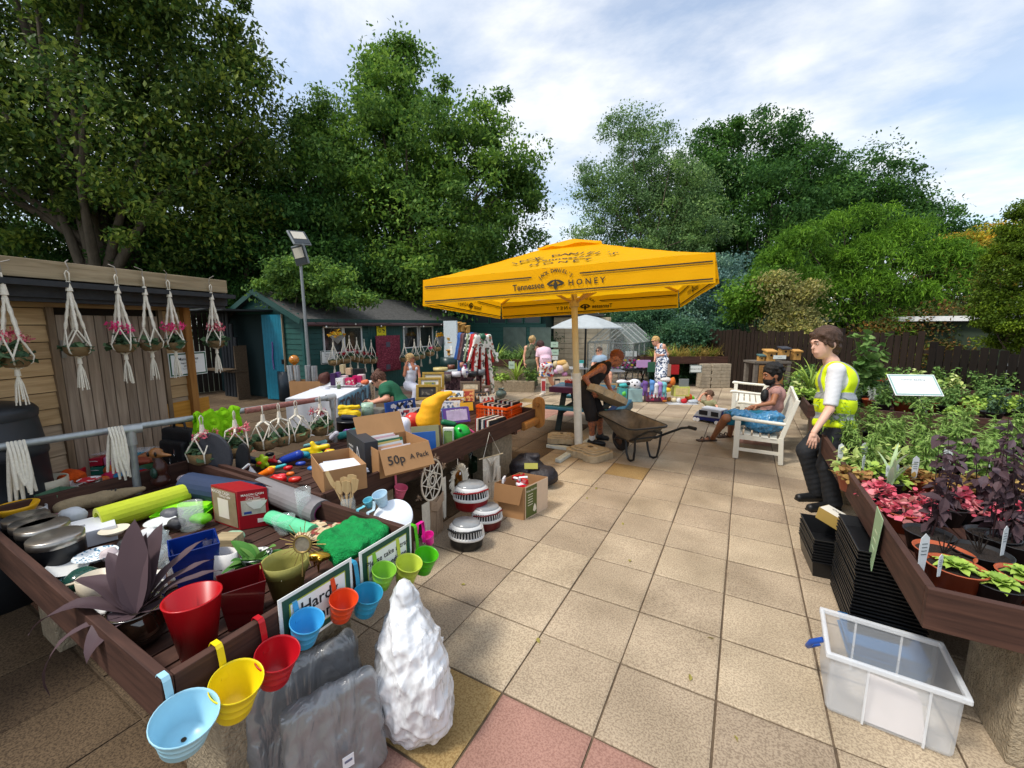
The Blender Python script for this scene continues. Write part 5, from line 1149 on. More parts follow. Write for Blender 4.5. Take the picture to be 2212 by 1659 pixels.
# --- 2 bearded man on the bench
D2=depth(on(Z4(300,1068)))+.05
def seated():
 Dm=depth((.3,7.45,.6));dd=Dm-D2
 J=J_(ZE,dict(head=(1208,632,dd),neck=(1255,745,dd),chest=(1240,850,dd),pelvis=(1190,1080,dd),shL=(1262,815,dd-.17),shR=(1225,815,dd+.2),elL=(1225,930,dd-.22),wrL=(1060,960,dd-.12),haL=(1000,965,dd-.1),elR=(1130,950,dd+.2),wrR=(1010,985,dd+.12),haR=(960,990,dd+.1),
    hipL=(1170,1090,dd-.1),knL=(710,1095,dd-.25),anL=(570,1315,.08),toL=(430,1345,.05),hipR=(1160,1090,dd+.12),knR=(790,1085,dd+.12),anR=(755,1290,.32),toR=(635,1335,.28)))
 def ex(o,j,g):
  m=MB();c=g['chest'];m.tube([j['neck']+g['tf']@Vector((-.07,-.03,.03)),j['neck']+g['tf']@Vector((-.05,.09,.0)),c+g['tf']@Vector((0,.14,.02)),c+g['tf']@Vector((.05,.15,-.05))],.016,6,flat=.4);m.tube([j['neck']+g['tf']@Vector((.06,.05,.02)),j['neck']+g['tf']@Vector((.0,-.07,.03)),j['neck']+g['tf']@Vector((-.07,-.03,.03))],.016,6,flat=.4);m.build('bag_strap',mat('#15161a',.7),o)
  m=MB();P=c+g['tf']@Vector((-.02,.17,-.03));blend(m,[('e',tuple(P),(.06,.05,.10),g['tf'])],.008,.01,noise=.003);m.build('chest_bag',mat('#141518',.6,.2,30,bump=.3),o)
  for q in 'LR':
   a,t=j['an'+q],j['to'+q];d=(t-a);d.z=0;d.normalize();m=MB();m.bar(Vector((a.x,a.y,.014))-d*.06,Vector((t.x,t.y,.014))+d*.05,.095,.028);s_=m.build('sandal',mat('#4a3a30',.8),o,bevel=.012)
   for f in (.35,.8):
    p=a+(t-a)*f;x=d.cross(Vector((0,0,1)));m=MB();m.tube([Vector((p.x,p.y,.03))+x*.048,Vector((p.x,p.y,.085-.02*f))+x*.02,Vector((p.x,p.y,.085-.02*f))-x*.02,Vector((p.x,p.y,.03))-x*.048],.016,6,flat=.5);m.build('strap',mat('#5b4a3e',.8),s_)
 return person('bearded seated person with curly black hair, sleeveless pinkish shirt and sandals on the white bench',ZE(700,1340),D2,J,.98,face=184,tilt=8,skin='brown',hair=('#15120f','curly'),beard='#17120f',tw=.17,td=.12,hw=.17,vox=.011,
  tops=[('shirt',stripes('#b98d84','#8f6a66',22,2,.85,.1),'torso',dict(ex=.016,neckd=.05,hemcut=1.0,noise=.007))],
  bottoms=[('shorts',mat('#12647c',.8,.2,14,bump=.4),'pelvis legs',dict(ll=.93,lx=.03,noise=.008))],hcurl=.6,extra=ex,hnorm=dict(L=(0,0,-1),R=(0,0,-1)),
  tattoo=None,hk=1.25)
seated()
# --- 3 toddler
D3=depth(on((1530,885)))+.1
def toddler():
 J=J_(ZE,dict(head=(532,862),neck=(545,905),chest=(540,945),pelvis=(545,1050),shL=(585,928,-.06),shR=(490,925,.03),elR=(418,900,.0),wrR=(448,850,-.02),haR=(475,825,-.03),elL=(615,965,-.14),wrL=(625,1000,-.2),haL=(635,1010,-.25),
    hipL=(570,1060,-.03),knL=(600,1110,-.22),anL=(560,1120,.0),toL=(540,1125,.05),hipR=(520,1060,0),knR=(500,1110,-.2),anR=(540,1120,0),toR=(520,1125,.05)))
 person('toddler with tousled brown hair and olive t-shirt scratching his head behind the toy van',ZE(545,1090),D3,J,.82,face=240,look=235,tilt=10,skin='fair',hair=('#5d4230','curly'),tw=.085,td=.07,hw=.09,vox=.011,legr=.65,armr=.65,
  tops=[('tshirt',tshirt('#8a8a68'),'torso sleeves',dict(ex=.014,sl=.7,hemcut=1.0,k=.02,neckd=.03))],bottoms=[('shorts',mat('#4a4a44',.8),'pelvis legs',dict(ll=.9,lx=.012))],hcurl=.8)
toddler()
# --- 4 bending man
D4=depth(on(ZC(700,1390)))
def bender():
 J=J_(ZC,dict(head=(905,448),neck=(805,512),chest=(715,585),pelvis=(560,780),shR=(745,545,-.17),shL=(775,560,.2),elR=(562,655,-.24),wrR=(655,805,-.24),haR=(690,880,-.2),elL=(800,690,.22),wrL=(860,835,.1),haL=(895,885,.06),
    hipR=(555,810,-.09),knR=(635,1065,-.12),anR=(640,1335,-.02),toR=(760,1375,-.05),hipL=(600,810,.11),knL=(715,1030,.14),anL=(730,1290,.3),toL=(800,1330,.28)))
 tatt=patches(['#b06c48','#a8664a','#84584a','#b06c48','#b8724c','#94604a'],16,.5,'NOISE')
 def ex(o,j,g):
  for q in 'R':
   m=MB();m.tube([j['an'+q]+(j['kn'+q]-j['an'+q])*.2,j['an'+q]+Vector((0,0,-.03))],[.05,.048],14);m.build('sock',mat('#e6e6e4',.8,.05),o)
 return person('person with cropped ginger hair, black vest and tattooed arms bending to lift a concrete weight',ZC(700,1390),D4,J,1.,face=358,look=350,tilt=34,skin='red',hair=('#7a3f20','short'),tw=.175,td=.125,hw=.17,vox=.011,headup=(RX*.75+Vector((0,0,.75))),
  tops=[('vest_top',mat('#1a1718',.85,.15,10,bump=.3),'straps',dict(ex=.016,hemcut=1.0,noise=.006))],
  bottoms=[('shorts',mat('#211d1e',.85,.2,12,bump=.4),'pelvis legs',dict(ll=1.18,lx=.035,cuff=.085,ex=.02,noise=.008))],
  shoes=dict(c='#17181a',sole='#222222'),hcurl=1.0,hnorm=dict(R=(.3,.9,.2),L=(-.3,-.8,.2)),tattoo=tatt,extra=ex,armr=1.08,hk=1.18)
bender()
c0=atD(ZC(765,880),D4-.12);o=thing('concrete_weight','sand-coloured concrete parasol weight held in the hands of the bending man','parasol weight',c0-Vector((0,0,0)))
weight(o,.66,.48,.10);o.rotation_euler=(Matrix(((RX[0],HEAD[0],0),(RX[1],HEAD[1],0),(0,0,1)))@Matrix.Rotation(R(24),3,'Y')@Matrix.Rotation(R(-16),3,'X')).to_euler()
# --- 5 woman in the patterned dress
D5=12.4
dress=patches(['#dfe3ea','#3c4c6c','#dfe3ea','#6d7e9c','#e8ebf0','#2e3c5a'],26,.8)
person('person with blonde hair and sunglasses in a blue and white patterned long dress',ZC(1400,800),D5,J_(ZC,dict(head=(1328,258),neck=(1365,305),chest=(1385,345),pelvis=(1405,480),shR=(1345,320,.12),shL=(1420,312,-.1),elL=(1462,402,-.05),wrL=(1385,412,-.2),haL=(1340,408,-.24),elR=(1330,400,.1),wrR=(1325,450,0),haR=(1320,490,0),
 hipL=(1420,490,-.05),knL=(1400,640,-.1),anL=(1400,800,0),toL=(1380,812,-.1),hipR=(1385,490,.05),knR=(1375,640,0),anR=(1375,790,.1),toR=(1350,800,0))),1.0,face=215,look=200,tilt=18,skin='fair',hair=('#c9a468','tied'),glasses=True,tw=.16,td=.12,hw=.18,vox=.013,
 tops=[('dress',dress,'straps skirt',dict(ex=.014,ll=.92,noise=.006))],shoes=dict(c='#7a6a58'),handv=.006)
# --- 6 seated man with sunglasses
D6=12.2
person('seated person with short hair, sunglasses and pale blue t-shirt behind the book table',ZC(720,700),D6,J_(ZC,dict(head=(715,368),neck=(722,415),chest=(722,462),pelvis=(740,590),shR=(668,438,.1),shL=(775,440,-.05),elL=(800,520,-.1),wrL=(760,560,-.2),elR=(645,520,0),wrR=(660,560,-.2),
 hipL=(770,600,-.05),knL=(835,610,-.35),anL=(840,730,-.35),toL=(845,745,-.45),hipR=(720,600,0),knR=(700,620,-.35),anR=(700,740,-.35),toR=(700,755,-.45))),1.,face=255,look=232,skin='fair',hair=('#6b5a4c','short'),glasses=True,tw=.18,td=.13,vox=.013,
 tops=[('tshirt',tshirt('#93a9bd'),'torso sleeves',dict(ex=.014,sl=.7,hemcut=1.))],bottoms=[('shorts',mat('#5f6470',.8),'pelvis legs',dict(ll=.9))],shoes=dict(c='#8a2f38'),handv=.006)
# --- 7 olive jumpsuit
D7=depth(on(ZB(1570,905)))
oliv=mat('#545a45',.85,.12,14,bump=.4)
person('person with tied blonde hair in an olive jumpsuit walking away, seen from behind',ZB(1570,905),D7,J_(ZB,dict(head=(1572,285),neck=(1560,345),chest=(1545,410),pelvis=(1550,560),shL=(1490,375,0),shR=(1600,372,.0),elL=(1468,480,0),wrL=(1470,570,-.05),haL=(1478,620,-.08),elR=(1612,470,.05),wrR=(1605,570,.0),haR=(1600,610,-.05),
 hipL=(1525,580,0),knL=(1545,720,.05),anL=(1545,880,.0),toL=(1540,900,.15),hipR=(1575,580,0),knR=(1580,710,.05),anR=(1590,860,.15),toR=(1600,880,.3))),.98,face=88,look=50,tilt=8,skin='fair',hair=('#b99a68','tied'),glasses=True,tw=.155,td=.115,hw=.175,vox=.013,
 tops=[('jumpsuit',oliv,'straps legs pelvis',dict(ex=.016,lx=.05,ll=1.93,cuff=.07,noise=.008))],shoes=dict(c='#6d4434',sole='#8a7a66'),handv=.006,
 extra=lambda o,j,g:(lambda m:(m.tube([j['neck']+Vector((0,0,.0))+RX*.05-HEAD*.1,g['mid']-HEAD*.14-RX*.05,g['pel']-RX*.2],.013,6),m.build('bag_strap',mat('#3a2c24'),o)))(MB()))
# --- 8 pink top
D8=depth(on(ZB(1690,975)))
shorts_m=patches(['#e8e4e6','#b5303f','#2f5f94','#e8e4e6','#cc6a3a','#d8a24a','#e8e4e6','#7a3f86'],17,.8)
person('person in a pale pink t-shirt and bright patterned shorts leaning forward, seen from behind',ZB(1690,975),D8,J_(ZB,dict(head=(1665,352,.16),neck=(1700,385,.08),chest=(1715,440,.0),pelvis=(1740,605,-.08),shL=(1650,410,.05),shR=(1765,405,.05),elL=(1625,520,.05),wrL=(1640,610,.05),haL=(1632,655,.0),elR=(1800,490,.15),wrR=(1790,560,.3),haR=(1780,590,.3),
 hipL=(1705,640,-.02),knL=(1700,800,0),anL=(1700,945,0),toL=(1670,962,-.1),hipR=(1770,640,-.02),knR=(1800,790,.1),anR=(1860,880,.35),toR=(1870,900,.45))),1.,face=88,look=115,tilt=35,skin='fair',hair=('#3d2320','long'),tw=.165,td=.12,hw=.175,vox=.013,
 tops=[('tshirt',tshirt('#e3c2d3'),'torso sleeves',dict(ex=.018,sl=.75,hemcut=.78))],bottoms=[('shorts',shorts_m,'pelvis legs',dict(ll=.6,lx=.03,ex=.02,noise=.007))],shoes=dict(c='#d8cdbc',sole='#cfc4b2'),handv=.006,
 extra=lambda o,j,g:(lambda m:(m.text('Kindness',.055,basis(RX,(0,0,1),g['mid']-HEAD*.155+Vector((0,0,.03)))),m.build('shirt_lettering',mat('#3a2a3a'),o)))(MB()))
# --- 9 lady in white
D9=depth(on((885,850)))-.6
person('seated person with curly blonde hair and white top, one hand raised to their ear',Z2(1800,1330),D9,J_(Z2,dict(head=(1808,1022),neck=(1815,1072),chest=(1815,1125),pelvis=(1800,1250),shR=(1765,1100,-.1),shL=(1868,1098,.06),elR=(1752,1168,-.16),wrR=(1765,1080,-.14),haR=(1772,1045,-.12),elL=(1885,1170,.0),wrL=(1880,1240,-.1),haL=(1870,1270,-.15),
 hipR=(1790,1265,-.05),knR=(1860,1285,-.45),anR=(1850,1400,-.4),toR=(1860,1415,-.5),hipL=(1820,1265,.05),knL=(1880,1285,-.35),anL=(1880,1400,-.3),toL=(1890,1415,-.4))),.95,face=310,look=345,skin='tan',hair=('#c2a06c','wavy'),glasses='clear',tw=.16,td=.12,vox=.013,
 tops=[('vest_top',tshirt('#d5d8e0'),'straps',dict(ex=.012))],bottoms=[('trousers',tshirt('#b9bccb',.5),'pelvis legs',dict(ll=1.7,lx=.04,cuff=.08,noise=.01))],shoes=dict(c='#8a7a6a'),hcurl=.9,handv=.006)
# --- 10 lady in green
D10=7.3
person('seated person in dark green t-shirt and glasses bent over the tombola table',ZH(1180,1000),D10,J_(ZH,dict(head=(1050,425),neck=(1150,500),chest=(1235,610),pelvis=(1400,880),shL=(1165,570,-.17),shR=(1190,560,.18),elL=(1190,745,-.26),wrL=(960,810,-.2),haL=(880,800,-.16),elR=(1090,760,.2),wrR=(940,800,.12),haR=(880,800,.1),
 hipL=(1420,960,-.1),knL=(1120,1010,-.2),anL=(1100,1250,-.15),toL=(1020,1270,-.2),hipR=(1420,960,.1),knR=(1120,1010,.1),anR=(1100,1250,.1),toR=(1020,1270,.1))),1.05,face=188,look=196,tilt=38,skin='fair',hair=('#5b3a2c','bun'),glasses='clear',tw=.20,td=.15,hw=.2,vox=.012,armr=1.3,
 tops=[('tshirt',tshirt('#1f6045'),'torso sleeves pelvis',dict(ex=.03,sl=.72,noise=.006,k=.08))],bottoms=[('trousers',mat('#23252b',.8),'pelvis legs',dict(ll=1.9))],shoes=dict(c='#333333'),hcurl=.8,headup=(Vector((0,0,.8))-RX*.55))
# ================================================================ GOODS ON AND AROUND THE DISPLAY BEDS
def K(P):return depth(P)/FPX
def c(h,r=.4,v=.05,**k):return mat(h,r,v,12,**k)
DK=.642
def G(Zx,x,y,z=DK):return on(Zx(x,y),z)
def TH(name,label,cat,Zx,x,y,z=DK,rz=0.,group=None):
 return thing(name,label,cat,G(Zx,x,y,z),rz,group)
def wpx(o,Zx,w):return w*Zx.k*K(o.location)
def htop(o,Zx,y):return zat(o.location,Zx(0,y)[1])-o.location.z
def cupm(r0,r1,h,t=.004,lip=.004,sx=1.,sy=1.,n=28,ridges=()):
 m=MB();pr=[(.001,0),(r0,0)]
 for q in ridges:r_=r0+(r1-r0)*q;pr += [(r_-.0005,h*q-.004),(r_+.0025,h*q),(r_-.0005+.001,h*q+.004)]
 pr += [(r1,h*.97),(r1+lip,h*.985),(r1+lip,h),(r1-t,h),(r0-t,t),(.001,t)]
 return m.lathe(pr,n,sx=sx,sy=sy)
def cup(o,nm,mt,*a,**k):return cupm(*a,**k).build(nm,mt,o)
def one(name,label,cat,mb,mt,loc,rz=0.,group=None,**k):
 o=mb.build(name,mt,loc=loc,**k);o.rotation_euler=(0,0,rz);return tag(o,label,cat,group)
def bx(o,nm,mt,w,d,h,cx=0.,cy=0.,cz=0.,rz=0.,b=.003):m=MB();m.box((cx,cy,cz+h/2),(w,d,h),rz);return m.build(nm,mt,o,bevel=b)
def lettr(o,nm,txt,size,mtx,col='#222222',squash=1.):m=MB();m.text(txt,size,mtx,squash=squash);return m.build(nm,mat(col,.6),o)
FR=Matrix.Rotation(math.pi/2,4,'X')
# ---- hanging pails on the rim
def pail(col,Zx,x,y,w,label,hk=None,oval=1.15,h=None,face=None,z=None,x0=-1.58,grp='coloured tin pails hooked on the display bed'):
 """(x, y): centre of the pail mouth in the picture; hangs on the board that stands at x0 (facing +x) or y0"""
 P_=Zx(x,y);m_=c(col,.3,.03);s=.07
 for _ in range(4):q=onx(P_,x0+s+.022) if face is None else ony(P_,face+s+.012);s=w*Zx.k*K(q)/2*.93
 zt=q.z
 o=thing('tin_pail',label,'pail',(q.x,q.y,zt-.001),0,grp);hh=s*(1.22 if s > .085 else 1.7)
 TI=R(17);mb=MB();mb.mx=Matrix.Rotation(TI,4,'Y') if face is None else Matrix.Rotation(TI,4,'X');pr=[(.001,-hh),(s*.68,-hh),(s*.70,-hh+.004),(s*.752,-hh*.72),(s*.764,-hh*.71),(s*.758,-hh*.70),(s*.84,-hh*.42),(s*.852,-hh*.41),(s*.845,-hh*.40),(s*.97,-.006),(s*1.01,-.004),(s*1.01,.003),(s*.98,.003),(s*.955,-.006),(s*.66,-hh+.005),(.001,-hh+.005)]
 mb.lathe(pr,32);mb.build('body',m_,o)
 mb=MB();mb.mx=Matrix.Rotation(TI,4,'Y') if face is None else Matrix.Rotation(TI,4,'X');mb.disc(.008,0,10,c=(0,0,-hh+.0065));mb.build('drain_hole',mat('#3a2c20',.9),o)
 bx_=x0-q.x if face is None else 0;top=.80-zt
 if face is None:pts=[(-s*.97,0,-.03),(bx_+.02,0,top*.5),(bx_+.012,0,top+.0),(bx_+.004,0,top+.012),(bx_-.03,0,top+.012),(bx_-.042,0,top-.005),(bx_-.042,0,top-.05)]
 else:by=face-q.y;pts=[(0,-s*.97,-.03),(0,by+.012,top*.6),(0,by+.006,top+.012),(0,by-.04,top+.012),(0,by-.046,top-.04)]
 mb=MB()
 for i in range(len(pts)-1):mb.bar(pts[i],pts[i+1],.0025,.022,up=(0,1,0) if face is None else (1,0,0))
 mb.build('hook',m_,o)
 return o
for a in [('#9fd0e4',Z7,1180,1330,395,'light blue oval tin pail, nearest the camera on the bed front',.62,.19),('#e8cf17',Z7,1510,1100,325,'bright yellow tin pail between the light blue and the red one',.64,.17),('#b3131f',Z8,285,990,255,'red tin pail between the yellow and the blue one',.65,.155),
    ('#3f9fd3',Z8,457,800,200,'sky blue tin pail in front of the Hardy Perennials board',.655,.135),('#d8481f',Z8,670,675,172,'orange tin pail hanging between two blue ones',.67,.125),('#2f8fb4',Z8,812,640,178,'teal blue tin pail right of the orange one',.66,.13),
    ('#7fb83a',Z8,905,505,150,'mid green tin pail, left of three green ones',.675,.12),('#b9c94a',Z8,1050,465,165,'olive-lime tin pail, middle of three green ones',.675,.125),('#4fb41c',Z8,1152,415,148,'vivid green tin pail at the end of the bed front',.68,.125)]:
 pail(a[0],a[1],a[2],a[3],a[4],a[5],z=a[6],h=a[7])
for a in [('#d6218f',Z8,1158,305,75,'magenta tin pail round the corner beside the green one',.64,.10,1.75),('#cf5f7c',Z6,1945,925,125,'dusty pink tin pail hanging below the fifty pence box',.62,.11,2.2),('#b7d1e0',Z6,1757,985,140,'pale powder blue tin pail beside the wooden spatulas',.66,.12,1.72),('#6fbfd0',Z6,1655,1035,90,'small turquoise tin pail behind the jar of spatulas',.66,.09,1.72)]:
 pail(*a[:5],a[5],z=a[6],h=a[7],face=a[8] if a[8] < 2 else None,x0=-2.44)
# ---- boards clipped to the front rim
def rimsign(label,Za,a,b,hgt,texts,w=.44):
 A_=onx(Za(*a),-1.573);B_=onx(Za(*b),-1.573);d=(B_-A_);d.z=0;L_=d.length;zt=max(A_.z,B_.z)
 o=thing('plant_sign',label,'sign',(-1.574,A_.y,.845-hgt),math.pi/2,'printed plant signs on the bed front')
 m=MB();m.box((L_/2,0,hgt/2),(L_,.004,hgt),m=0);m.box((L_/2,-.003,hgt/2),(L_-.03,.002,hgt-.03),m=1);m.box((L_/2,-.005,hgt/2),(L_-.085,.002,hgt-.085),m=2);m.box((L_/2,-.0065,hgt/2),(L_-.095,.002,hgt-.095),m=0)
 m.build('board',[mat('#e9ecea',.5,.02),mat('#1f4a3a',.6),mat('#a9b23c',.6)],o)
 m=MB()
 for t,s,yy in texts:m.text(t,s,Matrix.Translation((L_/2,-.009,yy))@FR)
 m.build('lettering',mat('#23272a'),o)
rimsign('white sign with green border reading Hardy Perennials, on the front rim of the bed',Z8,(285,690),(715,470),.26,[('Hardy',.075,.165),('Perennials',.075,.085)])
rimsign('white sign with green border reading Please take a tray, behind the green pails',Z8,(760,430),(1060,290),.24,[('Please take a tray',.042,.15),('if you need one',.042,.095)])
# ---- vessels on the near bed
o=TH('glazed_pot','round dark brown glazed pot holding the purple-leaved plant','plant pot',Z7,890,850);r=wpx(o,Z7,350)/2
m=MB();m.lathe([(.001,0),(r*.6,0),(r*.95,r*.45),(r,r*.8),(r*.85,r*1.2),(r*.8,r*1.3),(r*.86,r*1.36),(r*.76,r*1.36),(r*.72,r*1.15),(.001,r*1.1)],32);m.build('pot',mat('#2a1d14',.08,.4,9,coat=1.,spec=.8),o)
m=MB();m.disc(r*.74,r*1.12,20);m.build('soil',mat('#2a1d15',.95,.3,60,bump=1),o)
rp=np.random.default_rng(4);m=MB();zt=r*1.1
def bigleaf(mb,base,az,el,L_,W,curl,m=0,tw=0.,n=9,wave=.0):
 d=Vector((math.cos(az),math.sin(az),0));sd=Vector((-d.y,d.x,0));b=Vector(base)
 def f(u,v):
  a=el-curl*u;p=b+d*(L_*(math.sin(el)-math.sin(a))/max(curl,1e-3) if curl else L_*u*math.cos(el))+Vector((0,0,1))*(L_*(math.cos(a)-math.cos(el))/max(curl,1e-3) if curl else L_*u*math.sin(el))
  w=W*math.sin(math.pi*min(1,u**.75*1.0))**.8*(1 if u < 1 else 0)+.006*(1-u)
  q=(v-.5)*2;return p+(sd*math.cos(tw)+Vector((0,0,1))*math.sin(tw))*(q*w/2)+Vector((0,0,abs(q)*w*.16+math.sin(u*16+q)*wave))
 mb.surf(f,n,6,m)
pl=leafmat(S('#57474c'),S('#675459'),tr=.12,k=.85)
cr=Vector((RX.x,RX.y,0));az0=math.atan2(RX.y,RX.x)
for az,el,L_,W,cu in [(1.7,1.5,.40,.13,.15),(1.25,1.45,.34,.12,.2),(2.1,1.4,.30,.10,.2),(2.9,.95,.40,.085,1.4),(3.3,.75,.44,.075,1.7),(.5,1.0,.34,.06,.9),(.2,.85,.38,.06,.8),(.8,1.1,.36,.07,.7),(1.45,1.3,.37,.12,.35),(2.6,1.1,.33,.09,.8),(.1,.6,.25,.08,1.2),(4.4,.6,.22,.12,2.0),(3.7,.5,.46,.05,2.4),(1.9,1.2,.3,.09,.3),(2.4,1.25,.28,.08,.5)]:
 bigleaf(m,(0,0,zt-.01),az0+az,el,L_,W,cu,wave=.004)
m.build('leaves',pl,o)
for zn,bp,tp,wt,wb,col,lab,nm in [(Z7,(1270,925),530,355,.62,'#b00f18','tall tapered bright red vase near the bed corner','red_vase')]:
 o=TH(nm,lab,'vase',zn,*bp);H_=htop(o,zn,tp+30);r=wpx(o,zn,wt)/2*.86
 cup(o,'body',c(col,.28,.04),r*wb,r,H_,.005,.003,n=36)
o=TH('square_planter','glossy dark red square tapered planter behind the red vase','planter',Z7,1560,700,rz=R(-24))
def taper(mb,w0,w1,h,t=.005,d=1.):
 a,b=w0/2,w1/2;q=lambda r_,z:[(-r_,-r_*d,z),(r_,-r_*d,z),(r_,r_*d,z),(-r_,r_*d,z)]
 v=q(a,0)+q(b,h)+q(b-t,h)+q(a-t,t);f=[(3,2,1,0)]
 for k in range(3):f += [(k*4+i,k*4+(i+1) % 4,k*4+4+(i+1) % 4,k*4+4+i) for i in range(4)]
 f.append((12,13,14,15));mb.add(v,f);return mb
W=wpx(o,Z7,250);taper(MB(),W*.72,W,W*1.1).build('body',c('#5f0a10',.15,.05,coat=1.),o,bevel=.002)
o=TH('clay_pot','olive green clay pot with a wide rim, holding the sunburst mirror','plant pot',Z8,345,650);r=wpx(o,Z8,250)/2
m=MB();m.lathe([(.001,0),(r*.62,0),(r*.86,r*1.25),(r*.98,r*1.26),(r,r*1.75),(r*.93,r*1.75),(r*.84,r*1.3),(r*.6,.01),(.001,.01)],32);m.build('pot',mat('#8f8a45',.7,.12,10,bump=.3),o)
P0=G(Z8,345,650)+Vector((0,0,r*1.6))
m=MB();cM=atD(Z8(430,358),depth(P0)-.08);cm=cM-Vector(P0)
o2=thing('sunburst_mirror','small round sunburst mirror with thin gold rays stuck in the olive pot','mirror',cM);fr_=basis(RX,UP)
RM=np.array(fr_.to_3x3());rr_=wpx(o2,Z8,105)/2
m=MB();m.lathe([(rr_*.8,.004),(rr_*.95,.012),(rr_*1.05,0),(rr_*.95,-.006)],32,rot=RM);m.build('rim',c('#8f7a45',.4,.1,metal=.6),o2)
m=MB();m.disc(rr_*.85,.004,28,rot=RM);m.build('glass',mat('#b5ab98',.15,.2,60,metal=.6),o2)
m=MB()
for i in range(26):
 a=i*2*math.pi/26;L_=rr_*(2.6 if i % 3 == 0 else 1.9 if i % 3 == 1 else 1.5);u=RX*math.cos(a)+UP*math.sin(a);m.tube([u*rr_,u*L_],.0016,5)
m.tube([-UP*rr_,-UP*rr_*3.6],.003,6);m.build('rays',c('#b39a5c',.35,.1,metal=.7),o2)
o=TH('foliage_plant','green leafy plant with striped pointed leaves behind the olive pot','plant',Z8,170,520,.66);m=MB();g2=leafmat(S('#3f6b2c'),S('#2c5526'),S('#6f9448'),tr=.15)
for i in range(13):bigleaf(m,(rp.uniform(-.02,.02),rp.uniform(-.02,.02),.05),rp.uniform(0,6.28),rp.uniform(.5,1.2),rp.uniform(.13,.2),rp.uniform(.05,.085),rp.uniform(.6,1.5))
m.build('leaves',g2,o);cup(o,'pot',patches(['#d9d9d6','#2a2b2e'],60,.7),.05,.07,.1)
def vsl(lab,Zx,x,y,w,h,prof,mt,name='vase',cat='vase',sx=1.,sy=1.,z=DK,part='body',rz=0,n=28):
 o=TH(name,lab,cat,Zx,x,y,z,rz);r=wpx(o,Zx,w)/2;H_=h if h < 3 else h*Zx.k*K(o.location)
 m=MB();m.lathe([(a*r,b*H_) for a,b in prof],n,sx=sx,sy=sy);m.build(part,mt,o);return o
CY=[(.001,0),(.9,0),(1,.05),(1,1),(.9,1),(.88,.06),(.001,.06)]
BOWL=[(.001,0),(.4,0),(.75,.35),(.95,.8),(1,1),(.94,1),(.7,.4),(.38,.08),(.001,.08)]
PLT=[(.001,0),(.55,0),(.62,.3),(1,1),(.98,1),(.6,.5),(.001,.35)]
SAUCE=[(.001,0),(.96,0),(1,.06),(1,.72),(1.03,.75),(1.03,.8),(.98,.95),(.6,1),(.001,1.02)]
gl=clear((.85,.95,.95),.03,.16)
vsl('short white oval ceramic vase beside the blue glass vase',Z5,1960,1480,270,.14,CY,c('#e3e0dc',.3),sx=1.,sy=.55,rz=.4)
o=TH('glass_planter','deep blue square glass vase behind the purple plant','vase',Z5,1720,1500,rz=R(-20));W=wpx(o,Z5,330);taper(MB(),W*.78,W*1.05,W*1.05,.008).build('body',mat('#12358c',.06,.2,8,trans=.35,coat=.5),o,bevel=.003)
vsl('cut glass tumbler vase standing on the lime tray',Z5,1680,1060,180,.17,CY,clear((.9,.95,.95),.1,.22))
vsl('slim clear glass flute vase in front of the grey mat',Z6,1110,1240,130,.24,[(.001,0),(.6,0),(.35,.05),(.8,.3),(1,1),(.94,1),(.7,.3),(.001,.1)],gl)
vsl('round clear glass bowl behind the sunburst mirror',Z6,930,1330,190,.11,BOWL,gl,'glass_bowl','bowl')
for i,(x,y,w) in enumerate([(1440,1250,120),(1400,1190,110),(1450,1390,120),(1520,1500,90)]):
 vsl(['clear glass jug with a bulbous body, left of the blue vase','small clear glass jug behind the other glass jug','clear stemmed glass under the arching purple leaves','small clear tumbler against the blue vase'][i],Z5,x,y,w,.11,[(.001,0),(.5,0),(.95,.3),(.85,.6),(.55,.8),(.7,1),(.65,1),(.5,.8),(.8,.58),(.9,.3),(.001,.05)] if i < 2 else CY,gl,'glass_vessel','glass')
pan_b=mat('#17181b',.35,.1,10);st_=mat('#a9a49c',.28,.12,40,metal=.9)
for i,(x,y,w) in enumerate([(265,1180,300),(330,1230,310),(410,1270,350),(525,1370,380)]):
 o=TH('saucepan',['upturned black saucepan with steel base, farthest of four in the row','upturned black saucepan, second from the back of the row of four','upturned black saucepan, third in the row of four','upturned black saucepan with steel base, nearest of the row of four'][i],'saucepan',Z5,x,y,group='row of upturned black saucepans');r=wpx(o,Z5,w)/2
 m=MB();m.lathe([(r*.86,0),(r*.93,.01),(r*.93,.13),(r*.92,.145)],36);m.build('body',pan_b,o)
 m=MB();m.lathe([(r*.93,.125),(r*.95,.13),(r*.95,.165),(r*.9,.17),(.001,.17)],36);m.build('steel_base',st_,o)
 m=MB();e=-cr;m.tube([e*(r*.95)+Vector((0,0,.11)),e*(r*1.08)+Vector((0,0,.115)),e*(r*1.15)+Vector((0,0,.11))],[.018,.024,.02],12);m.build('handle_end',st_,o)
def tub(lab,Zx,x,y,w,h,prof,col,name='bowl',cat='bowl',z=DK,rough=.35,**k):return vsl(lab,Zx,x,y,w,h,prof,mat(col,rough,.06,10) if isinstance(col,str) else col,name,cat,z=z,**k)
plt=patches(['#dfe6e8','#e6eaea','#4f7f9c','#dfe6e8','#e8ecec'],120)
tub('pale blue patterned plate leaning beside the saucepans',Z5,840,1330,300,.03,PLT,plt,'plate','plate',z=.68)
tub('large white oval plate near the bed edge',Z5,590,1440,400,.03,PLT,'#e1e2e0','plate','plate',z=.66,sy=.7)
tub('small pale turquoise plate next to the green glass jar',Z5,610,1550,230,.02,PLT,'#a6cdd8','plate','plate')
tub('cream saucer with a dark rim behind the purple leaves',Z5,1000,1110,210,.03,PLT,'#e2d8c2','plate','plate',z=.7)
tub('stack of white printed paper plates behind the lime tray',Z5,1400,1040,230,.03,PLT,'#e2e4e4','plate','plate',z=.67)
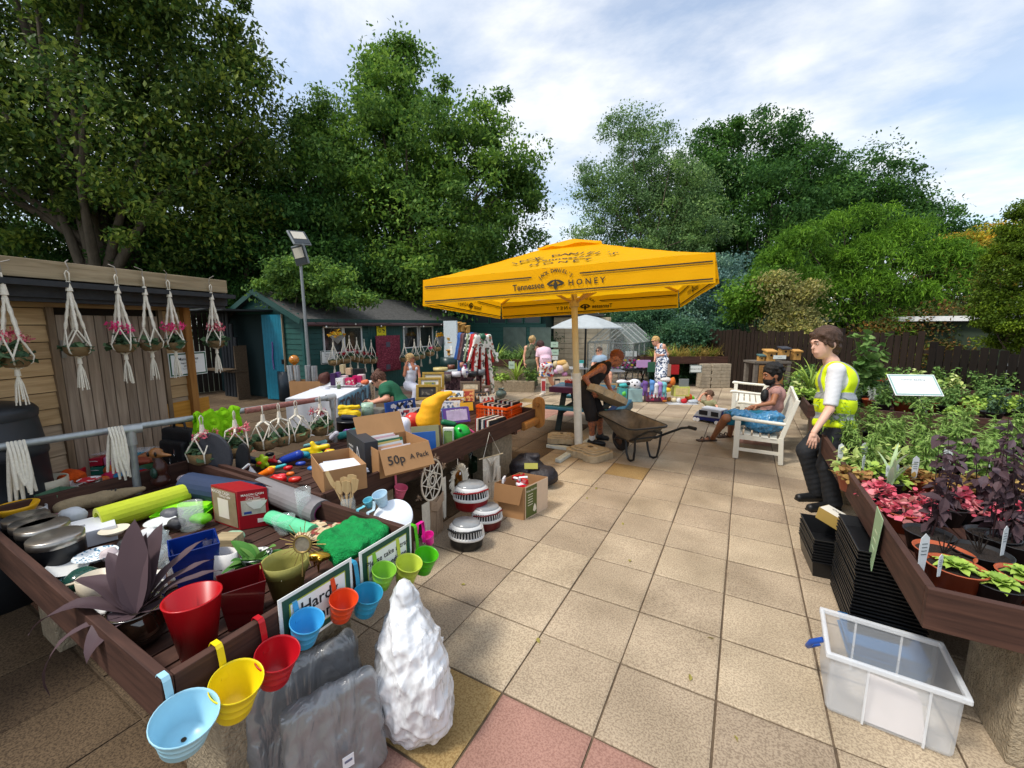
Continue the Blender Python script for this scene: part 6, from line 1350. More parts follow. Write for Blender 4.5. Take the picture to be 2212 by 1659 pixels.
tub('round green glass jar lying under the purple leaves',Z5,730,1590,260,.10,[(.001,0),(.6,0),(1,.35),(.95,.7),(.5,1),(.4,1),(.001,.95)],mat('#2c5a50',.06,.2,8,trans=.4),'glass_jar','jar')
def mug(lab,x,y,w,col,rz=0.):
 o=vsl(lab,Z5,x,y,w,.105,[(.001,0),(.82,0),(.95,.1),(1,1),(.93,1),(.85,.1),(.001,.1)],col,'mug','mug');r=wpx(o,Z5,w)/2
 m=MB();e=Vector((math.cos(rz),math.sin(rz),0));m.tube([e*r*.95+Vector((0,0,.085)),e*r*1.5+Vector((0,0,.08)),e*r*1.55+Vector((0,0,.04)),e*r*.95+Vector((0,0,.025))],.007,8);m.build('handle',col,o)
mug('cream mug with lettering, at the bed edge',850,1650,250,c('#d8cdb8',.35),4);mug('white mug printed with blue flowers, right of the purple plant',1360,1640,160,patches(['#e6e2d8','#e6e2d8','#2c3d52','#e6e2d8','#8a7a58'],60),.3);mug('speckled white mug under the yellow colander',310,1010,170,c('#c9c9cb',.5,.12),3.4)
tub('white lidded dish at the corner behind the glazed pot',Z7,700,690,180,.06,SAUCE,'#e4e2dc','dish','dish')
tub('yellow plastic colander on the grey box',Z5,160,960,280,.08,BOWL,'#e0a818','colander','colander',z=.72)
tub('cream enamel casserole on a red pan near the rail',Z5,400,745,300,.10,CY,'#cfc4ab','casserole','casserole',z=.72)
tub('dark red round pan under the casserole',Z5,420,860,330,.08,CY,'#6f0d12','pan','pan')
tub('bright red shallow bowl behind the orange cloth',Z5,560,620,290,.07,CY,'#a50f1c','bowl','bowl',z=.69)
tub('terracotta bowl at the left edge of the bed',Z5,60,830,270,.09,CY,'#b8664a','bowl','bowl',z=.7)
tub('polished steel saucepan holding a red-rimmed lid',Z5,730,800,260,.13,CY,st_,'steel_saucepan','saucepan')
tub('red and white round lid resting on the steel saucepan',Z5,780,655,160,.02,PLT,patches(['#c41f2c','#e8e2e2'],30),'lid','lid',z=.79)
tub('bright blue round bowl with a metal ring handle',Z5,1150,690,220,.11,BOWL,'#2a8fc4','bowl','bowl')
tub('bottle-green enamel bowl near the wooden figure',Z5,1250,600,170,.07,BOWL,'#2a5c3a','bowl','bowl',z=.68)
o=TH('sage_planter','sage green square planter between the red pan and the beige bag','planter',Z5,530,900,rz=.5);taper(MB(),.13,.16,.14).build('body',c('#5f8468',.4),o)
bb=one('grey_box','flat dark grey appliance box at the left end of the saucepans','box',MB().box((0,0,.05),(.26,.2,.1)),c('#4b4e54',.6),G(Z5,110,1110),.3,bevel=.003)
o=TH('white_box','glossy white square gift box with a small grey emblem','box',Z5,740,1170,rz=R(-14));W=wpx(o,Z5,400);bx(o,'box_body',c('#dcdfe6',.35,.03),W*.9,W*1.0,W*.34);bx(o,'emblem',c('#9a9ca4'),.03,.02,.001,0,0,W*.34+.0015,b=0)
# ---- rolled mats
def roll(lab,a,b,za,zb,r,col,core=None,endc=None,zc=DK,spiral=True):
 A_=on(za(*a),zc+r);B_=on(zb(*b),zc+r);o=thing('rolled_mat',lab,'mat',(A_.x,A_.y,zc+r),0,'rolled exercise mats');d=B_-A_;u=d.normalized();x=u.cross(Vector((0,0,1))).normalized();y=x.cross(u)
 sec=[];t=.008
 for i in range(60):
  a_=i/59*2*math.pi*(3.0 if spiral else 1);rr=r-(t*1.15)*(a_/(2*math.pi));sec.append((rr*math.cos(a_),rr*math.sin(a_)))
 sec2=[((math.hypot(*p)-t)/math.hypot(*p)*p[0],(math.hypot(*p)-t)/math.hypot(*p)*p[1]) for p in sec][::-1];loop=sec+sec2;n=len(loop)
 m=MB();v=[tuple(x*p[0]+y*p[1]) for p in loop]+[tuple(x*p[0]+y*p[1]+d) for p in loop]
 m.add(v,np.array([(i,(i+1) % n,n+(i+1) % n,n+i) for i in range(n)]),0,False)
 for e in (0,n):m.add([v[e+i] for i in range(n)],[(i,i+1,n-2-i,n-1-i) for i in range(59)],1)
 mo=m.build('mat',[mat(col,.75,.06,30,bump=.2),mat(endc or col,.8)],o)
 if core:m=MB();m.lathe([(r-t*4.6,0),(r-t*4.2,0),(r-t*4.2,d.length),(r-t*4.6,d.length)],30,rot=np.array(Matrix(((x[0],y[0],u[0]),(x[1],y[1],u[1]),(x[2],y[2],u[2])))));m.build('inner_face',mat(core,.7),mo)
 return o
roll('lime yellow plastic sheet rolled into a wide tube across the bed',(850,1000),(1620,770),Z5,Z5,.085,'#b9c62a',endc='#c9cf6a')
roll('grey exercise mat with a purple inner face rolled beside the red box',(1255,1150),(720,930),Z6,Z6,.085,'#7d7a7c',core='#7c2360',endc='#6f6a70')
roll('navy blue exercise mat rolled near the handrail',(1650,690),(2230,790),Z5,Z5,.10,'#223352',zc=.66)
roll('mint green exercise mat rolled under the glass bowl',(810,1190),(1180,1320),Z6,Z6,.05,'#63c995')
# ---- boxes
o=TH('cake_stand_box','red printed cake stand box reading Mason Cash, standing on the bed','box',Z6,555,1290,rz=0)
A_,B_,C_=G(Z6,545,1300),G(Z6,805,1255),G(Z6,320,1225);u1=B_-A_;u2=C_-A_;o.location=A_;o.rotation_euler=(0,0,math.atan2(u1.y,u1.x));w,d_=u1.length,u2.length;H_=zat(A_,Z6(0,965)[1])-DK
u2l=Matrix.Rotation(-o.rotation_euler[2],3,'Z')@u2
red=c('#9c1420',.35);pho=mat('#b9b0a0',.4,.25,14)
m=MB();v=[(0,0,0),(w,0,0),(w+u2l.x,u2l.y,0),(u2l.x,u2l.y,0)];v += [(p[0],p[1],H_) for p in v];m.add(v,np.array([(3,2,1,0),(4,5,6,7),(0,1,5,4),(1,2,6,5),(2,3,7,6),(3,0,4,7)]));q=m.build('carton',red,o,bevel=.002)
m=MB();m.box((w*.5,-.002,H_*.55),(w*.8,.002,H_*.38),m=0);m.lathe([(.02,0),(.05,.03),(.06,.05)],16,c=(w*.62,-.006,H_*.5),m=1,sy=.05);m.box((w*.62,-.004,H_*.64),(w*.3,.002,H_*.14),m=1);m.box((w*.3,-.004,H_*.42),(w*.25,.002,H_*.06),m=2);m.box((w*.75,-.004,H_*.18),(w*.3,.002,H_*.1),m=1)
m.build('printed_pictures',[pho,c('#e6e1d6'),c('#233f86')],q)
m=MB();m.text('MASON CASH',w*.12,Matrix.Translation((w*.5,-.004,H_*.88))@FR);m.text('Cake Stand',w*.10,Matrix.Translation((w*.5,-.006,H_*.78))@FR);m.text('Est. England 1800',w*.055,Matrix.Translation((w*.5,-.004,H_*.83))@FR);m.build('lettering',c('#efe6da'),q)
un=u2l.normalized();nn=Vector((un.y,-un.x,0));nn=nn if nn.x < 0 else-nn;mx=basis(-un,(0,0,1),tuple(u2l*.5+nn*.003+Vector((0,0,H_*.5))))
m=MB();m.mx=mx;L2=u2l.length;m.box((0,0,0),(L2*.9,H_*.9,.001),m=0);m.box((-L2*.05,-.01,.001),(L2*.4,H_*.5,.001),m=1);m.text('MASON CASH',L2*.11,Matrix.Translation((-L2*.1,H_*.38,.003)),2);m.text('Tilting Cake',L2*.09,Matrix.Translation((L2*.05,H_*.30,.003)),2);m.build('side_panel',[mat('#8f7f63',.4,.25,9),c('#ddd6c6'),c('#efe6da')],q)
kraft=mat('#a97f55',.8,.08,6,bump=.1);kraft2=mat('#8a6540',.85,.08,6)
def carton(name,lab,A_,ang,w,d,h,flaps=(),z=None,grp=None,mt=None):
 o=thing(name,lab,'box',A_,ang,grp);mt=mt or kraft;t=.004;m=MB()
 m.box((w/2,0,h/2),(w,t,h));m.box((w/2,d,h/2),(w,t,h));m.box((0,d/2,h/2),(t,d-t*1.2,h-.001));m.box((w,d/2,h/2),(t,d-t*1.2,h-.001));m.box((w/2,d/2,.004),(w-t*2,d-t*2,.004));m.build('carton',mt,o)
 for f,an in flaps:
  m=MB();L_=d*.48 if f in 'FB' else w*.3
  if f == 'F':m.mx=Matrix.Translation((w/2,-.003,h))@Matrix.Rotation(R(an),4,'X');m.box((0,-L_/2,0),(w-.004,L_,.003))
  if f == 'B':m.mx=Matrix.Translation((w/2,d+.003,h))@Matrix.Rotation(-R(an),4,'X');m.box((0,L_/2,0),(w-.004,L_,.003))
  if f == 'R':m.mx=Matrix.Translation((w+.003,d/2,h))@Matrix.Rotation(R(an),4,'Y');m.box((L_/2,0,0),(L_,d-.004,.003))
  if f == 'L':m.mx=Matrix.Translation((-.003,d/2,h))@Matrix.Rotation(-R(an),4,'Y');m.box((-L_/2,0,0),(L_,d-.004,.003))
  m.build('flap',mt,o)
 return o
A_=G(Z6,1285,1010,.74);B_=G(Z6,1650,930,.74);C_=G(Z6,945,890,.74);a1=math.atan2((B_-A_).y,(B_-A_).x)
H1=zat(A_,Z6(0,790)[1])-.74
o=carton('paper_box','open cardboard box of white envelopes in the middle of the beds',A_,a1,(B_-A_).length,(C_-A_).length,H1,flaps=[('L',96)])
m=MB();[m.box((.18+rp.uniform(-.03,.03),.2+rp.uniform(-.04,.04),H1*.55+i*.006),(.27,.32,.004),rz=rp.uniform(-.3,.3),m=i % 2) for i in range(7)];tag(m.build('envelopes',[c('#dfe3ea',.7),c('#c6cbd6',.7)],loc=(0,0,0)),'stack of white envelopes inside the open cardboard box','papers').matrix_world=o.matrix_basis.copy()
A2=G(Z6,1700,850,.70);o=thing('lamp_box','tall charcoal box with white line drawing and lettering between two cardboard boxes','box',A2,a1+R(2))
w_,d2,H2=.11,.5,.31
m=MB();m.box((0,d2/2,H2/2),(w_,d2,H2));q=m.build('carton',c('#34373d',.5),o,bevel=.002)
m=MB();mb_=basis((0,-1,0),(0,0,1),(-w_/2-.002,d2/2,H2/2));m.mx=mb_
m.text('crawford',.035,Matrix.Translation((-.12,.05,0)));m.text('& Black',.035,Matrix.Translation((-.12,.015,0)));m.bar((.06,.08,0),(.0,-.14,0),.012,.001,up=(0,0,1));m.bar((.06,.08,0),(.2,-.14,0),.012,.001,up=(0,0,1));m.bar((.06,.02,0),(.1,-.1,0),.01,.001,up=(0,0,1));m.build('white_print',c('#e6e6e6'),q)
m=MB();m.box((0,-.002,H2*.7),(.012,.002,.05));m.build('white_label',c('#eeeeee'),q)
A3=G(Z6,1745,850,.74);o=carton('card_box','cardboard box of greeting cards with a flap lettered 50p A Pack',A3+Vector((.02,.0,0)),a1+R(6),.44,.42,.23,flaps=[('F',62),('B',-60)])
m=MB();m.mx=Matrix.Translation((.22,-.006,.23))@Matrix.Rotation(R(62),4,'X');m.text('50p',.10,Matrix.Translation((-.10,-.1,.003)));m.text('A Pack',.06,Matrix.Translation((.10,-.10,.003)));m.build('handwriting',c('#2a2420'),o)
for i in range(9):
 col=['#e9c5cc','#f0e8e2','#e0aa86','#d9dfe0','#c9b36a','#2f6a4a','#e8e2da','#d8b0b8','#e6e6e2'][i];p=o.matrix_basis@Vector((.18+rp.uniform(-.04,.04),.06+i*.04,.11+.006*i));m=MB();m.box((0,0,0),(.26,.006,.18),rx=R(-18));m.box((0,-.006,.0),(.16,.002,.1),m=1,rx=R(-18))
 one('greeting_cards',['pink packet of cards at the front','white packet of cards second from the front','peach packet of cards third from the front','grey packet of cards in the middle','gold patterned packet of cards in the middle','green packet of cards behind the gold one','ivory packet of cards toward the back','rose packet of cards toward the back','white packet of cards at the very back'][i]+' of the fifty pence box','cards',m,[c(col,.6),c('#d7b9a0' if i % 2 else '#b98f8f',.6)],p,a1+R(6)+rp.uniform(-.1,.1),'greeting card packets in the fifty pence box')
# ---- green throw
tp=G(Z8,735,360,.70);o=thing('green_throw','folded bright green fringed throw on the bed rim','blanket',tp)
m=MB();e1=cr;e2=Vector((-cr.y,cr.x,0))
blend(m,[('b',e1*.0+e2*.02+Vector((0,0,.03)),(.17,.13,.05),rotz(az0-.5),.04),('b',e1*-.03-e2*.03+Vector((0,0,.02)),(.14,.12,.045),rotz(az0-.9),.04),('e',e1*.05+e2*.06+Vector((0,0,.06)),(.13,.09,.05),rotz(az0-.5))],.008,.03,noise=.012,nseed=6)
gm=mat('#0f9a4c',.95,.25,30,bump=1.,fine=140);m.build('folds',gm,o)
m=MB();n=420;aa=rp.uniform(2.4,5.2,n);pos=np.stack([np.cos(aa+az0)*.17,np.sin(aa+az0)*.16,rp.uniform(-.02,.05,n)],1);m.inst([(0,0,0),(.003,.2,0),(0,1,-.3),(-.003,.2,0)],F4,pos,rrots(n,rp,.5,-.6),.05*rp.uniform(.5,1.2,n));m.build('fringe',c('#16a556',.9),o)
# ---- white disc, spatulas
pd=G(Z6,1880,1290,.68);o=thing('round_lid','large white round disc with a black rim leaning at the bed end','lid',pd);m=MB();r=wpx(o,Z6,345)/2
RM=np.array((Matrix.Rotation(az0,3,'Z')@Matrix.Rotation(R(-42),3,'X')).normalized()) if False else np.array(basis(RX,(HEAD*.75+Vector((0,0,.66)))).to_3x3())
m.lathe([(.001,.02),(r*.96,.02),(r,.014)],40,rot=RM,c=(0,0,r*.55));m.build('white_face',c('#dfe6ee',.3,.02),o);m=MB();m.lathe([(r,.012),(r*1.02,.0),(r*.99,-.03),(.001,-.03)],40,rot=RM,c=(0,0,r*.55));m.build('black_rim',c('#17181b',.4),o)
o=TH('spatula_jar','glass jar of wooden spatulas and spoons behind the green throw','jar',Z6,1490,1170,.68);m=MB();m.lathe([(.001,0),(.045,0),(.048,.02),(.048,.1),(.04,.115),(.04,.13),(.036,.13),(.036,.11),(.044,.1),(.044,.02),(.001,.01)],24);m.build('jar',gl,o)
for i,(dx,dy,L_,w) in enumerate([(-.45,.1,.30,.03),(-.28,0,.22,.045),(-.1,.1,.24,.05),(.0,-.1,.22,.06),(.12,.05,.26,.065),(.22,0,.24,.05)]):
 m=MB();u=(cr*dx+Vector((0,0,1))+Vector((-cr.y,cr.x,0))*dy*.3).normalized();s_=u.cross(Vector((-cr.y,cr.x,0))).normalized();b=Vector((dx*.04,dy*.03,.02));m.bar(b,b+u*L_*.62,.014,.006,up=s_);m.slab([b+u*L_*.6+s_*.008,b+u*L_*.72+s_*w/2,b+u*L_+s_*w/2*.9,b+u*L_*1.03,b+u*L_-s_*w/2*.9,b+u*L_*.72-s_*w/2,b+u*L_*.6-s_*.008],.005)
 tag(m.build('spatula',wood('#d0b383','#b8976a',axis=2),loc=o.location),['long slim pale wooden knife leaning left in the jar','short pointed wooden spoon low on the left of the jar','narrow wooden spatula second from left in the jar','wide cream wooden spatula in the middle of the jar','square-ended wooden spatula right of the middle in the jar','broad pale wooden spatula leaning right in the jar'][i],'spatula','wooden spatulas in the glass jar')
# ---- lime tray, organiser, figure, bags
o=TH('lime_tray','neon green plastic vegetable slicer tray in front of the red box','tray',Z5,1620,960,rz=math.atan2(-.1,1)+az0+.25);m=MB();taper(m,.30,.34,.05,.006,d=.5);m.build('tray',mat('#86e01a',.35,.05,8),o)
m=MB();[m.box((-.12+i*.03,0,.055),(.006,.14,.004)) for i in range(9)];m.box((0,.04,.062),(.28,.08,.02));m.build('slicer_grid',mat('#9af02c',.3),o)
P_=G(Z5,1050,600,.66);o=thing('drawer_organiser','clear plastic organiser with two rows of coloured drawers','storage box',P_,az0+R(14));W=wpx(o,Z5,500)
m=MB();m.box((0,.09,.19),(W,.16,.004));m.box((0,.09,.005),(W,.16,.004));m.box((0,.168,.088),(W,.004,.162));m.box((-W/2,.09,.088),(.004,.15,.162));m.box((W/2,.09,.088),(.004,.15,.162));m.build('case',clear((.85,.88,.92),.2,.25),o)
for i in range(8):
 q=bx(o,'drawer',c(['#b8243c','#c77aa8','#2f9ab4','#c98052','#2f7f6c','#6c2f86','#a8a82c','#3a6b45'][i],.3),W/4-.012,.13,.068,-W/2+W/8+(i % 4)*W/4,.085,.012 if i > 3 else .09)
 m=MB();cx=-W/2+W/8+(i % 4)*W/4;z_=.05 if i > 3 else .13;m.tube([(cx-.025,.018,z_),(cx-.02,.0,z_+.008),(cx+.02,.0,z_+.008),(cx+.025,.018,z_)],.003,5);m.build('handle',c('#e0dde0',.3),q)
P_=G(Z5,1410,715,.66);o=thing('carved_figure','carved dark wooden bird figure with a round tan head','figurine',P_);m=MB()
k_=Z5.k*K(P_);rl_=lambda x,y:cr*((x-1410)*k_)+Vector((0,0,(715-y)*k_))
blend(m,[('e',rl_(1410,640),(.075,.06,.055),None),('e',rl_(1420,540),(.05,.05,.06),None),('c',rl_(1420,500),rl_(1400,440),.03,.03)],.006,.03);m.build('body',mat('#3c1f18',.3,.3,16),o)
m=MB();blend(m,[('e',rl_(1395,395),(.048,.045,.042),None),('c',rl_(1420,410),rl_(1520,415),.022,.008)],.005,.02);m.build('head',mat('#8a5a30',.3,.3,30),o)
m=MB();m.ball(rl_(1400,560)-HEAD*.045,(.04,.02,.045),14);m.build('green_patch',mat('#1f3a30',.3),o)
for sx,yy in ((-.028,0),(.03,0)):m=MB();m.ball(rl_(1395,395)-HEAD*.04+cr*sx,(.014,.008,.02),10);m.build('eye',mat('#14100e',.2),o)
P_=G(Z5,1570,560,.66);o=thing('laptop_bag','black zipped laptop bag standing against the handrail','bag',P_,az0-.35);W=wpx(o,Z5,400);Hb=W*.92;bkm=mat('#16171a',.6,.2,40,bump=.4)
m=MB();blend(m,[('b',(0,.05,Hb/2),(W/2,.06,Hb/2),None,.03)],.008,.01,noise=.003);m.build('body',bkm,o);m=MB();blend(m,[('b',(.01,-.03,Hb*.4),(W*.38,.035,Hb*.36),None,.025)],.008,.01,noise=.003);m.build('front_pocket',bkm,o)
m=MB();m.tube([(-W*.25,.05,Hb-.01),(-W*.22,.05,Hb+.045),(W*.1,.05,Hb+.05),(W*.14,.05,Hb-.01)],.011,8);m.build('handle',bkm,o)
for x,z_ in ((-.08,.19),(.0,.12),(.07,.2),(.1,.1)):m=MB();m.box((x,-.07,z_),(.008,.006,.04));m.tube([(x-.01,-.07,z_-.02),(x,-.072,z_-.04),(x+.01,-.07,z_-.02)],.003,5);m.build('buckle',mat('#c4c6c8',.25,metal=.9),o)
P_=G(Z5,1240,400,.62);o=thing('slatted_crate','varnished slatted wooden crate behind the organiser','crate',P_,az0+.2);m=MB();[m.box((0,0,.06+i*.07),(.26,.016,.06),rx=-.3) for i in range(3)];m.build('slats',wood('#c08a48','#a37236',axis=0),o);m=MB();m.box((-.12,.02,.13),(.03,.03,.26));m.box((.12,.02,.13),(.03,.03,.26));m.build('uprights',wood('#b07c3c',axis=2),o)
P_=G(Z5,1930,620,.68);o=thing('exercise_pedal','dark grey oval foot plate with white side frame, behind the navy mat','exercise machine',P_);k_=Z5.k*K(P_);q_=lambda x,y:cr*((x-1930)*k_)+Vector((0,0,(620-y)*k_))
for i,(cx,cy,rx,ry,an) in enumerate([(1900,400,135,185,.35),(2110,470,60,150,-.1)]):
 m=MB();pts=[q_(cx+rx*math.cos(t)*math.cos(an)-ry*math.sin(t)*math.sin(an),cy-(rx*math.cos(t)*math.sin(an)+ry*math.sin(t)*math.cos(an)))+HEAD*(.03*i) for t in np.linspace(0,2*math.pi,22,endpoint=False)];m.slab(pts,.03);m.build('foot_plate',mat('#3b3d44' if i == 0 else '#1c1e22',.5,.15,60),o,bevel=.006)
m=MB();m.tube([q_(1770,450),q_(1850,500),q_(1950,620),q_(2060,600),q_(2180,500)],.012,8);m.build('frame',c('#c9ccd0',.3),o)
P_=G(Z5,860,840,.66);o=thing('folded_bag','long beige folded canvas bag with dark straps','bag',P_);m=MB();A_=G(Z5,540,880,.69)-P_;B_=G(Z5,1240,720,.70)-P_;blend(m,[('c',A_,(A_+B_)/2,.045,.05),('c',(A_+B_)/2,B_,.05,.025)],.008,.03,noise=.01);m.build('body',mat('#9a8768',.9,.15,20,bump=.5),o);m=MB();M_=(A_+B_)/2;[m.tube([M_+(B_-A_)*(.06+.05*i)+Vector((0,0,.05)),M_+(B_-A_)*(.12+.05*i)+HEAD*-.05+Vector((0,0,.02))],.005,5) for i in range(3)];m.build('straps',c('#2e2a28'),o)
P_=G(Z5,640,740,.66);m=MB();blend(m,[('b',(0,0,.07),(.085,.07,.08),None,.03),('c',(-.05,0,.14),(.07,.02,.13),.035,.035)],.008,.03,noise=.008);one('orange_cloth','bundle of bright orange towelling cloth','cloth',m,mat('#e0560f',.95,.1,40,bump=.8,fine=150),P_)
o=TH('pink_basket','hot pink plastic basket beside the steel saucepan','basket',Z5,930,780,rz=az0-.3);m=MB();taper(m,.15,.18,.09,.004,d=.6);m.build('basket',c('#e8127c',.35),o)
m=MB();B_=G(Z5,1180,590,.7);A_=G(Z5,800,660,.7);one('orange_tube','orange and purple cardboard tube lying behind the pink basket','tube',m.tube([Vector((0,0,0)),(B_-A_)*.5,B_-A_],.032,16),[c('#d96a16')],A_)
one('wooden_box','small pale wooden box behind the white oval vase','box',MB().box((0,0,.04),(.13,.1,.08)),wood('#c9b48c',axis=0),G(Z6,440,1460),az0,bevel=.003)
m=MB();blend(m,[('e',(0,0,.04),(.07,.03,.025),rotz(az0)),('c',(.05,-.03,.04),(.09,-.05,.07),.016,.01),('c',(-.03,0,.02),(-.03,0,-.03),.008,.004),('c',(.03,-.02,.02),(.03,-.02,-.03),.008,.004)],.005,.02);one('brass_bird','polished brass bird ornament between the olive pot and green throw','ornament',m,mat('#a8842e',.2,.2,20,metal=.9),G(Z8,520,470,.70))
m=MB();blend(m,[('b',(0,0,.02),(.14,.1,.02),rotz(az0-.2),.015)],.008,.02,noise=.008);one('patterned_cloth','cream and brown patterned cloth under the green throw','cloth',m,patches(['#c9b08a','#d8c6a4','#3a2f28','#c9b08a','#8f3a34'],40),G(Z8,560,300,.67))
# ================================================================ PLANTS
def stemleaf(mb,n,h,L_,W,rg,m=0,tm=LEAF6,lean=.2,r0=.05,per=14,z0=0.,stem=1,up=.6,top=0.):
 """upright stems set with leaves"""
 for _ in range(n):
  a=rg.uniform(0,6.28);b=Vector((math.cos(a)*rg.uniform(0,r0),math.sin(a)*rg.uniform(0,r0),z0));hh=h*rg.uniform(.65,1.1);t=b+Vector((math.cos(a)*lean*hh*rg.uniform(.2,1),math.sin(a)*lean*hh*rg.uniform(.2,1),hh))
  if stem is not None:mb.tube([b,(b+t)/2+Vector((0,0,hh*.03)),t],[.0035,.003,.0015],4,stem)
  k=per;u=rg.uniform(.12,1.0,k);pos=np.array([tuple(b+(t-b)*float(x)) for x in u]);mb.inst(tm,F6 if len(tm) > 4 else F4,pos,rrots(k,rg,.45,up-.9),L_*rg.uniform(.6,1.15,k)*(1.1-.45*u)*np.ones(k),m)
def blades(mb,n,L_,W,rg,m=0,up=1.2,curl=1.3):
 for _ in range(n):bigleaf(mb,(rg.uniform(-.03,.03),rg.uniform(-.03,.03),0),rg.uniform(0,6.28),rg.uniform(up-.35,up+.3),L_*rg.uniform(.6,1.1),W,rg.uniform(curl*.5,curl*1.3),m,n=6)
ROUND=[(0,0,0),(.42,.25,.03),(.5,.62,.06),(0,1,-.06),(-.5,.62,.06),(-.42,.25,.03),(0,.6,.0),(0,.3,0)]
LL=[(0,0,0),(.09,.3,.03),(.08,.6,.02),(0,1,-.18),(-.08,.6,.02),(-.09,.3,.03),(0,.6,-.01),(0,.3,0)]
def lowmound(mb,n,R_,L_,rg,m=0,tm=ROUND,h=.1,z0=.0):
 a=rg.uniform(0,6.28,n);r=R_*np.sqrt(rg.random(n));pos=np.stack([r*np.cos(a),r*np.sin(a),z0+h*(1-(r/R_)**2)*rg.uniform(.4,1,n)],1)
 mb.inst(tm,F6,pos,rrots(n,rg,.6,-.2),L_*rg.uniform(.6,1.2,n),m)
def heads(mb,n,R_,z,r,rg,m,pet=.022):
 for _ in range(n):
  a=rg.uniform(0,6.28);q=rg.uniform(0,R_);k=26;ctr=np.array([q*math.cos(a),q*math.sin(a),z*rg.uniform(.85,1.1)]);d=rg.normal(size=(k,3));d /= np.linalg.norm(d,axis=1)[:,None];mb.inst(LEAF4,F4,ctr+d*r,rrots(k,rg,1.2),pet*rg.uniform(.7,1.2,k),m)
LF={k:leafmat(*[S(x) for x in v.split()],tr=.25,k=1.1) for k,v in dict(green='#6a8a48 #54783c #86a058',lime='#8fae4a #a9c25a #6f9440',varie='#dfe0a0 #8fae5a #c9d080 #5f8a3c',purple='#4a3a3f #5a464a #3a2d33 #6a5a62',pink='#cc4a60 #e07888 #b03a50 #e8989c #8a5a50',rust='#a8814a #7c6a3a #8a5a3a #b89a5a',silver='#b9c2bb #cfd6cf #9aa69c',grass='#7f9c3c #9ab04c #6a8a38',straw='#c2a860 #a8924c #d8c078',fresh='#84a052 #6c8e42 #98b064',deep='#4a6444 #3d5740 #66805a',red='#a01828 #c02434',mag='#d8286c #e85a94',yel='#e0b020',pale='#c8d8b8 #a8c090').items()}
stm=mat('#4a3a2c',.7);stg=mat('#54702c',.7)
terra=c('#a5502e',.5,.1);bpot=mat('#1c1d1f',.45,.15,20);gpot=c('#2f5040',.5)
PK={}
def mkplant(kind,sd):
 rg=np.random.default_rng(sd);m=MB();ms=[LF['green'],stg]
 if kind == 'tall':stemleaf(m,9,.40,.11,0,rg,tm=LL,per=26,r0=.07,lean=.12,up=.7);ms[0]=LF['fresh']
 elif kind == 'varie':lowmound(m,60,.13,.09,rg,tm=LEAF6,h=.16);stemleaf(m,5,.2,.08,0,rg,per=8);ms[0]=LF['varie']
 elif kind == 'mound':lowmound(m,120,.14,.05,rg,h=.13);ms[0]=LF['lime']
 elif kind == 'green':stemleaf(m,12,.22,.07,0,rg,per=12,r0=.09,lean=.35)
 elif kind == 'deep':stemleaf(m,10,.3,.06,0,rg,per=22,r0=.08,lean=.25);ms[0]=LF['deep']
 elif kind == 'grass':blades(m,34,.48,.014,rg);ms[0]=LF['grass']
 elif kind == 'iris':blades(m,8,.34,.026,rg,up=1.4,curl=.7);ms[0]=LF['pale']
 elif kind == 'straw':blades(m,90,.5,.006,rg,up=1.3,curl=1.5);ms[0]=LF['straw']
 elif kind == 'dahlia':stemleaf(m,4,.55,.10,0,rg,per=17,r0=.03,lean=.18,up=.35);ms=[LF['purple'],mat('#2c1a1c',.5)]
 elif kind == 'pink':lowmound(m,120,.12,.046,rg,h=.12);ms[0]=LF['pink']
 elif kind == 'rust':lowmound(m,75,.14,.055,rg,h=.09);ms[0]=LF['rust']
 elif kind == 'silver':stemleaf(m,16,.2,.035,0,rg,per=34,r0=.09,lean=.45,tm=LL,stem=0);ms[0]=LF['silver']
 elif kind == 'rosette':
  for i in range(26):bigleaf(m,(0,0,.01),i*2.4,1.3-i*.04,.05+.0022*i,.05,.8,n=5,wave=.004)
  ms[0]=LF['lime']
 elif kind in ('redger','pinkger'):lowmound(m,80,.13,.055,rg,h=.12);heads(m,5,.12,.2,.025,rg,2);m.tube([(0,0,0),(.03,0,.2)],.003,4,1);ms.append(LF['red' if kind == 'redger' else 'mag'])
 elif kind == 'bigleaf':stemleaf(m,9,.95,.17,0,rg,tm=ROUND,per=24,r0=.12,lean=.25);ms[0]=LF['green']
 return m,ms
PB={}
def plant(kind,P_,label,s=1.,pot=None,pr=.085,ph=.12,rz=None,group=None,tagc=None,cat='potted plant',sd=None,ps=1.,name=None):
 key=(kind,pot,pr,ph,random.randint(0,1) if sd is None else sd,ps);rz=random.uniform(0,6.28) if rz is None else rz
 if key not in PB:
  o=thing(name or 'potted_plant',label,cat,P_,rz,group,s);m,ms=mkplant(kind,hash(str(key)) % 1000 if False else sum(map(ord,str(kind)))+key[4]*7)
  f=m.build('foliage',ms,o);f.scale=(ps,)*3
  if pot:
   mt={'t':terra,'b':bpot,'g':gpot}[pot];cup(o,'pot',mt,pr*.72,pr,ph,.004,.006,n=20);q=MB();q.disc(pr*.93,ph*.86,16);q.build('soil',mat('#2b211a',.95,.3,60,bump=1.),o);f.location.z=ph*.84
  PB[key]=o;return o
 return dup(PB[key],Vector(P_),rz,label,group,s)
def ptag(P_,label,col='#cfd5d8',s=1.,rz=None):
 s *= .75
 m=MB();m.slab([(-.012*s,0,-.06*s),(.012*s,0,-.06*s),(.018*s,0,.03*s),(.016*s,0,.06*s),(0,0,.075*s),(-.016*s,0,.06*s),(-.018*s,0,.03*s)],.0015);[m.box((0,-.0016,.04*s-i*.012*s),(.02*s,.001,.003*s),m=1) for i in range(4)]
 one('plant_label',label,'plant label',m,[c(col),c('#6a7478')],P_,az0+(rz if rz is not None else random.uniform(-.5,.5)),'white plant labels stuck in the pots')
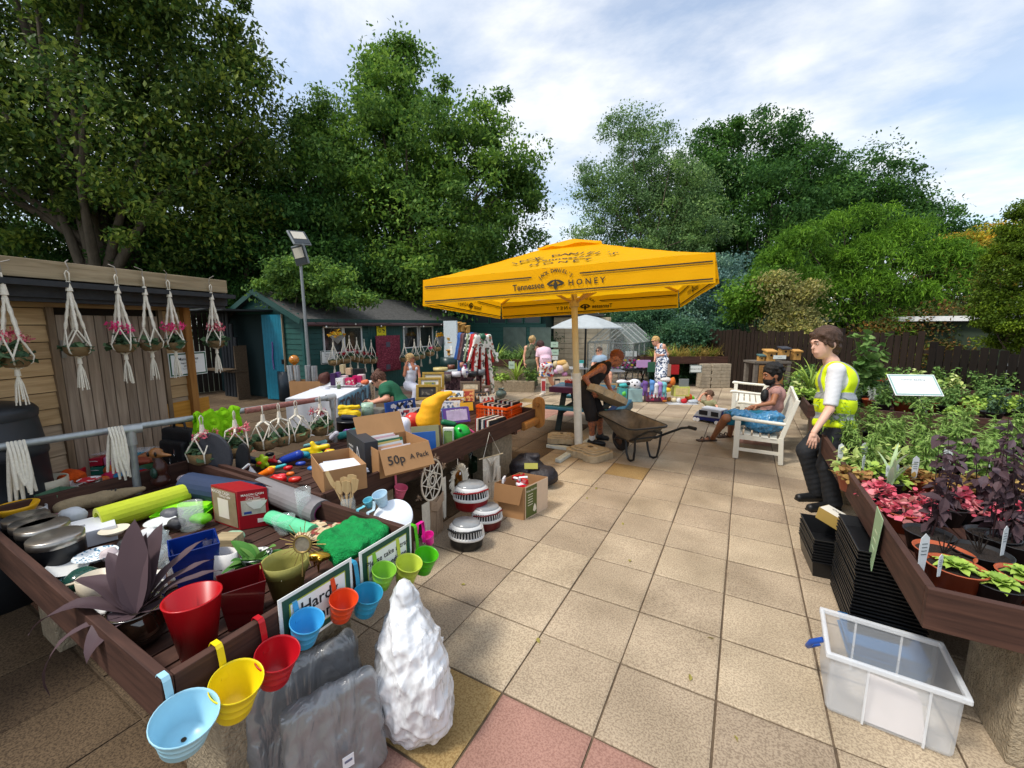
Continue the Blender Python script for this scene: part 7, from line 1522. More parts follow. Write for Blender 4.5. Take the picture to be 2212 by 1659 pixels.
row=[('rosette',ZA,940,770,'t',.115,.12,'terracotta pot of lime green rosette leaves with a white label, nearest bed corner'),('rosette',ZA,1150,840,'b',.09,.10,'broad pale green rosette in a dark green pot beside the terracotta one'),('rosette',ZA,1285,820,'t',.1,.12,'lime rosette in a terracotta pot cut by the right edge'),
    (None,ZA,880,690,'t',.12,.12,'empty terracotta pot with a grey rim and big white tag'),('dahlia',ZA,810,590,'b',.11,.12,'tallest dark-stemmed purple dahlia, front left of the bed'),('dahlia',ZA,1120,600,'b',.11,.12,'purple-leaved dahlia in the middle of the front rows'),('dahlia',ZA,1240,640,'b',.12,.12,'purple dahlia in a black pot near the right edge'),(None,ZA,1060,690,'b',.12,.12,'black pot with bare dry stems and one yellowed leaf'),
    ('pink',ZA,670,480,'t',.105,.13,'pink-leaved heuchera in a large terracotta pot by the green card'),('pink',ZA,560,380,'b',.1,.12,'bright pink heuchera at the bed edge'),('pink',ZA,780,440,'b',.1,.12,'pink heuchera between two dahlias'),('pink',ZA,960,440,'b',.1,.12,'coral pink heuchera behind the dahlias'),('pink',ZA,1230,500,'b',.1,.12,'deep pink heuchera at the right edge'),('dahlia',ZA,900,450,'b',.1,.12,'slim purple dahlia with very tall bare stems'),('dahlia',ZA,1200,420,'b',.1,.12,'bushy purple dahlia at the far right'),('dahlia',ZA,1060,440,'b',.1,.12,'dusky purple dahlia behind the coral heuchera'),
    ('rust',ZA,440,290,'t',.1,.12,'rust brown heuchera spilling over the bed edge'),('rust',ZA,760,300,'t',.1,.12,'orange-tan heuchera in the third row'),('rust',ZA,900,330,'t',.11,.13,'tan heuchera in the large terracotta pot'),('iris',ZA,620,320,'b',.08,.12,'pale iris-like blades rising beside the rust heuchera'),('mound',ZA,600,290,'g',.1,.12,'low green mound in a dark pot'),('rust',ZA,1020,330,'t',.1,.12,'brownish heuchera behind the dusky dahlia'),('rust',ZA,1180,330,'b',.1,.12,'dark rust heuchera at the right'),
    ('varie',ZA,440,230,'b',.1,.12,'cream and lime variegated plant at the bed corner'),('varie',ZA,560,210,'b',.1,.12,'white variegated plant right of the corner one'),('varie',ZA,700,220,'b',.1,.12,'pale variegated plant with a broad white tag'),('green',ZA,860,220,'b',.1,.12,'plain green leafy plant behind the tan heuchera'),('green',ZA,1000,230,'b',.1,.12,'green leafy plant in the middle row'),('green',ZA,1150,240,'b',.1,.12,'green leafy plant toward the right edge')]
for i,(k,Zx,x,y,pt,r,h,lab) in enumerate(row):
 P_=G(Zx,x,y,.64);random.seed(i)
 if k:plant(k,P_,lab,pot=pt,pr=r,ph=h,cat='potted plant')
 else:o=thing('plant_pot',lab,'plant pot',P_);cup(o,'pot',terra if pt == 't' else bpot,r*.72,r,h,n=24);q=MB();q.disc(r*.93,h*.85,16);[q.tube([(0,0,h*.8),(rp.uniform(-.06,.06),rp.uniform(-.06,.06),h+rp.uniform(.02,.12))],.003,4) for _ in range(6)];q.build('soil',mat('#2b211a',.95,.3,60,bump=1.),o)
random.seed(3);n=0
for j in range(5):
 for i in range(11):
  x=1.0+i*.36+(.12 if j % 2 else 0);y=4.5+j*.38
  if x > 4.8:continue
  k='grass' if i > 6 and j < 4 else 'tall';plant(k,(x+random.uniform(-.05,.05),y+random.uniform(-.05,.05),.64),('arching grassy daylily, right half of the bed, %s row' if k == 'grass' else 'upright willow-leaved perennial, %s of the dense green rows behind the heucheras') % ['front','second','third','fourth','back'][j],s=random.uniform(.8,1.02),pot='b',pr=.09,ph=.12,group='grassy daylilies' if k == 'grass' else 'rows of willow-leaved perennials')
plant('tall',on(ZF(560,1090),.66),'willow-leaved plant leaning out over the bed edge by the youth',s=1.15,pot='b',pr=.09,ph=.12)
for i,(Zx,x,y,sc_,lab) in enumerate([(ZA,795,610,2.0,'broad white printed tag in the empty terracotta pot'),(ZA,878,665,1.1,'narrow white handwritten tag beside the lime rosette'),(ZA,388,110,1.7,'rounded pale tag at the bed corner'),(ZA,500,165,1.5,'white tag among the variegated leaves'),(ZA,755,185,1.9,'broad white tag behind the variegated plants'),(ZA,915,140,1.9,'tall rounded tag among the green rows'),(ZA,1130,140,1.4,'narrow tag with black writing among the daylilies'),(ZA,620,195,.9,'tiny white tag by the low green mound'),(ZA,668,190,.9,'tiny white tag right of the other tiny one'),(ZA,1195,545,1.6,'white curled tag in the purple dahlia pot'),(ZF,860,1150,1.8,'pale oval tag in front of the youth trouser leg'),(ZF,1560,1200,2.0,'tall clear rounded tag right of the dahlias')]):ptag(on(Zx(x,y),.84),lab,s=sc_)
o=thing('price_card','long sage green card hanging off the edge of the right bed','sign',onx(ZA(568,540),.765));m=MB();zz=o.location;m.slab([(-.003,-.07,.16),(-.003,.07,.19),(-.01,.075,-.10),(-.02,-.05,-.17)],.004);m.build('card',c('#8fa882',.6),o)
m=MB();[m.box((-.008-.003*i,0,.05-.05*i),(.002,.07,.012),rx=.15) for i in range(3)];m.build('faded_print',c('#aebf9c'),o)
rr_=[('silver',930,770,'t','silvery lace-leaved plant in a terracotta bowl, next to the youth back'),('silver',1040,740,'t','smaller silvery plant in terracotta right of the first'),('redger',1000,700,'b','dark red flowers standing over the silver leaves'),('redger',1190,790,'t','terracotta pot with dark red geraniums left of the white board'),('redger',1400,790,'t','large terracotta pot of crimson geraniums in front of the white board'),('green',1560,780,'b','small green plant in a black pot right of the crimson geraniums'),('mound',1760,800,'t','wide terracotta bowl of low lime foliage'),('green',1880,770,'b','soft green plant behind the terracotta bowl'),('mound',2000,800,'b','low foliage in a black pot with a pale label'),('mound',2150,800,'b','lime foliage in a dark blue pot at the right edge')]
for i,(k,x,y,pt,lab) in enumerate(rr_):random.seed(50+i);plant(k,on(ZF(x,y),.66),lab,s=1.1,pot=pt,pr=.12,ph=.13)
random.seed(9)
for j in range(4):
 for i in range(12):
  x=1.1+i*.37;y=7.75+j*.42;k=['deep','green','mound','deep','green'][(i*3+j*2) % 5]
  plant(k,(x+random.uniform(-.06,.06),y+random.uniform(-.06,.06),.66),{'deep':'dark bushy herb','green':'leafy green perennial','mound':'low lime perennial'}[k]+' in the %s row of the packed second bed' % ['front','second','third','back'][j],s=random.uniform(.8,1.25),pot='b',pr=.09,ph=.12,group='packed pots, '+k)
for j in range(2):
 for i in range(11):
  k=['green','mound','varie','green'][(i+j) % 4];plant(k,(1.15+i*.36,10.3+j*.5,.68),{'green':'leafy seedling in the back bed by the fence','mound':'low lime seedling in the back bed by the fence','varie':'variegated yellow-green seedling in the back bed'}[k]+[', front row',', rear row'][j],s=1.4,pot='b',pr=.09,ph=.12,group='back bed seedlings, '+k)
bp0=atD(ZF(880,480),6.6);plant('bigleaf',(bp0.x,bp0.y,.66),'tall large-leaved green plant behind the youth shoulder',s=1.0,pot='b',pr=.14,ph=.18,cat='plant')
plant('grass',on(ZE(1620,880),.66),'tall strappy green plant at the corner of the second bed',s=1.4,pot='b',pr=.1,ph=.12,cat='plant')
for i,(x,y) in enumerate([(1480,900),(1540,940),(1420,860)]):plant(['varie','mound','green'][i],on(ZE(x,y),.66),['variegated plant in the near corner of the second bed','low plant with white label in the near corner of the second bed','green plant left in the corner of the second bed'][i],s=1.2,pot='b',pr=.09,ph=.12)
P_=atD(ZF(1345,570),5.7);o=notice('bedding_sign','white tilted board with teal border headed Summer Bedding, over the crimson geraniums',P_-Vector((0,0,.15)),az0-.12,.6,.34,[('Summer Bedding',.13,.74)],'#8fb0ac',tilt=R(-38),ink='#8d9aa0',tsize=None)
m=MB();m.tube([(0,.02,-.5),(0,.02,.15)],.012,6);m.build('stake',c('#2a2a28'),o)
def traystack(lab,P_,rz,w,d,n,dz,mt,h0=.06,cells=True,grp=None):
 for i in range(n):
  if i == 0:
   o=thing('seed_tray',lab % 'lowest','tray',P_,rz,grp);m=MB();m.mx=None;q=lambda r_,z:[(-w/2*r_,-d/2*r_,z),(w/2*r_,-d/2*r_,z),(w/2*r_,d/2*r_,z),(-w/2*r_,d/2*r_,z)]
   v=q(.86,0)+q(.97,h0)+q(1,h0)+q(1,h0-.006);f=[(k*4+a,k*4+(a+1) % 4,k*4+4+(a+1) % 4,k*4+4+a) for k in range(3) for a in range(4)]+[(3,2,1,0)];m.add(v,f);m.build('tray',mt,o,solid=.002);base=o
  else:o=dup(base,Vector(P_)+Vector((random.uniform(-.003,.003),random.uniform(-.003,.003),dz*i)),rz+random.uniform(-.012,.012),label=(lab % ('topmost' if i == n-1 else 'middle')),group=grp)
traystack('black seed tray, %s of the tall stack under the right bed',Vector((.86,3.35,.0)),0.02,.36,.56,24,.0235,c('#141517',.35),grp='tall stack of black seed trays')
traystack('black deep tray, %s of the short stack beside the youth shoes',Vector((.72,4.0,.0)),.08,.34,.5,9,.022,c('#17181a',.35),h0=.14,grp='short stack of deep black trays')
traystack('blue plastic crate, %s of two under the black trays',Vector((.82,2.98,.0)),0.0,.36,.3,2,.06,c('#1f5f94',.4),h0=.08,grp='blue crates')
o=thing('bulb_box','long white and gold cardboard box lying in the short tray stack','box',(.78,4.02,.33),R(-38));o.rotation_euler[1]=R(12);m=MB();m.box((0,0,.05),(.34,.12,.1),m=0);m.box((0,0,.1015),(.33,.115,.002),m=1);m.text('Chocolate',.03,Matrix.Translation((-.05,.02,.104)),2);m.build('carton',[c('#a58a4a',.3),c('#e0ddd2'),c('#3a3632')],o,bevel=.002)
A_=on((1785,1535));B_=on((2060,1640));u=B_-A_;o=thing('storage_container','large empty clear plastic storage box with a blue handle and raised rim','storage box',A_,math.atan2(u.y,u.x)-.02);W,Dd,Hh=u.length*.98,.36,.32
fr2=clear((.66,.70,.74),.3,.33,.5);q=lambda e,z,k=0:[(-e+k,-e,z),(W+e,-e,z),(W+e,Dd+e,z),(-e,Dd+e,z)]
m=MB();v=q(-.0,.0)+q(.008,.03)+q(.012,Hh-.03)+q(.014,Hh);m.add(v,[(3,2,1,0)]+[(k*4+a,k*4+(a+1) % 4,k*4+4+(a+1) % 4,k*4+4+a) for k in range(3) for a in range(4)]);m.build('shell',fr2,o,bevel=.02)
rimc=clear((.80,.83,.86),.3,.5);m=MB();t=.022
for c_,d_ in (((W/2,-.014,Hh),(W+.06,t,.028)),((W/2,Dd+.014,Hh),(W+.06,t,.028)),((-.02,Dd/2,Hh+.001),(t,Dd+.02,.027)),((W+.02,Dd/2,Hh+.001),(t,Dd+.02,.027))):m.box(c_,d_)
m.build('rim',rimc,o,bevel=.006)
for x,y in ((W*.3,-.014),(W*.78,-.014),(W*.3,Dd+.014),(W*.72,Dd+.014)):m=MB();m.box((x,y,Hh/2),(.009,.008,Hh-.03));m.build('rib',rimc,o)
m=MB();m.slab([(W*.32,.02,.01),(W*.32,.05,Hh*.78),(W*.72,.05,Hh*.74),(W*.76,.04,Hh*.6),(W*.82,.02,.01)],.004);m.build('paper_sheet',c('#e6dedb',.7),o)
m=MB();m.tube([(-.03,Dd*.35,Hh-.02),(-.075,Dd*.38,Hh-.06),(-.085,Dd*.5,Hh-.12),(-.07,Dd*.62,Hh-.14),(-.03,Dd*.66,Hh-.12)],.014,8);m.build('handle',c('#1f4fa8',.35),o)
def crinkle(o,st,sz):
 t=bpy.data.textures.new('crinkle','VORONOI');t.noise_scale=sz;t.distance_metric='DISTANCE';d=o.modifiers.new('crinkle','DISPLACE');d.texture=t;d.strength=st;d.mid_level=.5;d.texture_coords='LOCAL';o.data.polygons.foreach_set('use_smooth',[False]*len(o.data.polygons));return o
def plastic(col):
 m,N,L,b=newmat('film'+col);m.name='crinkled_film';tc=N.new('ShaderNodeTexCoord');v=N.new('ShaderNodeTexVoronoi');v.feature='DISTANCE_TO_EDGE';v.inputs['Scale'].default_value=9
 n=N.new('ShaderNodeTexNoise');n.inputs['Scale'].default_value=5;n.inputs['Detail'].default_value=3.5;n.inputs['Roughness'].default_value=.45;n.inputs['Distortion'].default_value=1.6;mp=N.new('ShaderNodeMapping');mp.inputs['Scale'].default_value=(1.6,1.6,.6);mp.inputs['Rotation'].default_value=(.3,.5,.2)
 L.new(tc.outputs['Object'],mp.inputs[0]);L.new(mp.outputs[0],n.inputs['Vector']);bp=N.new('ShaderNodeBump');bp.inputs['Strength'].default_value=.9;bp.inputs['Distance'].default_value=.06;L.new(n.outputs[0],bp.inputs['Height']);L.new(bp.outputs[0],b.inputs['Coat Normal'])
 b2=N.new('ShaderNodeBump');b2.inputs['Strength'].default_value=.8;b2.inputs['Distance'].default_value=.02;L.new(n.outputs[0],b2.inputs['Height']);L.new(b2.outputs[0],b.inputs['Normal'])
 rc=N.new('ShaderNodeValToRGB');e=rc.color_ramp.elements;e[0].position=.35;e[1].position=.65;e[0].color=tuple(x*.78 for x in C(col))+(1,);e[1].color=tuple(min(1,x*1.15) for x in C(col))+(1,);L.new(n.outputs[0],rc.inputs[0]);L.new(rc.outputs[0],b.inputs['Base Color']);b.inputs['Roughness'].default_value=.6;b.inputs['Coat Weight'].default_value=1;b.inputs['Coat Roughness'].default_value=.12;b.inputs['Coat IOR'].default_value=1.7;return m
P_=on((892,1570));o=thing('plastic_sack','tied clear plastic sack stuffed with white wadding leaning on the block pier','sack',P_);m=MB();zt=zat(P_,1290)
blend(m,[('e',(.03,0,zt*.25),(.17,.15,zt*.28),None),('e',(-.03,.02,zt*.52),(.17,.13,zt*.27),None),('b',(.02,0,zt*.3),(.16,.12,zt*.28),rot3(.1,-.1,.4),.07),('c',(-.03,.03,zt*.66),(-.08,.06,zt*.86),.145,.075),('e',(-.09,.06,zt*.96),(.06,.05,.035),None)],.0075,.05,noise=.008,nseed=8,ridge=.015,rf=46,clip=lambda X,Y,Z:-Z+0*X+0*Y)
m.build('bag',plastic('#dcdee1'),o)
gb=plastic('#747678')
for i,(a,b_,hh,th_) in enumerate([((560,1700),(775,1560),.49,.09),((640,1760),(815,1640),.46,.09)]):
 A_,B_=on(a),on(b_);u=B_-A_;o=thing('duvet_bag',['grey folded duvet in a shiny clear bag against the block pier, rear one','grey folded duvet in a shiny clear bag with a small white price label, front one'][i],'bedding bag',A_,math.atan2(u.y,u.x));m=MB()
 blend(m,[('b',(u.length/2,.0,hh/2),(u.length/2+.03,th_/2,hh/2),rot3(R(-9),0,0),.045)],.011,.02,noise=.004,nseed=i+3,ridge=.013,rf=30,clip=lambda X,Y,Z:-Z+0*X+0*Y);m.build('bag',gb,o)
 if i:m=MB();m.box((u.length*.55,-th_/2-.05,hh*.42),(.045,.003,.055));m.box((u.length*.55,-th_/2-.052,hh*.43),(.03,.002,.01),m=1);m.build('price_label',[c('#e4e6ea'),c('#6a6e86')],o)
# ---- pet carriers
def carrier(lab,P_,col,rz,s=1.):
 o=thing('pet_carrier',lab,'pet carrier',P_,rz,'small plastic pet carriers',s);wht=c('#dcdcda',.35)
 m=MB();m.lathe([(.001,0),(.11,0),(.14,.02),(.155,.105)],32,sy=.8);m.build('base',c(col,.3),o);m=MB();m.lathe([(.158,.10),(.162,.108),(.162,.125),(.155,.128)],32,sy=.8);m.lathe([(.145,.19),(.142,.2),(.12,.225),(.115,.225)],32,sy=.8);m.build('rim',wht,o)
 m=MB()
 for i in range(36):a=i*math.pi/18;m.bar((.157*math.cos(a),.157*.8*math.sin(a),.125),(.145*math.cos(a),.145*.8*math.sin(a),.195),.013,.006,up=(0,0,1))
 m.build('grille',wht,o);m=MB();m.lathe([(.148,.125),(.138,.19)],28,sy=.8);m.build('dark_inside',c('#2a2a2c',.6),o)
 m=MB();m.lathe([(.125,.222),(.115,.238),(.001,.243)],28,sy=.8);m.build('clear_lid',mat('#8f9294',.15,.2,9),o)
 m=MB();m.tube([(-.15,-.05,.17),(-.06,-.135,.19),(.06,-.135,.2),(.15,-.04,.19)],.012,8,flat=.6);m.build('carry_handle',c('#1c1d1f' if 'black' in lab else col,.3),o)
 return o
ca=carrier('white pet carrier with a black base and black handle, nearest the camera',on((1008,1180)),'#17181a',az0-.2,1.0)
carrier('white pet carrier with a dark red base standing on the paving',on((1052,1140)),'#5c0f16',az0+.3,.95);carrier('white pet carrier with a bright red base lifted on the others',on((1018,1098),.17),'#8a1218',az0+.1,1.08)
cord=mat('#e4dccb',.9,.1,60,bump=.5,fine=200);tan_=mat('#a88f76',.9,.1,60,bump=.4)
bxx=-2.40
P_=onx(ZI(260,520),bxx);k_=ZI.k*K(P_);o=thing('dream_catcher','round macrame dream catcher with a knotted star web and long fringe','wall hanging',P_,math.pi/2+.05);q_=lambda x,y:(((x-260)*k_)*1.25,-.02,(520-y)*k_)
Rr=145*k_*1.25;Rz=225*k_
m=MB();m.tube([(Rr*math.cos(t),-.02,Rz*math.sin(t)) for t in np.linspace(0,2*math.pi,33)],.009,8,cap=False);m.build('hoop',c('#d9cdb9',.7),o)
m=MB();N_=8
for i in range(N_):
 a=i*2*math.pi/N_;b2=(i+3)*2*math.pi/N_;m.tube([(Rr*math.cos(a),-.02,Rz*math.sin(a)),(Rr*math.cos(b2),-.02,Rz*math.sin(b2))],.005,6)
 for rr2,d_ in ((.35,0),(.2,.4)):a3=a+d_;b3=a3+2*math.pi/N_;m.tube([(Rr*rr2*math.cos(a3),-.025,Rz*rr2*math.sin(a3)),(Rr*rr2*math.cos(b3),-.025,Rz*rr2*math.sin(b3))],.005,6)
m.build('knotted_web',cord,o)
def fringe(mb,x0,x1,z0,z1,n,y=-.02,m=0,wav=.0):
 for i in range(n):x=x0+(x1-x0)*i/(n-1);mb.tube([(x,y,z0-abs(x-(x0+x1)/2)*wav),(x+rp.uniform(-.004,.004),y-.004,(z0+z1)/2),(x+rp.uniform(-.008,.008),y,z1+rp.uniform(-.03,.02))],.0045,5,m)
m=MB();fringe(m,-Rr*1.0,-Rr*.35,-Rz*.95,-Rz*2.9,10,m=0);fringe(m,-Rr*.3,Rr*.95,-Rz*1.0,-Rz*3.1,20,m=1);fringe(m,Rr*1.0,Rr*1.35,-Rz*.2,-Rz*2.3,6,m=0)
for i in range(7):m.tube([(-Rr*.3,-.035,-Rz*(1.0+.07*i)),(Rr*.3,-.035,-Rz*(1.25+.07*i)),(Rr*.95,-.035,-Rz*(.85+.07*i))],.008,6,1)
m.build('fringe',[cord,tan_],o)
for x,y in ((75,640),(320,290),(150,390),(430,430)):m=MB();m.inst([(0,0,0),(.1,.5,0),(0,1,0),(-.1,.5,0)],F4,np.tile(np.array(q_(x,y)),(40,1)),rrots(40,rp,1.5),.04*rp.uniform(.6,1.1,40));m.build('tassel',tan_,o)
P_=onx(ZI(545,530),bxx+.01);o=thing('macrame_mirror','oval mirror in a shaggy white macrame frame','mirror',P_,math.pi/2);k_=ZI.k*K(P_);a_,b_=75*k_*1.2,130*k_
m=MB();pts=[(a_*math.cos(t),-.02,b_*math.sin(t)) for t in np.linspace(0,2*math.pi,28,endpoint=False)];m.add([(0,-.02,0)]+pts,[(0,(i+1) % 28+1,i+1) for i in range(28)]);m.build('glass',mat('#8a7048',.05,.1,3,metal=1.),o)
m=MB();n=520;t=rp.uniform(0,6.28,n);f=rp.uniform(1.02,1.2,n);pos=np.stack([a_*f*np.cos(t),-.02-rp.uniform(0,.02,n),b_*f*np.sin(t)],1);dirs=[basis((math.cos(x+.8),rp.uniform(-.6,.1),math.sin(x+.8)),(0,1,.3)) for x in t];rt_=np.array([np.array(q.to_3x3())@np.array([[0,1,0],[1,0,0],[0,0,-1]]) for q in dirs]);m.inst([(-.08,0,0),(.08,0,0),(.06,1,.1),(-.06,1,.1)],F4,pos,rt_,.055*rp.uniform(.6,1.2,n));m.tube([(a_*1.05*math.cos(t_),-.02,b_*1.03*math.sin(t_)) for t_ in np.linspace(0,6.283,30)],.012,6);m.build('shaggy_frame',cord,o)
m=MB();m.tube([(0,-.02,b_*1.2),(0,-.02,b_*1.9)],.003,5);m.build('cord',cord,o);m=MB();m.box((a_*.4,-.024,b_*.55),(.02,.002,.024));m.build('price_sticker',c('#e8e8ee'),o)
P_=onx(ZI(925,268),bxx+.02);o=thing('macrame_hanging','cream macrame wall hanging with looped rows on a wooden stick','wall hanging',P_,math.pi/2-.35);k_=ZI.k*K(P_)*1.1
m=MB();m.tube([(-150*k_,0,0),(150*k_,0,0)],.007,8);m.build('stick',wood('#cbb896',axis=0),o);m=MB();m.tube([(-100*k_,0,0),(-20*k_,0,245*k_),(115*k_,0,0)],.004,5)
m.surf(lambda u,v:((-105+210*u)*k_,.004*math.sin(v*70),-v*(150+150*(1-abs(2*u-1)))*k_),10,30)
for j in range(9):
 for s_ in range(2):m.tube([((-70+s_*60+8*j)*k_*.9+0,-.012,-10*k_),((-70+40+j)*k_*.6,-.02,(-60-26*j)*k_),((70-5*j)*k_*.9,-.012,-12*k_)],.006,5)
fringe(m,-105*k_,-55*k_,-120*k_,-480*k_,7,-.01);fringe(m,60*k_,105*k_,-120*k_,-420*k_,7,-.01);fringe(m,-50*k_,60*k_,-260*k_,-580*k_,12,-.005)
m.build('knotwork',cord,o)
A_=on(ZI(1275,965));B_=on(ZI(1590,790));C_=on(ZI(965,900));
o=thing('carton_of_oddments','open cardboard box of red and white packets with a printed green poster on its side','box',A_,math.atan2((B_-A_).y,(B_-A_).x)-.0);w,d=(B_-A_).length*.8,(C_-A_).length*1.0;hh=zat(A_,ZI(0,610)[1])
lc=Matrix.Rotation(-o.rotation_euler[2],3,'Z')@(C_-A_);m=MB();v=[(0,0),(w,0),(w+lc.x,lc.y),(lc.x,lc.y)];m.add([(*p,0) for p in v]+[(*p,hh) for p in v],[(3,2,1,0),(0,1,5,4),(1,2,6,5),(2,3,7,6),(3,0,4,7)]);m.build('carton',kraft,o,solid=.005)
m=MB();e=lc.normalized();n_=Vector((e.y,-e.x,0));n_=n_ if n_.x < 0 else-n_;b0=Vector((0,0,hh));m.slab([b0+n_*.006,b0+lc+n_*.006,b0+lc*.97+n_*.05-Vector((0,0,hh*.5)),b0+lc*.08+n_*.05-Vector((0,0,hh*.5))],.004);m.build('flap',kraft2,o)
m=MB();m.box((w*.52,-.008,hh*.5),(w*.95,.003,hh*1.0),m=0);m.box((w*.29,-.0105,hh*.5),(w*.44,.002,hh*.94),m=1);m.build('poster',[c('#d8bfa4',.7),c('#5a6330',.7)],o)
m=MB();m.text('Video Bundles',.03,Matrix.Translation((w*.29,-.013,hh*.84))@FR);[m.box((w*.24,-.0125,hh*(.72-.08*i)),(w*.2,.001,.006)) for i in range(5)];m.lathe([(.001,0),(.03,.02),(.02,.06),(.001,.09)],10,c=(w*.42,-.013,hh*.12),sy=.05);m.build('poster_print',c('#e8e2cc'),o)
for i in range(9):
 m=MB();m.box((0,0,0),(.09,.05,.02),rz=i,rx=.3*i,m=i % 2);q=A_+Vector((0,0,hh-.02+.008*i));q += (B_-A_)*(.15+.07*(i % 5))+(C_-A_)*(.2+.13*(i % 6));one('small_packet','small red and white shiny packet loose in the carton with the green poster','packet',m,[c('#b51a26',.2),c('#dcdce0',.15)],q,0,'red and white packets in the poster carton')
P_=on(ZI(1400,560));m=MB();o=thing('black_bag','black and charcoal nylon bag slumped behind the poster carton','bag',P_);blend(m,[('e',(-.1,0,.17),(.22,.16,.17),rotz(az0)),('e',(.12,-.02,.12),(.2,.14,.13),rotz(az0)),('c',(-.2,.05,.3),(.0,.0,.33),.05,.06)],.012,.05,noise=.02,clip=lambda X,Y,Z:-Z+0*X+0*Y);m.build('body',mat('#26242a',.55,.3,9,bump=.8),o);m=MB();m.box((.02,-.15,.27),(.16,.004,.07),rz=az0,rx=-.5);m.build('yellow_patch',c('#a8a44a'),o)
P_=on(ZI(800,480));m=MB();m.lathe([(.001,0),(.12,0),(.15,.12),(.15,.3),(.05,.42),(.03,.5),(.001,.5)],16);one('demijohn','dark green glass demijohn standing behind the macrame hanging','bottle',m,mat('#24402c',.08,.2,9,trans=.4),P_)
# ---- macrame planters
wv=stripes('#a88a5c','#7a5f3a',90,2,.8,.8,dist=3.)
PBK={}
def macrame(lab,H,D_,fl,L_=.75,r=.13,grp=None,tas=True,dx=0.,basket=True,rz=0.):
 P_=atD(H,D_) if isinstance(H,tuple) else H;key=(fl,L_,r,tas,basket)
 if key in PBK:return dup(PBK[key],P_,rz,lab,grp)
 o=thing('macrame_planter',lab,'hanging planter',P_,rz,grp);m=MB();zb=-L_;zr=zb+r*.85
 m.tube([(0,0,.03),(.012,0,.01),(.006,0,-.06),(-.006,0,-.06),(-.012,0,.01),(0,0,.03)],.005,5);m.tube([(0,0,-.05),(0,0,-.12)],[.014,.022],8)
 for k in range(4):
  a=k*math.pi/2+.5;e=Vector((math.cos(a),math.sin(a),0));knot=e*r*.62+Vector((0,0,zr+.13));t0=Vector((0,0,-.11));pts=[t0+(knot-t0)*i/8 for i in range(9)];m.tube(pts,[.008+.004*(i % 2) for i in range(9)],6)
  for s_ in (-1,1):a2=a+s_*math.pi/4;e2=Vector((math.cos(a2),math.sin(a2),0));m.tube([knot,e2*r*1.06+Vector((0,0,zr)),e2*r*.93+Vector((0,0,zb+.03)),(0,0,zb-.02)],.0055,5)
 m.build('cords',cord,o)
 if basket:
  q=MB();q.lathe([(.001,zb+.0),(r*.6,zb),(r*.92,zb+.03),(r,zr),(r*.94,zr),(r*.9,zr-.02),(.001,zr-.02)],20);q.build('basket',wv,o)
  q=MB();rg=np.random.default_rng(len(PBK));ms=[LF['deep'],stg]
  q.mx=Matrix.Translation((0,0,zr-.02));lowmound(q,60 if fl else 34,r*.95,.06,rg,h=.12 if fl else .06);nf={'pink':'mag','red':'red','soft':'pink'}.get(fl)
  if nf:heads(q,5,r*1.1,.16,.028,rg,2,.03);ms.append(LF[nf])
  q.build('plants',ms,o)
 if tas:
  q=MB();q.tube([(0,0,zb-.01),(0,0,zb-.06)],[.012,.016],8)
  for i in range(12):a=i*2.4;q.tube([(0,0,zb-.05),(.018*math.cos(a),.018*math.sin(a),zb-.12),(.03*math.cos(a),.03*math.sin(a),zb-.22-.02*(i % 3))],.0045,5)
  q.build('tassel',cord,o)
 PBK[key]=o;return o
def s_hook(P_,o):m=MB();m.tube([(0,0,.02),(.015,0,.04),(0,.0,.09),(.0,.05,.11)],.004,5);m.build('wire_hook',c('#8a8278',.4),o)
for i,(x,y,fl,lab) in enumerate([(10,305,'soft','macrame planter cut by the left edge of the photo, on the wooden shed'),(583,290,'','macrame planter with white paper tag, second from left on the shed beam'),(1008,322,'pink','macrame planter overflowing with magenta geraniums on the shed beam'),(1248,342,'','macrame planter with plain greenery between the two flowering ones'),(1462,368,'pink','macrame planter with one tall pink geranium, fifth on the shed beam'),(1833,402,'soft','macrame planter at the right end of the shed beam')]):
 p=onpl(Z1(x,y),org-back*.385,back);first=fl not in [k[0] for k in PBK];o=macrame(lab,p,0,fl,L_=.60,r=.082,grp='macrame planters on the shed beam',rz=i)
 if i in (0,1,2):s_hook(p,o)
gfx=gx+.55
for i,(x,y,fl) in enumerate([(1130,860,''),(1220,850,'red'),(1270,830,'soft'),(1335,845,'red'),(1400,860,'red'),(1462,865,'red'),(1750,870,''),(1838,860,''),(1892,850,''),(1970,830,'pink'),(2032,790,'')]):
 p=onx(Z2(x,y),gfx);macrame('macrame planter hanging along the green shed, '+['under the cone basket at far left','second from left, with red flowers','third from left, lilac flowers','fourth from left with red blooms','fifth, red blooms beside the wine-red rug','sixth, touching the wine-red rug','just right of the rug','behind the seated woman hair','right of the seated woman','with pink bloom near the far corner','last one by the grey cone'][i],p,0,fl,L_=.62,r=.15,grp='macrame planters along the green shed',rz=i)
rail_p=lambda px,py:on((px,py),1.17)
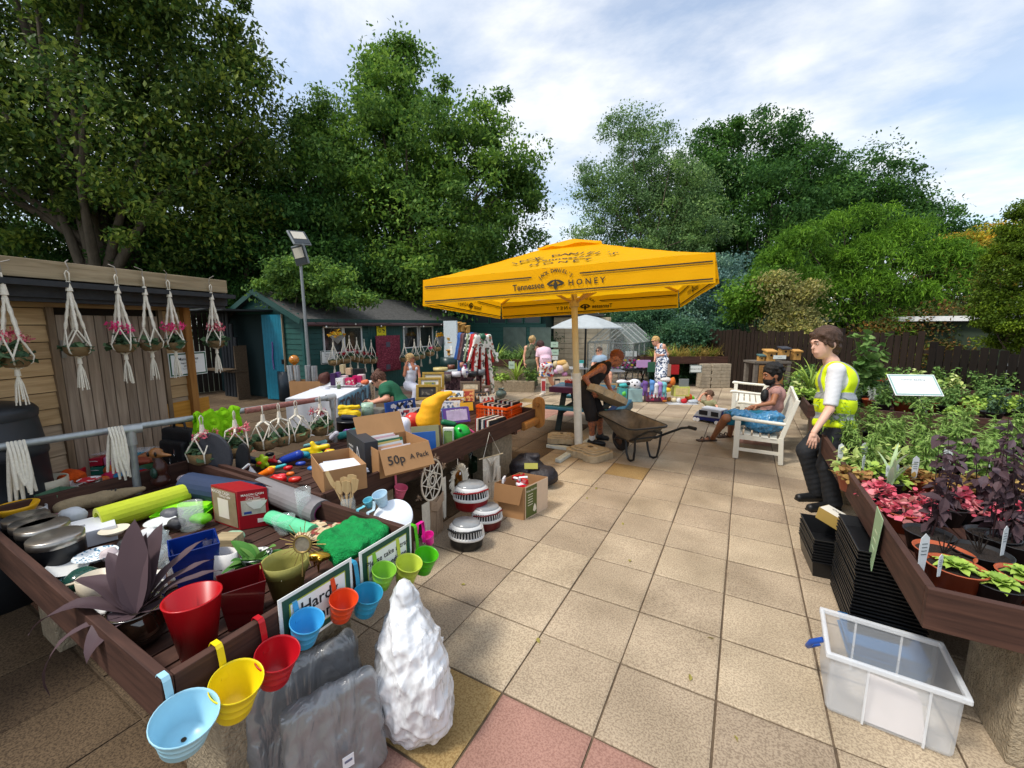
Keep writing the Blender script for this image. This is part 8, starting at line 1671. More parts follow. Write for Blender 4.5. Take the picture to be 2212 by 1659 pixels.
for i,(px,py,fl,bk_) in enumerate([(35,962,'',0),(250,930,'',0),(434,905,'soft',1),(505,895,'soft',1),(566,884,'',1),(601,878,'',1),(638,872,'',1),(690,862,'soft',1)]):
 p=rail_p(px,py)
 if not bk_:
  m=MB()
  for q in range(5):x=(q-2)*.017;L1,L2=.26+.1*random.random(),.3+.12*random.random();m.tube([dr_*(x+.02*math.sin(q))+Vector((.05,0,-L1)),dr_*x+Vector((.04,0,-L1*.6)),dr_*x+Vector((.032,0,-.05)),dr_*x+Vector((0,0,.025)),dr_*x+Vector((-.032,0,-.05)),dr_*x*1.4+Vector((-.04,0,-L2*.6)),dr_*x*1.8+Vector((-.045,0,-L2))],[.008,.013,.008,.008,.008,.013,.008],6)
  one('macrame_hanger','empty white macrame hanger draped over the galvanised rail, '+['by the water butt','behind the laptop bag'][i],'plant hanger',m,cord,p);continue
 macrame('macrame hanger over the galvanised rail, '+['leftmost, empty, by the water butt','short one behind the black laptop bag','left of the lime cloth','right of the lime cloth with pink blooms','with white card label','knotted twice on the red-painted rail','third from the rail end','by the rail end with pink flowers'][i],p,0,fl,L_=.38,r=.12,grp='macrame hangers on the handrail',rz=i*.7,tas=False,basket=bool(bk_))
p=rail_p(470,895);o=thing('lime_cloth','crumpled lime green cloth draped over the handrail','cloth',p);m=MB();u_=dr_;m.surf(lambda u,v:tuple(u_*((u-.5)*.34)+Vector((1,0,0))*(.035*math.cos(v*math.pi)+.02*math.sin(u*17+v*5))+Vector((0,0,1))*(.035+.012*math.sin(u*23)-abs(v-.5)**1.2*.55)),30,22);m.build('folds',thin(S('#8fd01c'),.25,.85),o,solid=.004);crinkle(kids(o)[0],.05,.08)
# ================================================================ TOYS, BOOKS, TABLES AND FAR GOODS
def soft(name,lab,cat,Zx,x,y,z,col,prims,k=.02,vox=.008,noise=.0,grp=None,D=None,sc_=1.,bump=.4):
 """rounded thing: prims in picture units relative to (x, y): ('e', x, y, rx, ry[, depth]) or ('c', x0, y0, x1, y1, r0, r1)"""
 P_=on(Zx(x,y),z) if D is None else atD(Zx(x,y),D);s=Zx.k*K(P_);q=lambda a,b,dd=0:tuple(cr*((a-x)*s)+Vector((0,0,(y-b)*s))+HEAD*dd*s)
 m=MB();blend(m,[('e',q(p[1],p[2],p[5] if len(p) > 5 else 0),(p[3]*s,(p[3]+p[4])*.45*s,p[4]*s),rotz(az0)) if p[0] == 'e' else ('c',q(p[1],p[2]),q(p[3],p[4]),p[5]*s,p[6]*s) for p in prims],vox,k,noise=noise)
 return one(name,lab,cat,m,mat(col,.7 if bump else .3,.1,20,bump=bump,fine=120) if isinstance(col,str) else col,P_,0,grp)
def card(name,lab,cat,Zx,a,b,h,z,t,col,face=None,lean=-12,txt=None,tc='#f0f0f0',ts=.2,grp=None,D=None):
 """flat box standing from picture point a to b (its lower front edge), h high in picture units"""
 if D is None:A_,B_=on(Zx(*a),z),on(Zx(*b),z)
 else:A_,B_=atD(Zx(*a),D),atD(Zx(*b),D);B_.z=A_.z
 u=B_-A_;w=u.length;H_=h*Zx.k*K(A_);o=thing(name,lab,cat,A_,math.atan2(u.y,u.x),grp);o.rotation_euler=(Matrix.Rotation(math.atan2(u.y,u.x),3,'Z')@Matrix.Rotation(R(lean),3,'X')).to_euler()
 m=MB();m.box((w/2,t/2,H_/2),(w,t,H_));q=m.build('cover' if t < .05 else 'carton',col if not isinstance(col,str) else c(col,.35,.06),o,bevel=.002)
 if face:m=MB();m.box((w/2,-.001,H_/2),(w*.8,.002,H_*.72));m.build('picture',face if not isinstance(face,str) else c(face,.4,.2),q)
 if txt:m=MB();m.text(txt,H_*ts,Matrix.Translation((w/2,-.004,H_*.85))@FR);m.build('lettering',c(tc),q)
 return o
soft('plush_banana','big yellow plush banana standing curved among the toys','soft toy',ZD,1140,590,.66,'#f0ac10',[('c',1120,560,1070,420,95,125),('c',1070,420,1110,270,125,105),('c',1110,270,1210,170,100,60),('c',1210,170,1320,125,50,26)],noise=.006)
o=soft('dehumidifier','white rounded plastic appliance with slots beside the banana','appliance',ZD,750,640,.66,c('#dfe0ec',.25),[('c',660,600,830,600,60,60),('c',670,450,820,450,60,60),('e',745,530,130,110)],k=.05,bump=0)
bx(o,'handle_slot',c('#5a5a66'),.1,.05,.03,.02,-.055,.1);bx(o,'rating_label',c('#8a8a92'),.04,.05,.03,.03,-.055,.03)
soft('toy_drum','red and coral toy drum just left of the banana','toy',ZD,930,500,.66,c('#d83a30',.25),[('e',900,430,90,90),('e',960,440,60,90)],bump=0)
soft('toy_helmet','shiny green toy helmet with round holes at the bed edge','toy',ZD,1440,640,.70,c('#1aa838',.15),[('e',1430,570,100,105)],bump=0,vox=.006)
P_=on(ZD(1440,640),.7);s=ZD.k*K(P_)
for x,y in ((1420,510),(1455,600)):m=MB();m.ball(cr*((x-1430)*s)+Vector((0,0,(640-y)*s))-HEAD*92*s,16*s,12);one('helmet_hole','dark round hole in the green toy helmet, '+('upper' if y < 550 else 'lower'),'toy',m,c('#0c3c18'),P_)
card('picture_book','blue hardback book standing at the rim with a photo on its back cover','book',ZD,(870,830),(1160,800),260,.65,.02,'#1f5aa6',None,-10)
for i,(a,b,h,col) in enumerate([((900,800),(1200,770),300,'#8a8660'),((930,780),(1230,740),270,'#4a3420'),((950,770),(1250,720),250,'#9c8a3a')]):card('book',['olive hardback leaning just behind the blue book','dark brown hardback second behind the blue book','mustard hardback third behind the blue book'][i],'book',ZD,a,b,h,.65,.02,col,None,-16)
card('cat_box','white and green box with a cat picture beside the banana foot','box',ZD,(1230,720),(1345,720),210,.65,.06,'#dfe3d8','#7fa05a',0,'CATit','#2c5a2c',.12)
card('craft_set','purple boxed craft set with yellow corner in front of the crate','box',ZD,(1250,470),(1530,440),170,.68,.04,'#5a3a8a','#b8a8c8',-22,'Laser Brand Pad','#eeeeee',.13)
card('board_game','white and blue boxed game leaning behind the banana','box',ZD,(1230,250),(1440,260),150,.70,.03,'#d8dde2',patches(['#5a7a9c','#d8d8d0','#c9a24a','#3a3a3a'],30),-15)
card('orange_book','orange and red boxed book behind the orange crate','book',ZD,(1440,240),(1570,240),150,.70,.03,'#c8905a',patches(['#a83a2a','#d8a060','#8a2a2a'],30),-12)
card('blue_game_case','dark blue flat games case standing across the back of the toy bed','box',ZD,(620,390),(940,320),150,.68,.03,'#1c4a9c',patches(['#1c4a9c','#d8dce8','#15151a','#1c4a9c'],22),-8)
card('first_aid_set','white boxed set with red shapes in front of the blue games case','box',ZD,(750,420),(1010,390),110,.66,.03,'#dcd8d8',patches(['#dcd8d8','#a8383a','#dcd8d8','#2a2a50'],26),-10)
card('gold_box','gold lattice-patterned box above the card box','box',ZD,(210,660),(580,600),90,.72,.05,'#c9b070',patches(['#c9b070','#a8883c'],120),-50)
card('green_tin','white box with dark green squares on the card box','box',ZD,(300,700),(620,650),70,.72,.04,'#dfe2de',patches(['#dfe2de','#1f6a48','#dfe2de'],30),-55)
A_,B_,C_=on(ZD(1925,475),.66),on(ZD(2085,405),.66),on(ZD(1530,400),.66);o=thing('plastic_crate','bright orange lattice plastic crate full of discs at the corner of the toy bed','crate',A_,math.atan2((B_-A_).y,(B_-A_).x));w,L_=(B_-A_).length,(C_-A_).length*.72;hh=.2;orr=c('#e0500c',.35)
m=MB()
for (x0,y0,x1,y1) in ((0,0,w,0),(w,0,w,L_),(0,L_,w,L_),(0,0,0,L_)):
 m.bar((x0,y0,hh),(x1,y1,hh),.022,.03);m.bar((x0,y0,.01),(x1,y1,.01),.02,.02);n=int(math.hypot(x1-x0,y1-y0)/.028)
 for i in range(n+1):t=i/n;m.bar((x0+(x1-x0)*t,y0+(y1-y0)*t,0),(x0+(x1-x0)*t,y0+(y1-y0)*t,hh),.007,.005)
 for z_ in (.05,.1,.15):m.bar((x0,y0,z_),(x1,y1,z_),.005,.006)
m.build('lattice',orr,o)
def discs(lab,P_,ang,n,dx,grp,h=.19,w=.135,tilt=0):
 cs_=['#17181c','#d8d8d8','#1c1c22','#8a2028','#c9c4b8','#20242c','#e0e0dc','#3a4a5c','#17181c','#b8a890'];u=Vector((math.cos(ang),math.sin(ang),0));prot={}
 for i in range(n):
  k=cs_[(i*7+n) % 10]
  if k not in prot:m=MB();m.box((0,0,h/2),(.014,w,h));prot[k]=o_=one('disc_case',lab,'disc case',m,c(k,.3),P_+u*dx*i,ang,grp)
  else:o_=dup(prot[k],P_+u*dx*i,ang,lab,grp)
  o_.rotation_euler=(0,R(tilt+random.uniform(-3,3)),ang)
ua=(C_-A_).normalized();an=math.atan2(ua.y,ua.x);sd_=(B_-A_).normalized()
discs('slim disc case in the left row inside the orange crate',A_+ua*.05+sd_*.1+Vector((0,0,.04)),an,22,.0165,'disc cases in the orange crate',tilt=4);discs('slim disc case in the right row inside the orange crate',A_+ua*.05+sd_*(w-.09)+Vector((0,0,.05)),an,22,.0165,'disc cases in the orange crate',tilt=-4)
A_=on(ZD(1790,600),.65);discs('disc case in the loose row between the helmet and the crate',A_,an,15,.0165,'loose disc cases at the bed rim',w=.15);discs('disc case standing behind the loose row beside the crate',A_+sd_*.16,an,12,.0165,'second loose row of disc cases',w=.15)
for nm,lab,x,y,col,pr in [('plush_rabbit','lilac and grey plush rabbit behind the white appliance',580,480,'#a8a4c4',[('e',560,430,60,45),('e',620,390,45,30),('e',530,390,20,22),('c',640,390,740,400,22,15),('c',520,440,470,490,20,14)]),
 ('toy_mask','shiny red and orange plastic toy bowl by the rabbit',580,600,'#d8280c',[('e',580,540,70,60)]),('toy_sail','purple square toy card with yellow flower',420,500,'#9a5ac4',[('c',380,480,440,470,42,42)]),('toy_flower','yellow toy flower on the purple card',425,530,'#e8c018',[('e',425,490,42,28,-60)]),('toy_scoop','small yellow toy scoop left of the purple card',320,490,'#e0b818',[('c',290,470,350,480,14,16)]),
 ('red_toy','round red toy tray under the yellow flower',440,590,'#c8141c',[('c',350,560,480,550,22,22)]),('purple_bag','clear purple-rimmed toy bag with teal contents',210,620,'#3a9a94',[('c',110,600,330,530,38,40)]),('purple_band','purple plastic handle arched over the teal toy bag',230,590,'#6a3a90',[('c',70,610,170,540,12,12),('c',170,540,340,510,12,12)]),('white_toy','white toy box with blue picture at the left of the toy heap',30,640,'#d0d0e0',[('c',20,620,70,570,30,30)]),
 ('pink_wand','long pink plastic toy wand lying under the disc cases',1560,600,'#d8508a',[('c',1480,500,1620,600,12,10)]),('green_dish','dark green plastic dish between banana and craft set',1290,480,'#0f6a44',[('c',1240,450,1350,470,35,30)])]:
 soft(nm,lab,'toy',ZD,x,y,.67,c(col,.3),pr,bump=0)
for nm,lab,x,y,col,pr in [('star_rattle','yellow-green star shaped baby rattle with orange centre',740,760,'#a8cc1c',[('e',740,700,38,36),('c',700,680,780,730,18,18),('c',780,670,700,730,18,18),('c',740,650,740,750,18,18)]),('rattle_centre','orange centre disc of the baby rattle toy',740,762,'#e8501c',[('e',740,698,22,16,-45)]),
 ('orange_scoop','flat orange plastic scoop in front of the rattle',760,850,'#f07818',[('c',700,830,810,780,22,34)]),('red_lobster','red plastic toy with holes beside the paper box',880,880,'#d8141c',[('c',800,860,920,850,24,30),('c',850,830,920,880,20,20)]),('blue_cushion','royal blue and teal striped beanbag toy',1000,720,'#1c3c9c',[('c',920,690,1060,640,34,40)]),('teal_beanbag','teal striped end of the beanbag toys',1110,690,'#1c8aa4',[('c',1060,640,1130,640,36,26)]),
 ('toy_plane','bright yellow plastic toy aeroplane',1200,680,'#f0cc10',[('c',1090,605,1310,565,16,22),('c',1180,540,1230,620,20,24),('e',1190,620,38,22)]),('teal_ring','pale turquoise ring toy behind the yellow aeroplane',1200,580,'#8accd0',[('c',1110,565,1290,525,16,16)]),('lime_toy','lime green toy piece right of the aeroplane',1230,700,'#98d818',[('c',1210,640,1260,625,14,14)]),('red_brick','small red toy brick near the paper box',1310,650,'#c8141c',[('e',1310,600,24,18)]),
 ('red_toy_heap','red and white toy pieces beside the rattle',840,730,'#c82830',[('c',800,690,860,700,18,14),('c',840,680,850,650,10,8)]),('white_pouch','white crumpled pouch among the toys',650,800,'#c9ccd4',[('c',620,760,660,820,24,28)]),('navy_cushion','navy cloth bundle behind the foot plate',660,700,'#22304c',[('c',620,680,690,700,30,30)]),('teal_toy','teal and white toy pieces right of the rattle',900,790,'#3ab0b8',[('c',870,750,940,730,16,14)])]:
 soft(nm,lab,'toy',Z6,x,y,.66,c(col,.35),pr,bump=0)
for i,(x,y,rx,ry,col,lab) in enumerate([(960,760,34,22,'#c8141c','glossy red toy piece behind the paper box'),(900,700,30,16,'#e8e8ec','white toy piece among the beanbags'),(1070,720,40,18,'#1c3c9c','dark blue toy piece before the aeroplane'),(1150,660,34,16,'#38a8c0','aqua toy piece under the aeroplane'),(1290,700,30,20,'#d8281c','orange-red toy piece by the charcoal box'),(820,760,36,18,'#f0d018','yellow toy piece near the rattle'),(700,860,34,20,'#2c5ab0','blue toy piece left of the orange scoop'),(900,830,40,22,'#d83040','crimson toy piece by the paper box corner'),(980,810,30,18,'#e07020','tangerine toy piece by the paper box'),(800,640,34,18,'#30343c','black toy piece under the hanging baskets'),(1280,560,36,16,'#d0d4dc','silver toy piece below the rail end'),(1400,470,50,22,'#5a3a90','violet toy piece beside the black tub'),(1020,860,50,26,'#c8281c','scarlet toy piece against the paper box'),(860,900,46,26,'#f0a020','amber toy piece by the grey mat'),(760,920,44,24,'#d8dce4','white toy piece by the navy mat'),(1180,760,50,20,'#2878c0','azure toy piece behind the paper box'),(1320,620,40,26,'#e8c020','golden toy piece beside the charcoal box')]):
 soft('toy_piece',lab,'toy',Z6,x,y+ry,.67,c(col,.3),[('e',x,y,rx,ry),('c',x-rx*.6,y,x+rx*.9,y-ry*.5,ry*.5,ry*.6)],bump=0,grp='loose plastic toy pieces')
P_=on(ZD(235,560),.5);o=thing('black_tub','black round plastic tub holding a yellow feed bag, behind the toy bed','tub',(P_.x,P_.y,0));r=175*ZD.k*K(P_);m=MB();zz=zat(o.location,ZD(0,410)[1]);m.lathe([(.001,0),(r*.8,0),(r*.95,zz*.95),(r*1.02,zz*.96),(r*1.02,zz),(r*.93,zz),(r*.9,zz-.1),(.001,zz-.1)],32);m.build('tub',c('#141517',.3),o);D_=depth(P_)
soft('feed_bag','yellow and navy pet food bag standing in the black tub','bag',ZD,215,410,0,'#e8c410',[('c',140,350,290,360,45,50),('c',120,290,310,280,28,22)],D=D_,noise=.01);soft('feed_packet','navy lower half of the pet food bag in the tub','bag',ZD,215,412,0,'#1c2438',[('c',150,395,270,400,34,34)],D=D_-.05)
def can(lab,Zx,x,y,w,h,D,col,txt=None,name='tin',cat='tin'):
 P_=atD(Zx(x,y),D);s=Zx.k*D/FPX;o=thing(name,lab,cat,P_);m=MB();m.lathe([(.001,0),(w/2*s,0),(w/2*s,h*s),(w/2*s*.97,h*s),(.001,h*s*.99)],24);m.build('body',c(col,.35,.1),o)
 if txt:m=MB();m.text(txt,w*s*.2,basis(RX,(0,0,1),tuple(-HEAD*(w/2*s+.004)+Vector((0,0,h*s*.7)))));m.build('lettering',c('#1c4a3a'),o)
 return o
can('pale green bird food tin with dark lettering beside the yellow bag',ZD,410,365,125,125,D_+.1,'#a8c8b4','Bird Food');can('brushed metal bin behind the bird food tin',ZD,500,420,190,120,D_+.25,'#77756e',name='metal_bin',cat='bin')
A_,B_=on(ZH(340,740),.78),on(ZH(985,430),.78);u=(B_-A_);w=u.length;nb_=Vector((u.y,-u.x,0)).normalized();nb_=nb_ if nb_.dot(HEAD) < 0 else-nb_
o=thing('tombola_table','table under a white cloth with a light blue TOMBOLA banner','table',(A_.x,A_.y,0),math.atan2(u.y,u.x));m=MB();m.surf(lambda a,b:(w*a,.008*math.sin(a*40)-.0,.78-.6*b),40,6);m.box((w/2,.4,.775),(w,.8,.02));m.surf(lambda a,b:(w+.008*math.sin(a*20),.8*a,.78-.6*b),20,5);m.surf(lambda a,b:(-.008*math.sin(a*20),.8*a,.78-.6*b),20,5);m.build('tablecloth',c('#cfd2d8',.8),o)
m=MB();m.surf(lambda a,b:(w*(.02+.76*a),-.02-.008*math.sin(a*30),.775-.34*b),30,5);m.build('banner',thin(S('#8fc0dc'),.2,.8),o);m=MB();m.text('TOMBOLA',w*.17,Matrix.Translation((w*.42,-.034,.60))@FR);m.build('banner_lettering',c('#22344c'),o);m=MB();m.box((w*.88,-.022,.6),(w*.14,.004,.36),m=0);m.text('Prize',w*.08,Matrix.Translation((w*.88,-.028,.6))@FR@Matrix.Rotation(-math.pi/2,4,'Z'),1);m.build('prize_banner',[c('#c9b394'),c('#6a4a3a')],o);Dt=depth((A_+B_)/2)
for i,(x,y,w_,h_,col,nm,lab) in enumerate([(265,520,80,210,'#3a2148','gift_box','tall dark purple gift box'),(340,480,55,190,'#5a3a78','gift_box','violet slim gift box'),(380,520,130,130,'#d8d8d8','gift_box','white printed box with black skyline'),(440,450,110,100,'#d8c0c8','gift_box','pale pink box'),(560,510,160,120,'#c01858','gift_box','hot pink photo box'),(680,470,150,120,'#b81a60','gift_box','magenta box behind the photo box'),(740,440,110,110,'#d8c8c8','gift_box','white and pink box'),(420,310,70,150,'#b8a884','gift_box','green and cream paper packet'),(530,330,90,110,'#c8a888','gift_box','tan gift packet'),(150,660,110,120,'#c8ccd8','gift_tin','white round tin with green leaf print'),(370,570,60,70,'#5a6a50','gift_jar','small dark green jar'),(700,330,190,100,'#1c1c1f','gift_bag','black plastic gift bag')]):
 if 'tin' in nm or 'jar' in nm:can(lab+' on the tombola table',ZH,x,y,w_,h_,Dt-.1,col,name=nm,cat='tin')
 else:card(nm,lab+' on the tombola table','gift',ZH,(x-w_/2,y),(x+w_/2,y),h_,0,.12,col,patches([col,'#d8d0c0',col,'#8a7a5a'],40) if i in (2,4,6) else None,0,D=Dt+.25-(y-400)*.002)
for i,(x,y,rx,ry,col,lab) in enumerate([(820,460,70,45,'#d8704a','coral folded cloth on the tombola table'),(560,570,90,28,'#a88a8a','striped cord bundle on the tombola table'),(500,610,110,26,'#c890a8','pink cloth at the front of the tombola table'),(330,640,120,28,'#c8b8bc','pale pink cloth at the table corner'),(720,520,60,26,'#8a8a90','grey scarf on the tombola table'),(130,390,100,100,'#4a2218','brown teddy bear behind the tombola table')]):soft(['folded_cloth','teddy_bear'][i == 5],lab,'cloth' if i < 5 else 'soft toy',ZH,x,y+ry,0,col,[('e',x,y,rx,ry),('e',x+rx*.4,y-ry*.3,rx*.5,ry*.8)],D=Dt+.1,noise=.006,vox=.012)
P_=atD(Z2(910,1640),8.0);P_.z=0;s=Z2.k*8/FPX;o=carton('tall_carton','tall brown cardboard carton holding silver tubes beside the rail end',P_-cr*130*s,az0,265*s,.3,zat(P_,Z2(0,1220)[1]));m=MB();m.box((200*s,-.004,zat(P_,Z2(0,1300)[1])),(60*s,.002,26*s));m.build('address_label',c('#e2dcea'),o)
for i,(x,t,lean) in enumerate([(790,1080,-.08),(840,1080,-.05),(925,1080,0),(980,1085,0)]):b=atD(Z2(x,1300),8.15);tp_=atD(Z2(x,t),8.15);m=MB();m.cyl((0,0,-.3),(lean,0,(tp_-b).length),.055,14);one('silver_tube',['leftmost silver foil tube, leaning, in the tall carton','second silver foil tube, leaning, in the tall carton','third silver foil tube, upright','rightmost silver foil tube'][i],'tube',m,mat('#a9adb0',.3,.2,12,metal=.6),b)
P_=atD(Z2(795,1080),8.3);m=MB();m.ball((0,0,.11),.095,16);m.cyl((0,0,-.9),(0,0,.03),.03,8);one('amber_lamp','amber glass globe lamp above the tall carton','lamp',m,mat('#b8700c',.15,.1,8,spec=.8),P_)
P_=on(Z2(740,1385));can('dark slate-blue water butt by the teal door',Z2,735,1385,125,255,depth(P_),'#1f2c36',name='water_butt',cat='water butt')
P_=onx(Z2(1610,820),gx+.2);P2=onx(Z2(1500,820),gx+.2);hw_=(P_-P2).length;o=thing('hanging_rug','wine-red patchwork rug hanging on the green shed wall','rug',P_,math.pi/2);hh=P_.z-zat(P_,Z2(0,1130)[1]);m=MB();m.surf(lambda a,b:((a-.5)*2*hw_,.01*math.sin(a*9),-hh*b),12,12);m.build('rug',patches(['#6a1c30','#7c2a3c','#5a1626','#8a3a48','#6a1c30'],26,.9,stretch=(1,1,2)),o,solid=.01);m=MB();[m.box((x*hw_,-.012,-hh*y),(.16,.01,.15)) for x,y in ((-.05,.25),(-.1,.88))];m.build('grey_patches',c('#4f4c58',.9),o)
for i,(x,y,w_,h_,col) in enumerate([(1168,820,140,75,stripes('#3a3a3c','#b8b8b4',60,2)),(2065,830,95,110,c('#5f6266',.8))]):P_=onx(Z2(x,y),gfx+.1);s=Z2.k*K(P_);o=thing('cone_basket',['striped cone hanging basket with orange flowers by the first shed window','grey felt cone hanging basket at the far shed corner'][i],'hanging basket',P_);m=MB();m.lathe([(.001,-h_*s),(w_/2*s,0),(w_/2*s*.93,0)],20);m.build('cone',col,o);m=MB();[m.tube([(math.cos(a)*w_/2*s,math.sin(a)*w_/2*s,0),(0,0,.42)],.006,4) for a in (0,2.1,4.2)];m.build('chains',c('#222222'),o);m=MB();lowmound(m,70,w_/2*s,.07,rp,h=.16);m.build('flowers',leafmat(S('#8a9a3a'),S('#d88a18'),S('#b0a030'),k=1.),o)
for i,(x0,x1,yb,yt,D,lab) in enumerate([(120,400,1030,845,8.2,'nearest gilt frame with dark picture leaning in front'),(150,430,930,755,8.6,'gilt frame with a landscape print, middle of three'),(200,470,900,690,9.0,'large gilt frame standing at the back of three'),(670,920,930,800,9.2,'pale-mounted frame leaning on the clothed table'),(940,1060,960,850,9.0,'small dark frame tilted at the end of the clothed table')]):
 P0=atD(ZB(x0,yb),D);P1=atD(ZB(x1,yb),D);w_=(P1-P0).length;h_=(yb-yt)*ZB.k*D/FPX*1.05;o=thing('framed_picture',lab,'picture',P0,az0+.1);o.rotation_euler[0]=R(-14);gd=c('#a8883c' if i < 3 else '#6a5a4c',.35,.2,metal=.4);m=MB();t=.055
 for c_,d_ in (((w_/2,0,t/2),(w_,.03,t)),((w_/2,0,h_-t/2),(w_,.03,t)),((t/2,0,h_/2),(t,.029,h_-2*t)),((w_-t/2,0,h_/2),(t,.029,h_-2*t))):m.box(c_,d_)
 m.build('moulding',gd,o,bevel=.008);m=MB();m.box((w_/2,.008,h_/2),(w_-2*t,.006,h_-2*t),m=0);m.box((w_/2,.002,h_/2),(w_*.5,.005,h_*.35),m=1);m.build('print',[c(['#2a2420','#d8d4c8','#cfc8b4','#cdbfa4','#2c2628'][i]),patches([['#3a3430','#6a6458'],['#3a5a7a','#8a8a3a','#b89a3a'],['#8a8470','#a8a28c'],['#c9bca2','#bdae92'],['#8a6a6a','#d8c8c8']][i],14)],o)
P0=atD(ZB(480,700),9.3);P1=atD(ZB(1000,690),10.2);u=P1-P0;u.z=0;w_=u.length;o=thing('display_table','table under a purple-brown leaf patterned cloth with china on it','table',(P0.x,P0.y,0),math.atan2(u.y,u.x));zt=zat(P0,ZB(0,735)[1]);m=MB();m.surf(lambda a,b:(w_*a,.02*math.sin(a*25)*b,zt*(1-b)+.1*b),40,6);m.box((w_/2,.35,zt-.01),(w_,.7,.02));m.build('tablecloth',patches(['#3a2630','#4c3440','#2c1e28','#6a5058'],24,.9),o)
for i,(x,y,w2,h2,D,col,nm,lab) in enumerate([(730,745,90,165,9.6,patches(['#dfdfe4','#dfdfe4','#a83a6a','#dfdfe4','#4a5aa0'],22),'china_vase','white china vase with a magenta flower on the clothed table'),(620,735,110,60,9.5,'#dcdce4','china_bowl','white china bowl left of the flowered vase'),(690,620,50,60,9.9,'#b8806a','small_pot','terracotta pot with a red cockerel behind the vase'),(820,730,110,60,9.8,'#2c3034','cooking_pot','dark lidded pot on the clothed table'),(425,660,180,35,9.4,'#c9b87c','biscuit_tin','patterned biscuit tin on the boxes'),(515,790,80,80,9.2,'#6a6258','glass_block','clear dark glass box at the table front'),(560,640,90,50,10.6,'#7a4a38','wood_bowl','brown wooden bowl at the back of the table'),(930,715,100,70,10,'#6a6e74','grey_bag','grey folded bag at the table end'),(530,640,210,140,12.2,'#1c3434','water_butt','dark green round tub behind the clothed table'),(1180,1000,140,120,9.3,'#5a6a64','stone_vase','round grey-green glazed vase on the paving')]):
 if 'vase' in nm:P_=atD(ZB(x,y),D);s=ZB.k*D/FPX;m=MB();m.lathe([(.001,0),(w2*.3*s,0),(w2*.5*s,h2*.4*s),(w2*.45*s,h2*.65*s),(w2*.2*s,h2*.85*s),(w2*.3*s,h2*s)],20);one(nm,lab,'vase',m,c(col,.2) if isinstance(col,str) else col,P_)
 else:can(lab,ZB,x,y,w2,h2,D,col,name=nm,cat='container')
o=thing('clothes_rail','metal clothes rail on the paving behind the clothed table','clothes rail',atD(ZB(960,700),9.9));o.location.z=0;Dr=depth(o.location);L0=Vector(o.location);Dr=9.9;A_=atD(ZB(740,215),Dr+.9)-L0;B_=atD(ZB(950,240),Dr)-L0;m=MB();m.tube([A_,B_],.02,8);m.tube([B_,(B_.x,B_.y,0)],.025,8);m.tube([A_,(A_.x,A_.y,0)],.025,8);m.build('frame',c('#2a2c2e',.4),o);m=MB();m.ball(B_,.085,10);m.build('green_knob',c('#1f5a40'),o)
for i in range(11):
 t=i/10;p=L0+A_+(B_-A_)*t;cl=['#2f5aa0','#3a5f9c','#5a3438','#6a4a4c','#24242c','#2c2c34','#8a9a7a','#17181c','#b82a2c','#c83a3a',None][i];mt=patches(['#e4e2da','#e4e2da','#b8705a','#e4e2da','#7a9278','#e4e2da','#e4e2da','#55504c','#e4e2da'],20,.85) if cl is None else patches([cl,cl,'#c8c8c0'],22,.85) if i in (5,7) else c(cl,.85,.15)
 m=MB();hh=(1.25 if i > 8 else 1.05)+.1*(i % 3);nn_=(B_-A_).normalized();sd2=Vector((nn_.y,-nn_.x,0)).normalized();ww=.27 if i < 10 else .33
 blend(m,[('c',sd2*-.16,sd2*.16,.035,.035),('c',(0,0,-.1),(0,0,-hh),.04,.05),('c',sd2*-.12+Vector((0,0,-.1)),sd2*-ww*.8+Vector((0,0,-hh)),.04,.045),('c',sd2*.12+Vector((0,0,-.1)),sd2*ww*.8+Vector((0,0,-hh)),.04,.045),('c',sd2*-.17,sd2*-ww*1.15+Vector((0,0,-.6)),.04,.035),('c',sd2*.17,sd2*ww*1.15+Vector((0,0,-.6)),.04,.035)],.02,.09,noise=.01)
 one('garment',['bright blue coat at the back of the rail','second blue coat on the rail','maroon coat on the rail','mauve coat on the rail','black top on the rail','black and white printed top on the rail','sage dress on the rail','black spotted dress on the rail','red blouse on the rail','scarlet blouse second from the front','white floral kimono at the front of the rail'][i],'garment',m,mt,p)
fD=10.5
for i,(x,y,w_,h_,col,fc,nm,lab) in enumerate([(1110,920,155,140,'#9cc0c4',None,'toy_box','pale aqua cardboard toy box under the white plush dog'),(975,910,90,140,'#4aa4a8',None,'toy_box','turquoise plastic toy box with green picture'),(1340,915,220,90,'#6a3450',patches(['#6a3450','#c83a5a','#3a2c38','#b8a0b0'],16),'floral_bag','dark floral shopping bag overflowing with toy ponies'),(1615,860,170,105,'#c8cc6a','#d8c48a','toy_box','lime plastic box with orange contents'),(1540,620,90,105,'#a8141c',None,'raffle_box','red box with a yellow note behind the toys'),(1480,640,30,130,'#a88a78',None,'raffle_post','pinkish-brown carton beside the red box'),(1640,760,100,90,'#7a8080',None,'clear_box','clear plastic box behind the lime one'),(1285,595,80,110,'#2c5a44',None,'green_box','dark green card box by the dress hem'),(260,790,60,120,'#1c1c1e','#c8b8a8','propped_photo','black-framed photo propped below the plush rabbit'),(110,820,50,150,'#d8d8d8','#a83a40','poster_board','white poster board behind the pink-shirted woman'),(820,770,190,50,'#a89068',None,'wooden_tray','shallow wooden tray of oddments behind the bending man'),(490,540,100,40,'#d8dce0',None,'paper_stack','stack of white papers on the far table'),(520,500,60,34,'#3a9a98',None,'teal_tub','small teal box on the far table'),(1200,545,150,80,'#b890c0',None,'lilac_crate','lilac see-through crate of bright goods')]):
 card(nm,lab,'box' if i != 2 else 'bag',ZC,(x-w_/2,y),(x+w_/2,y),h_,0,.22 if i < 4 else .05,col,fc,0,D=fD if y > 700 else fD+.8)
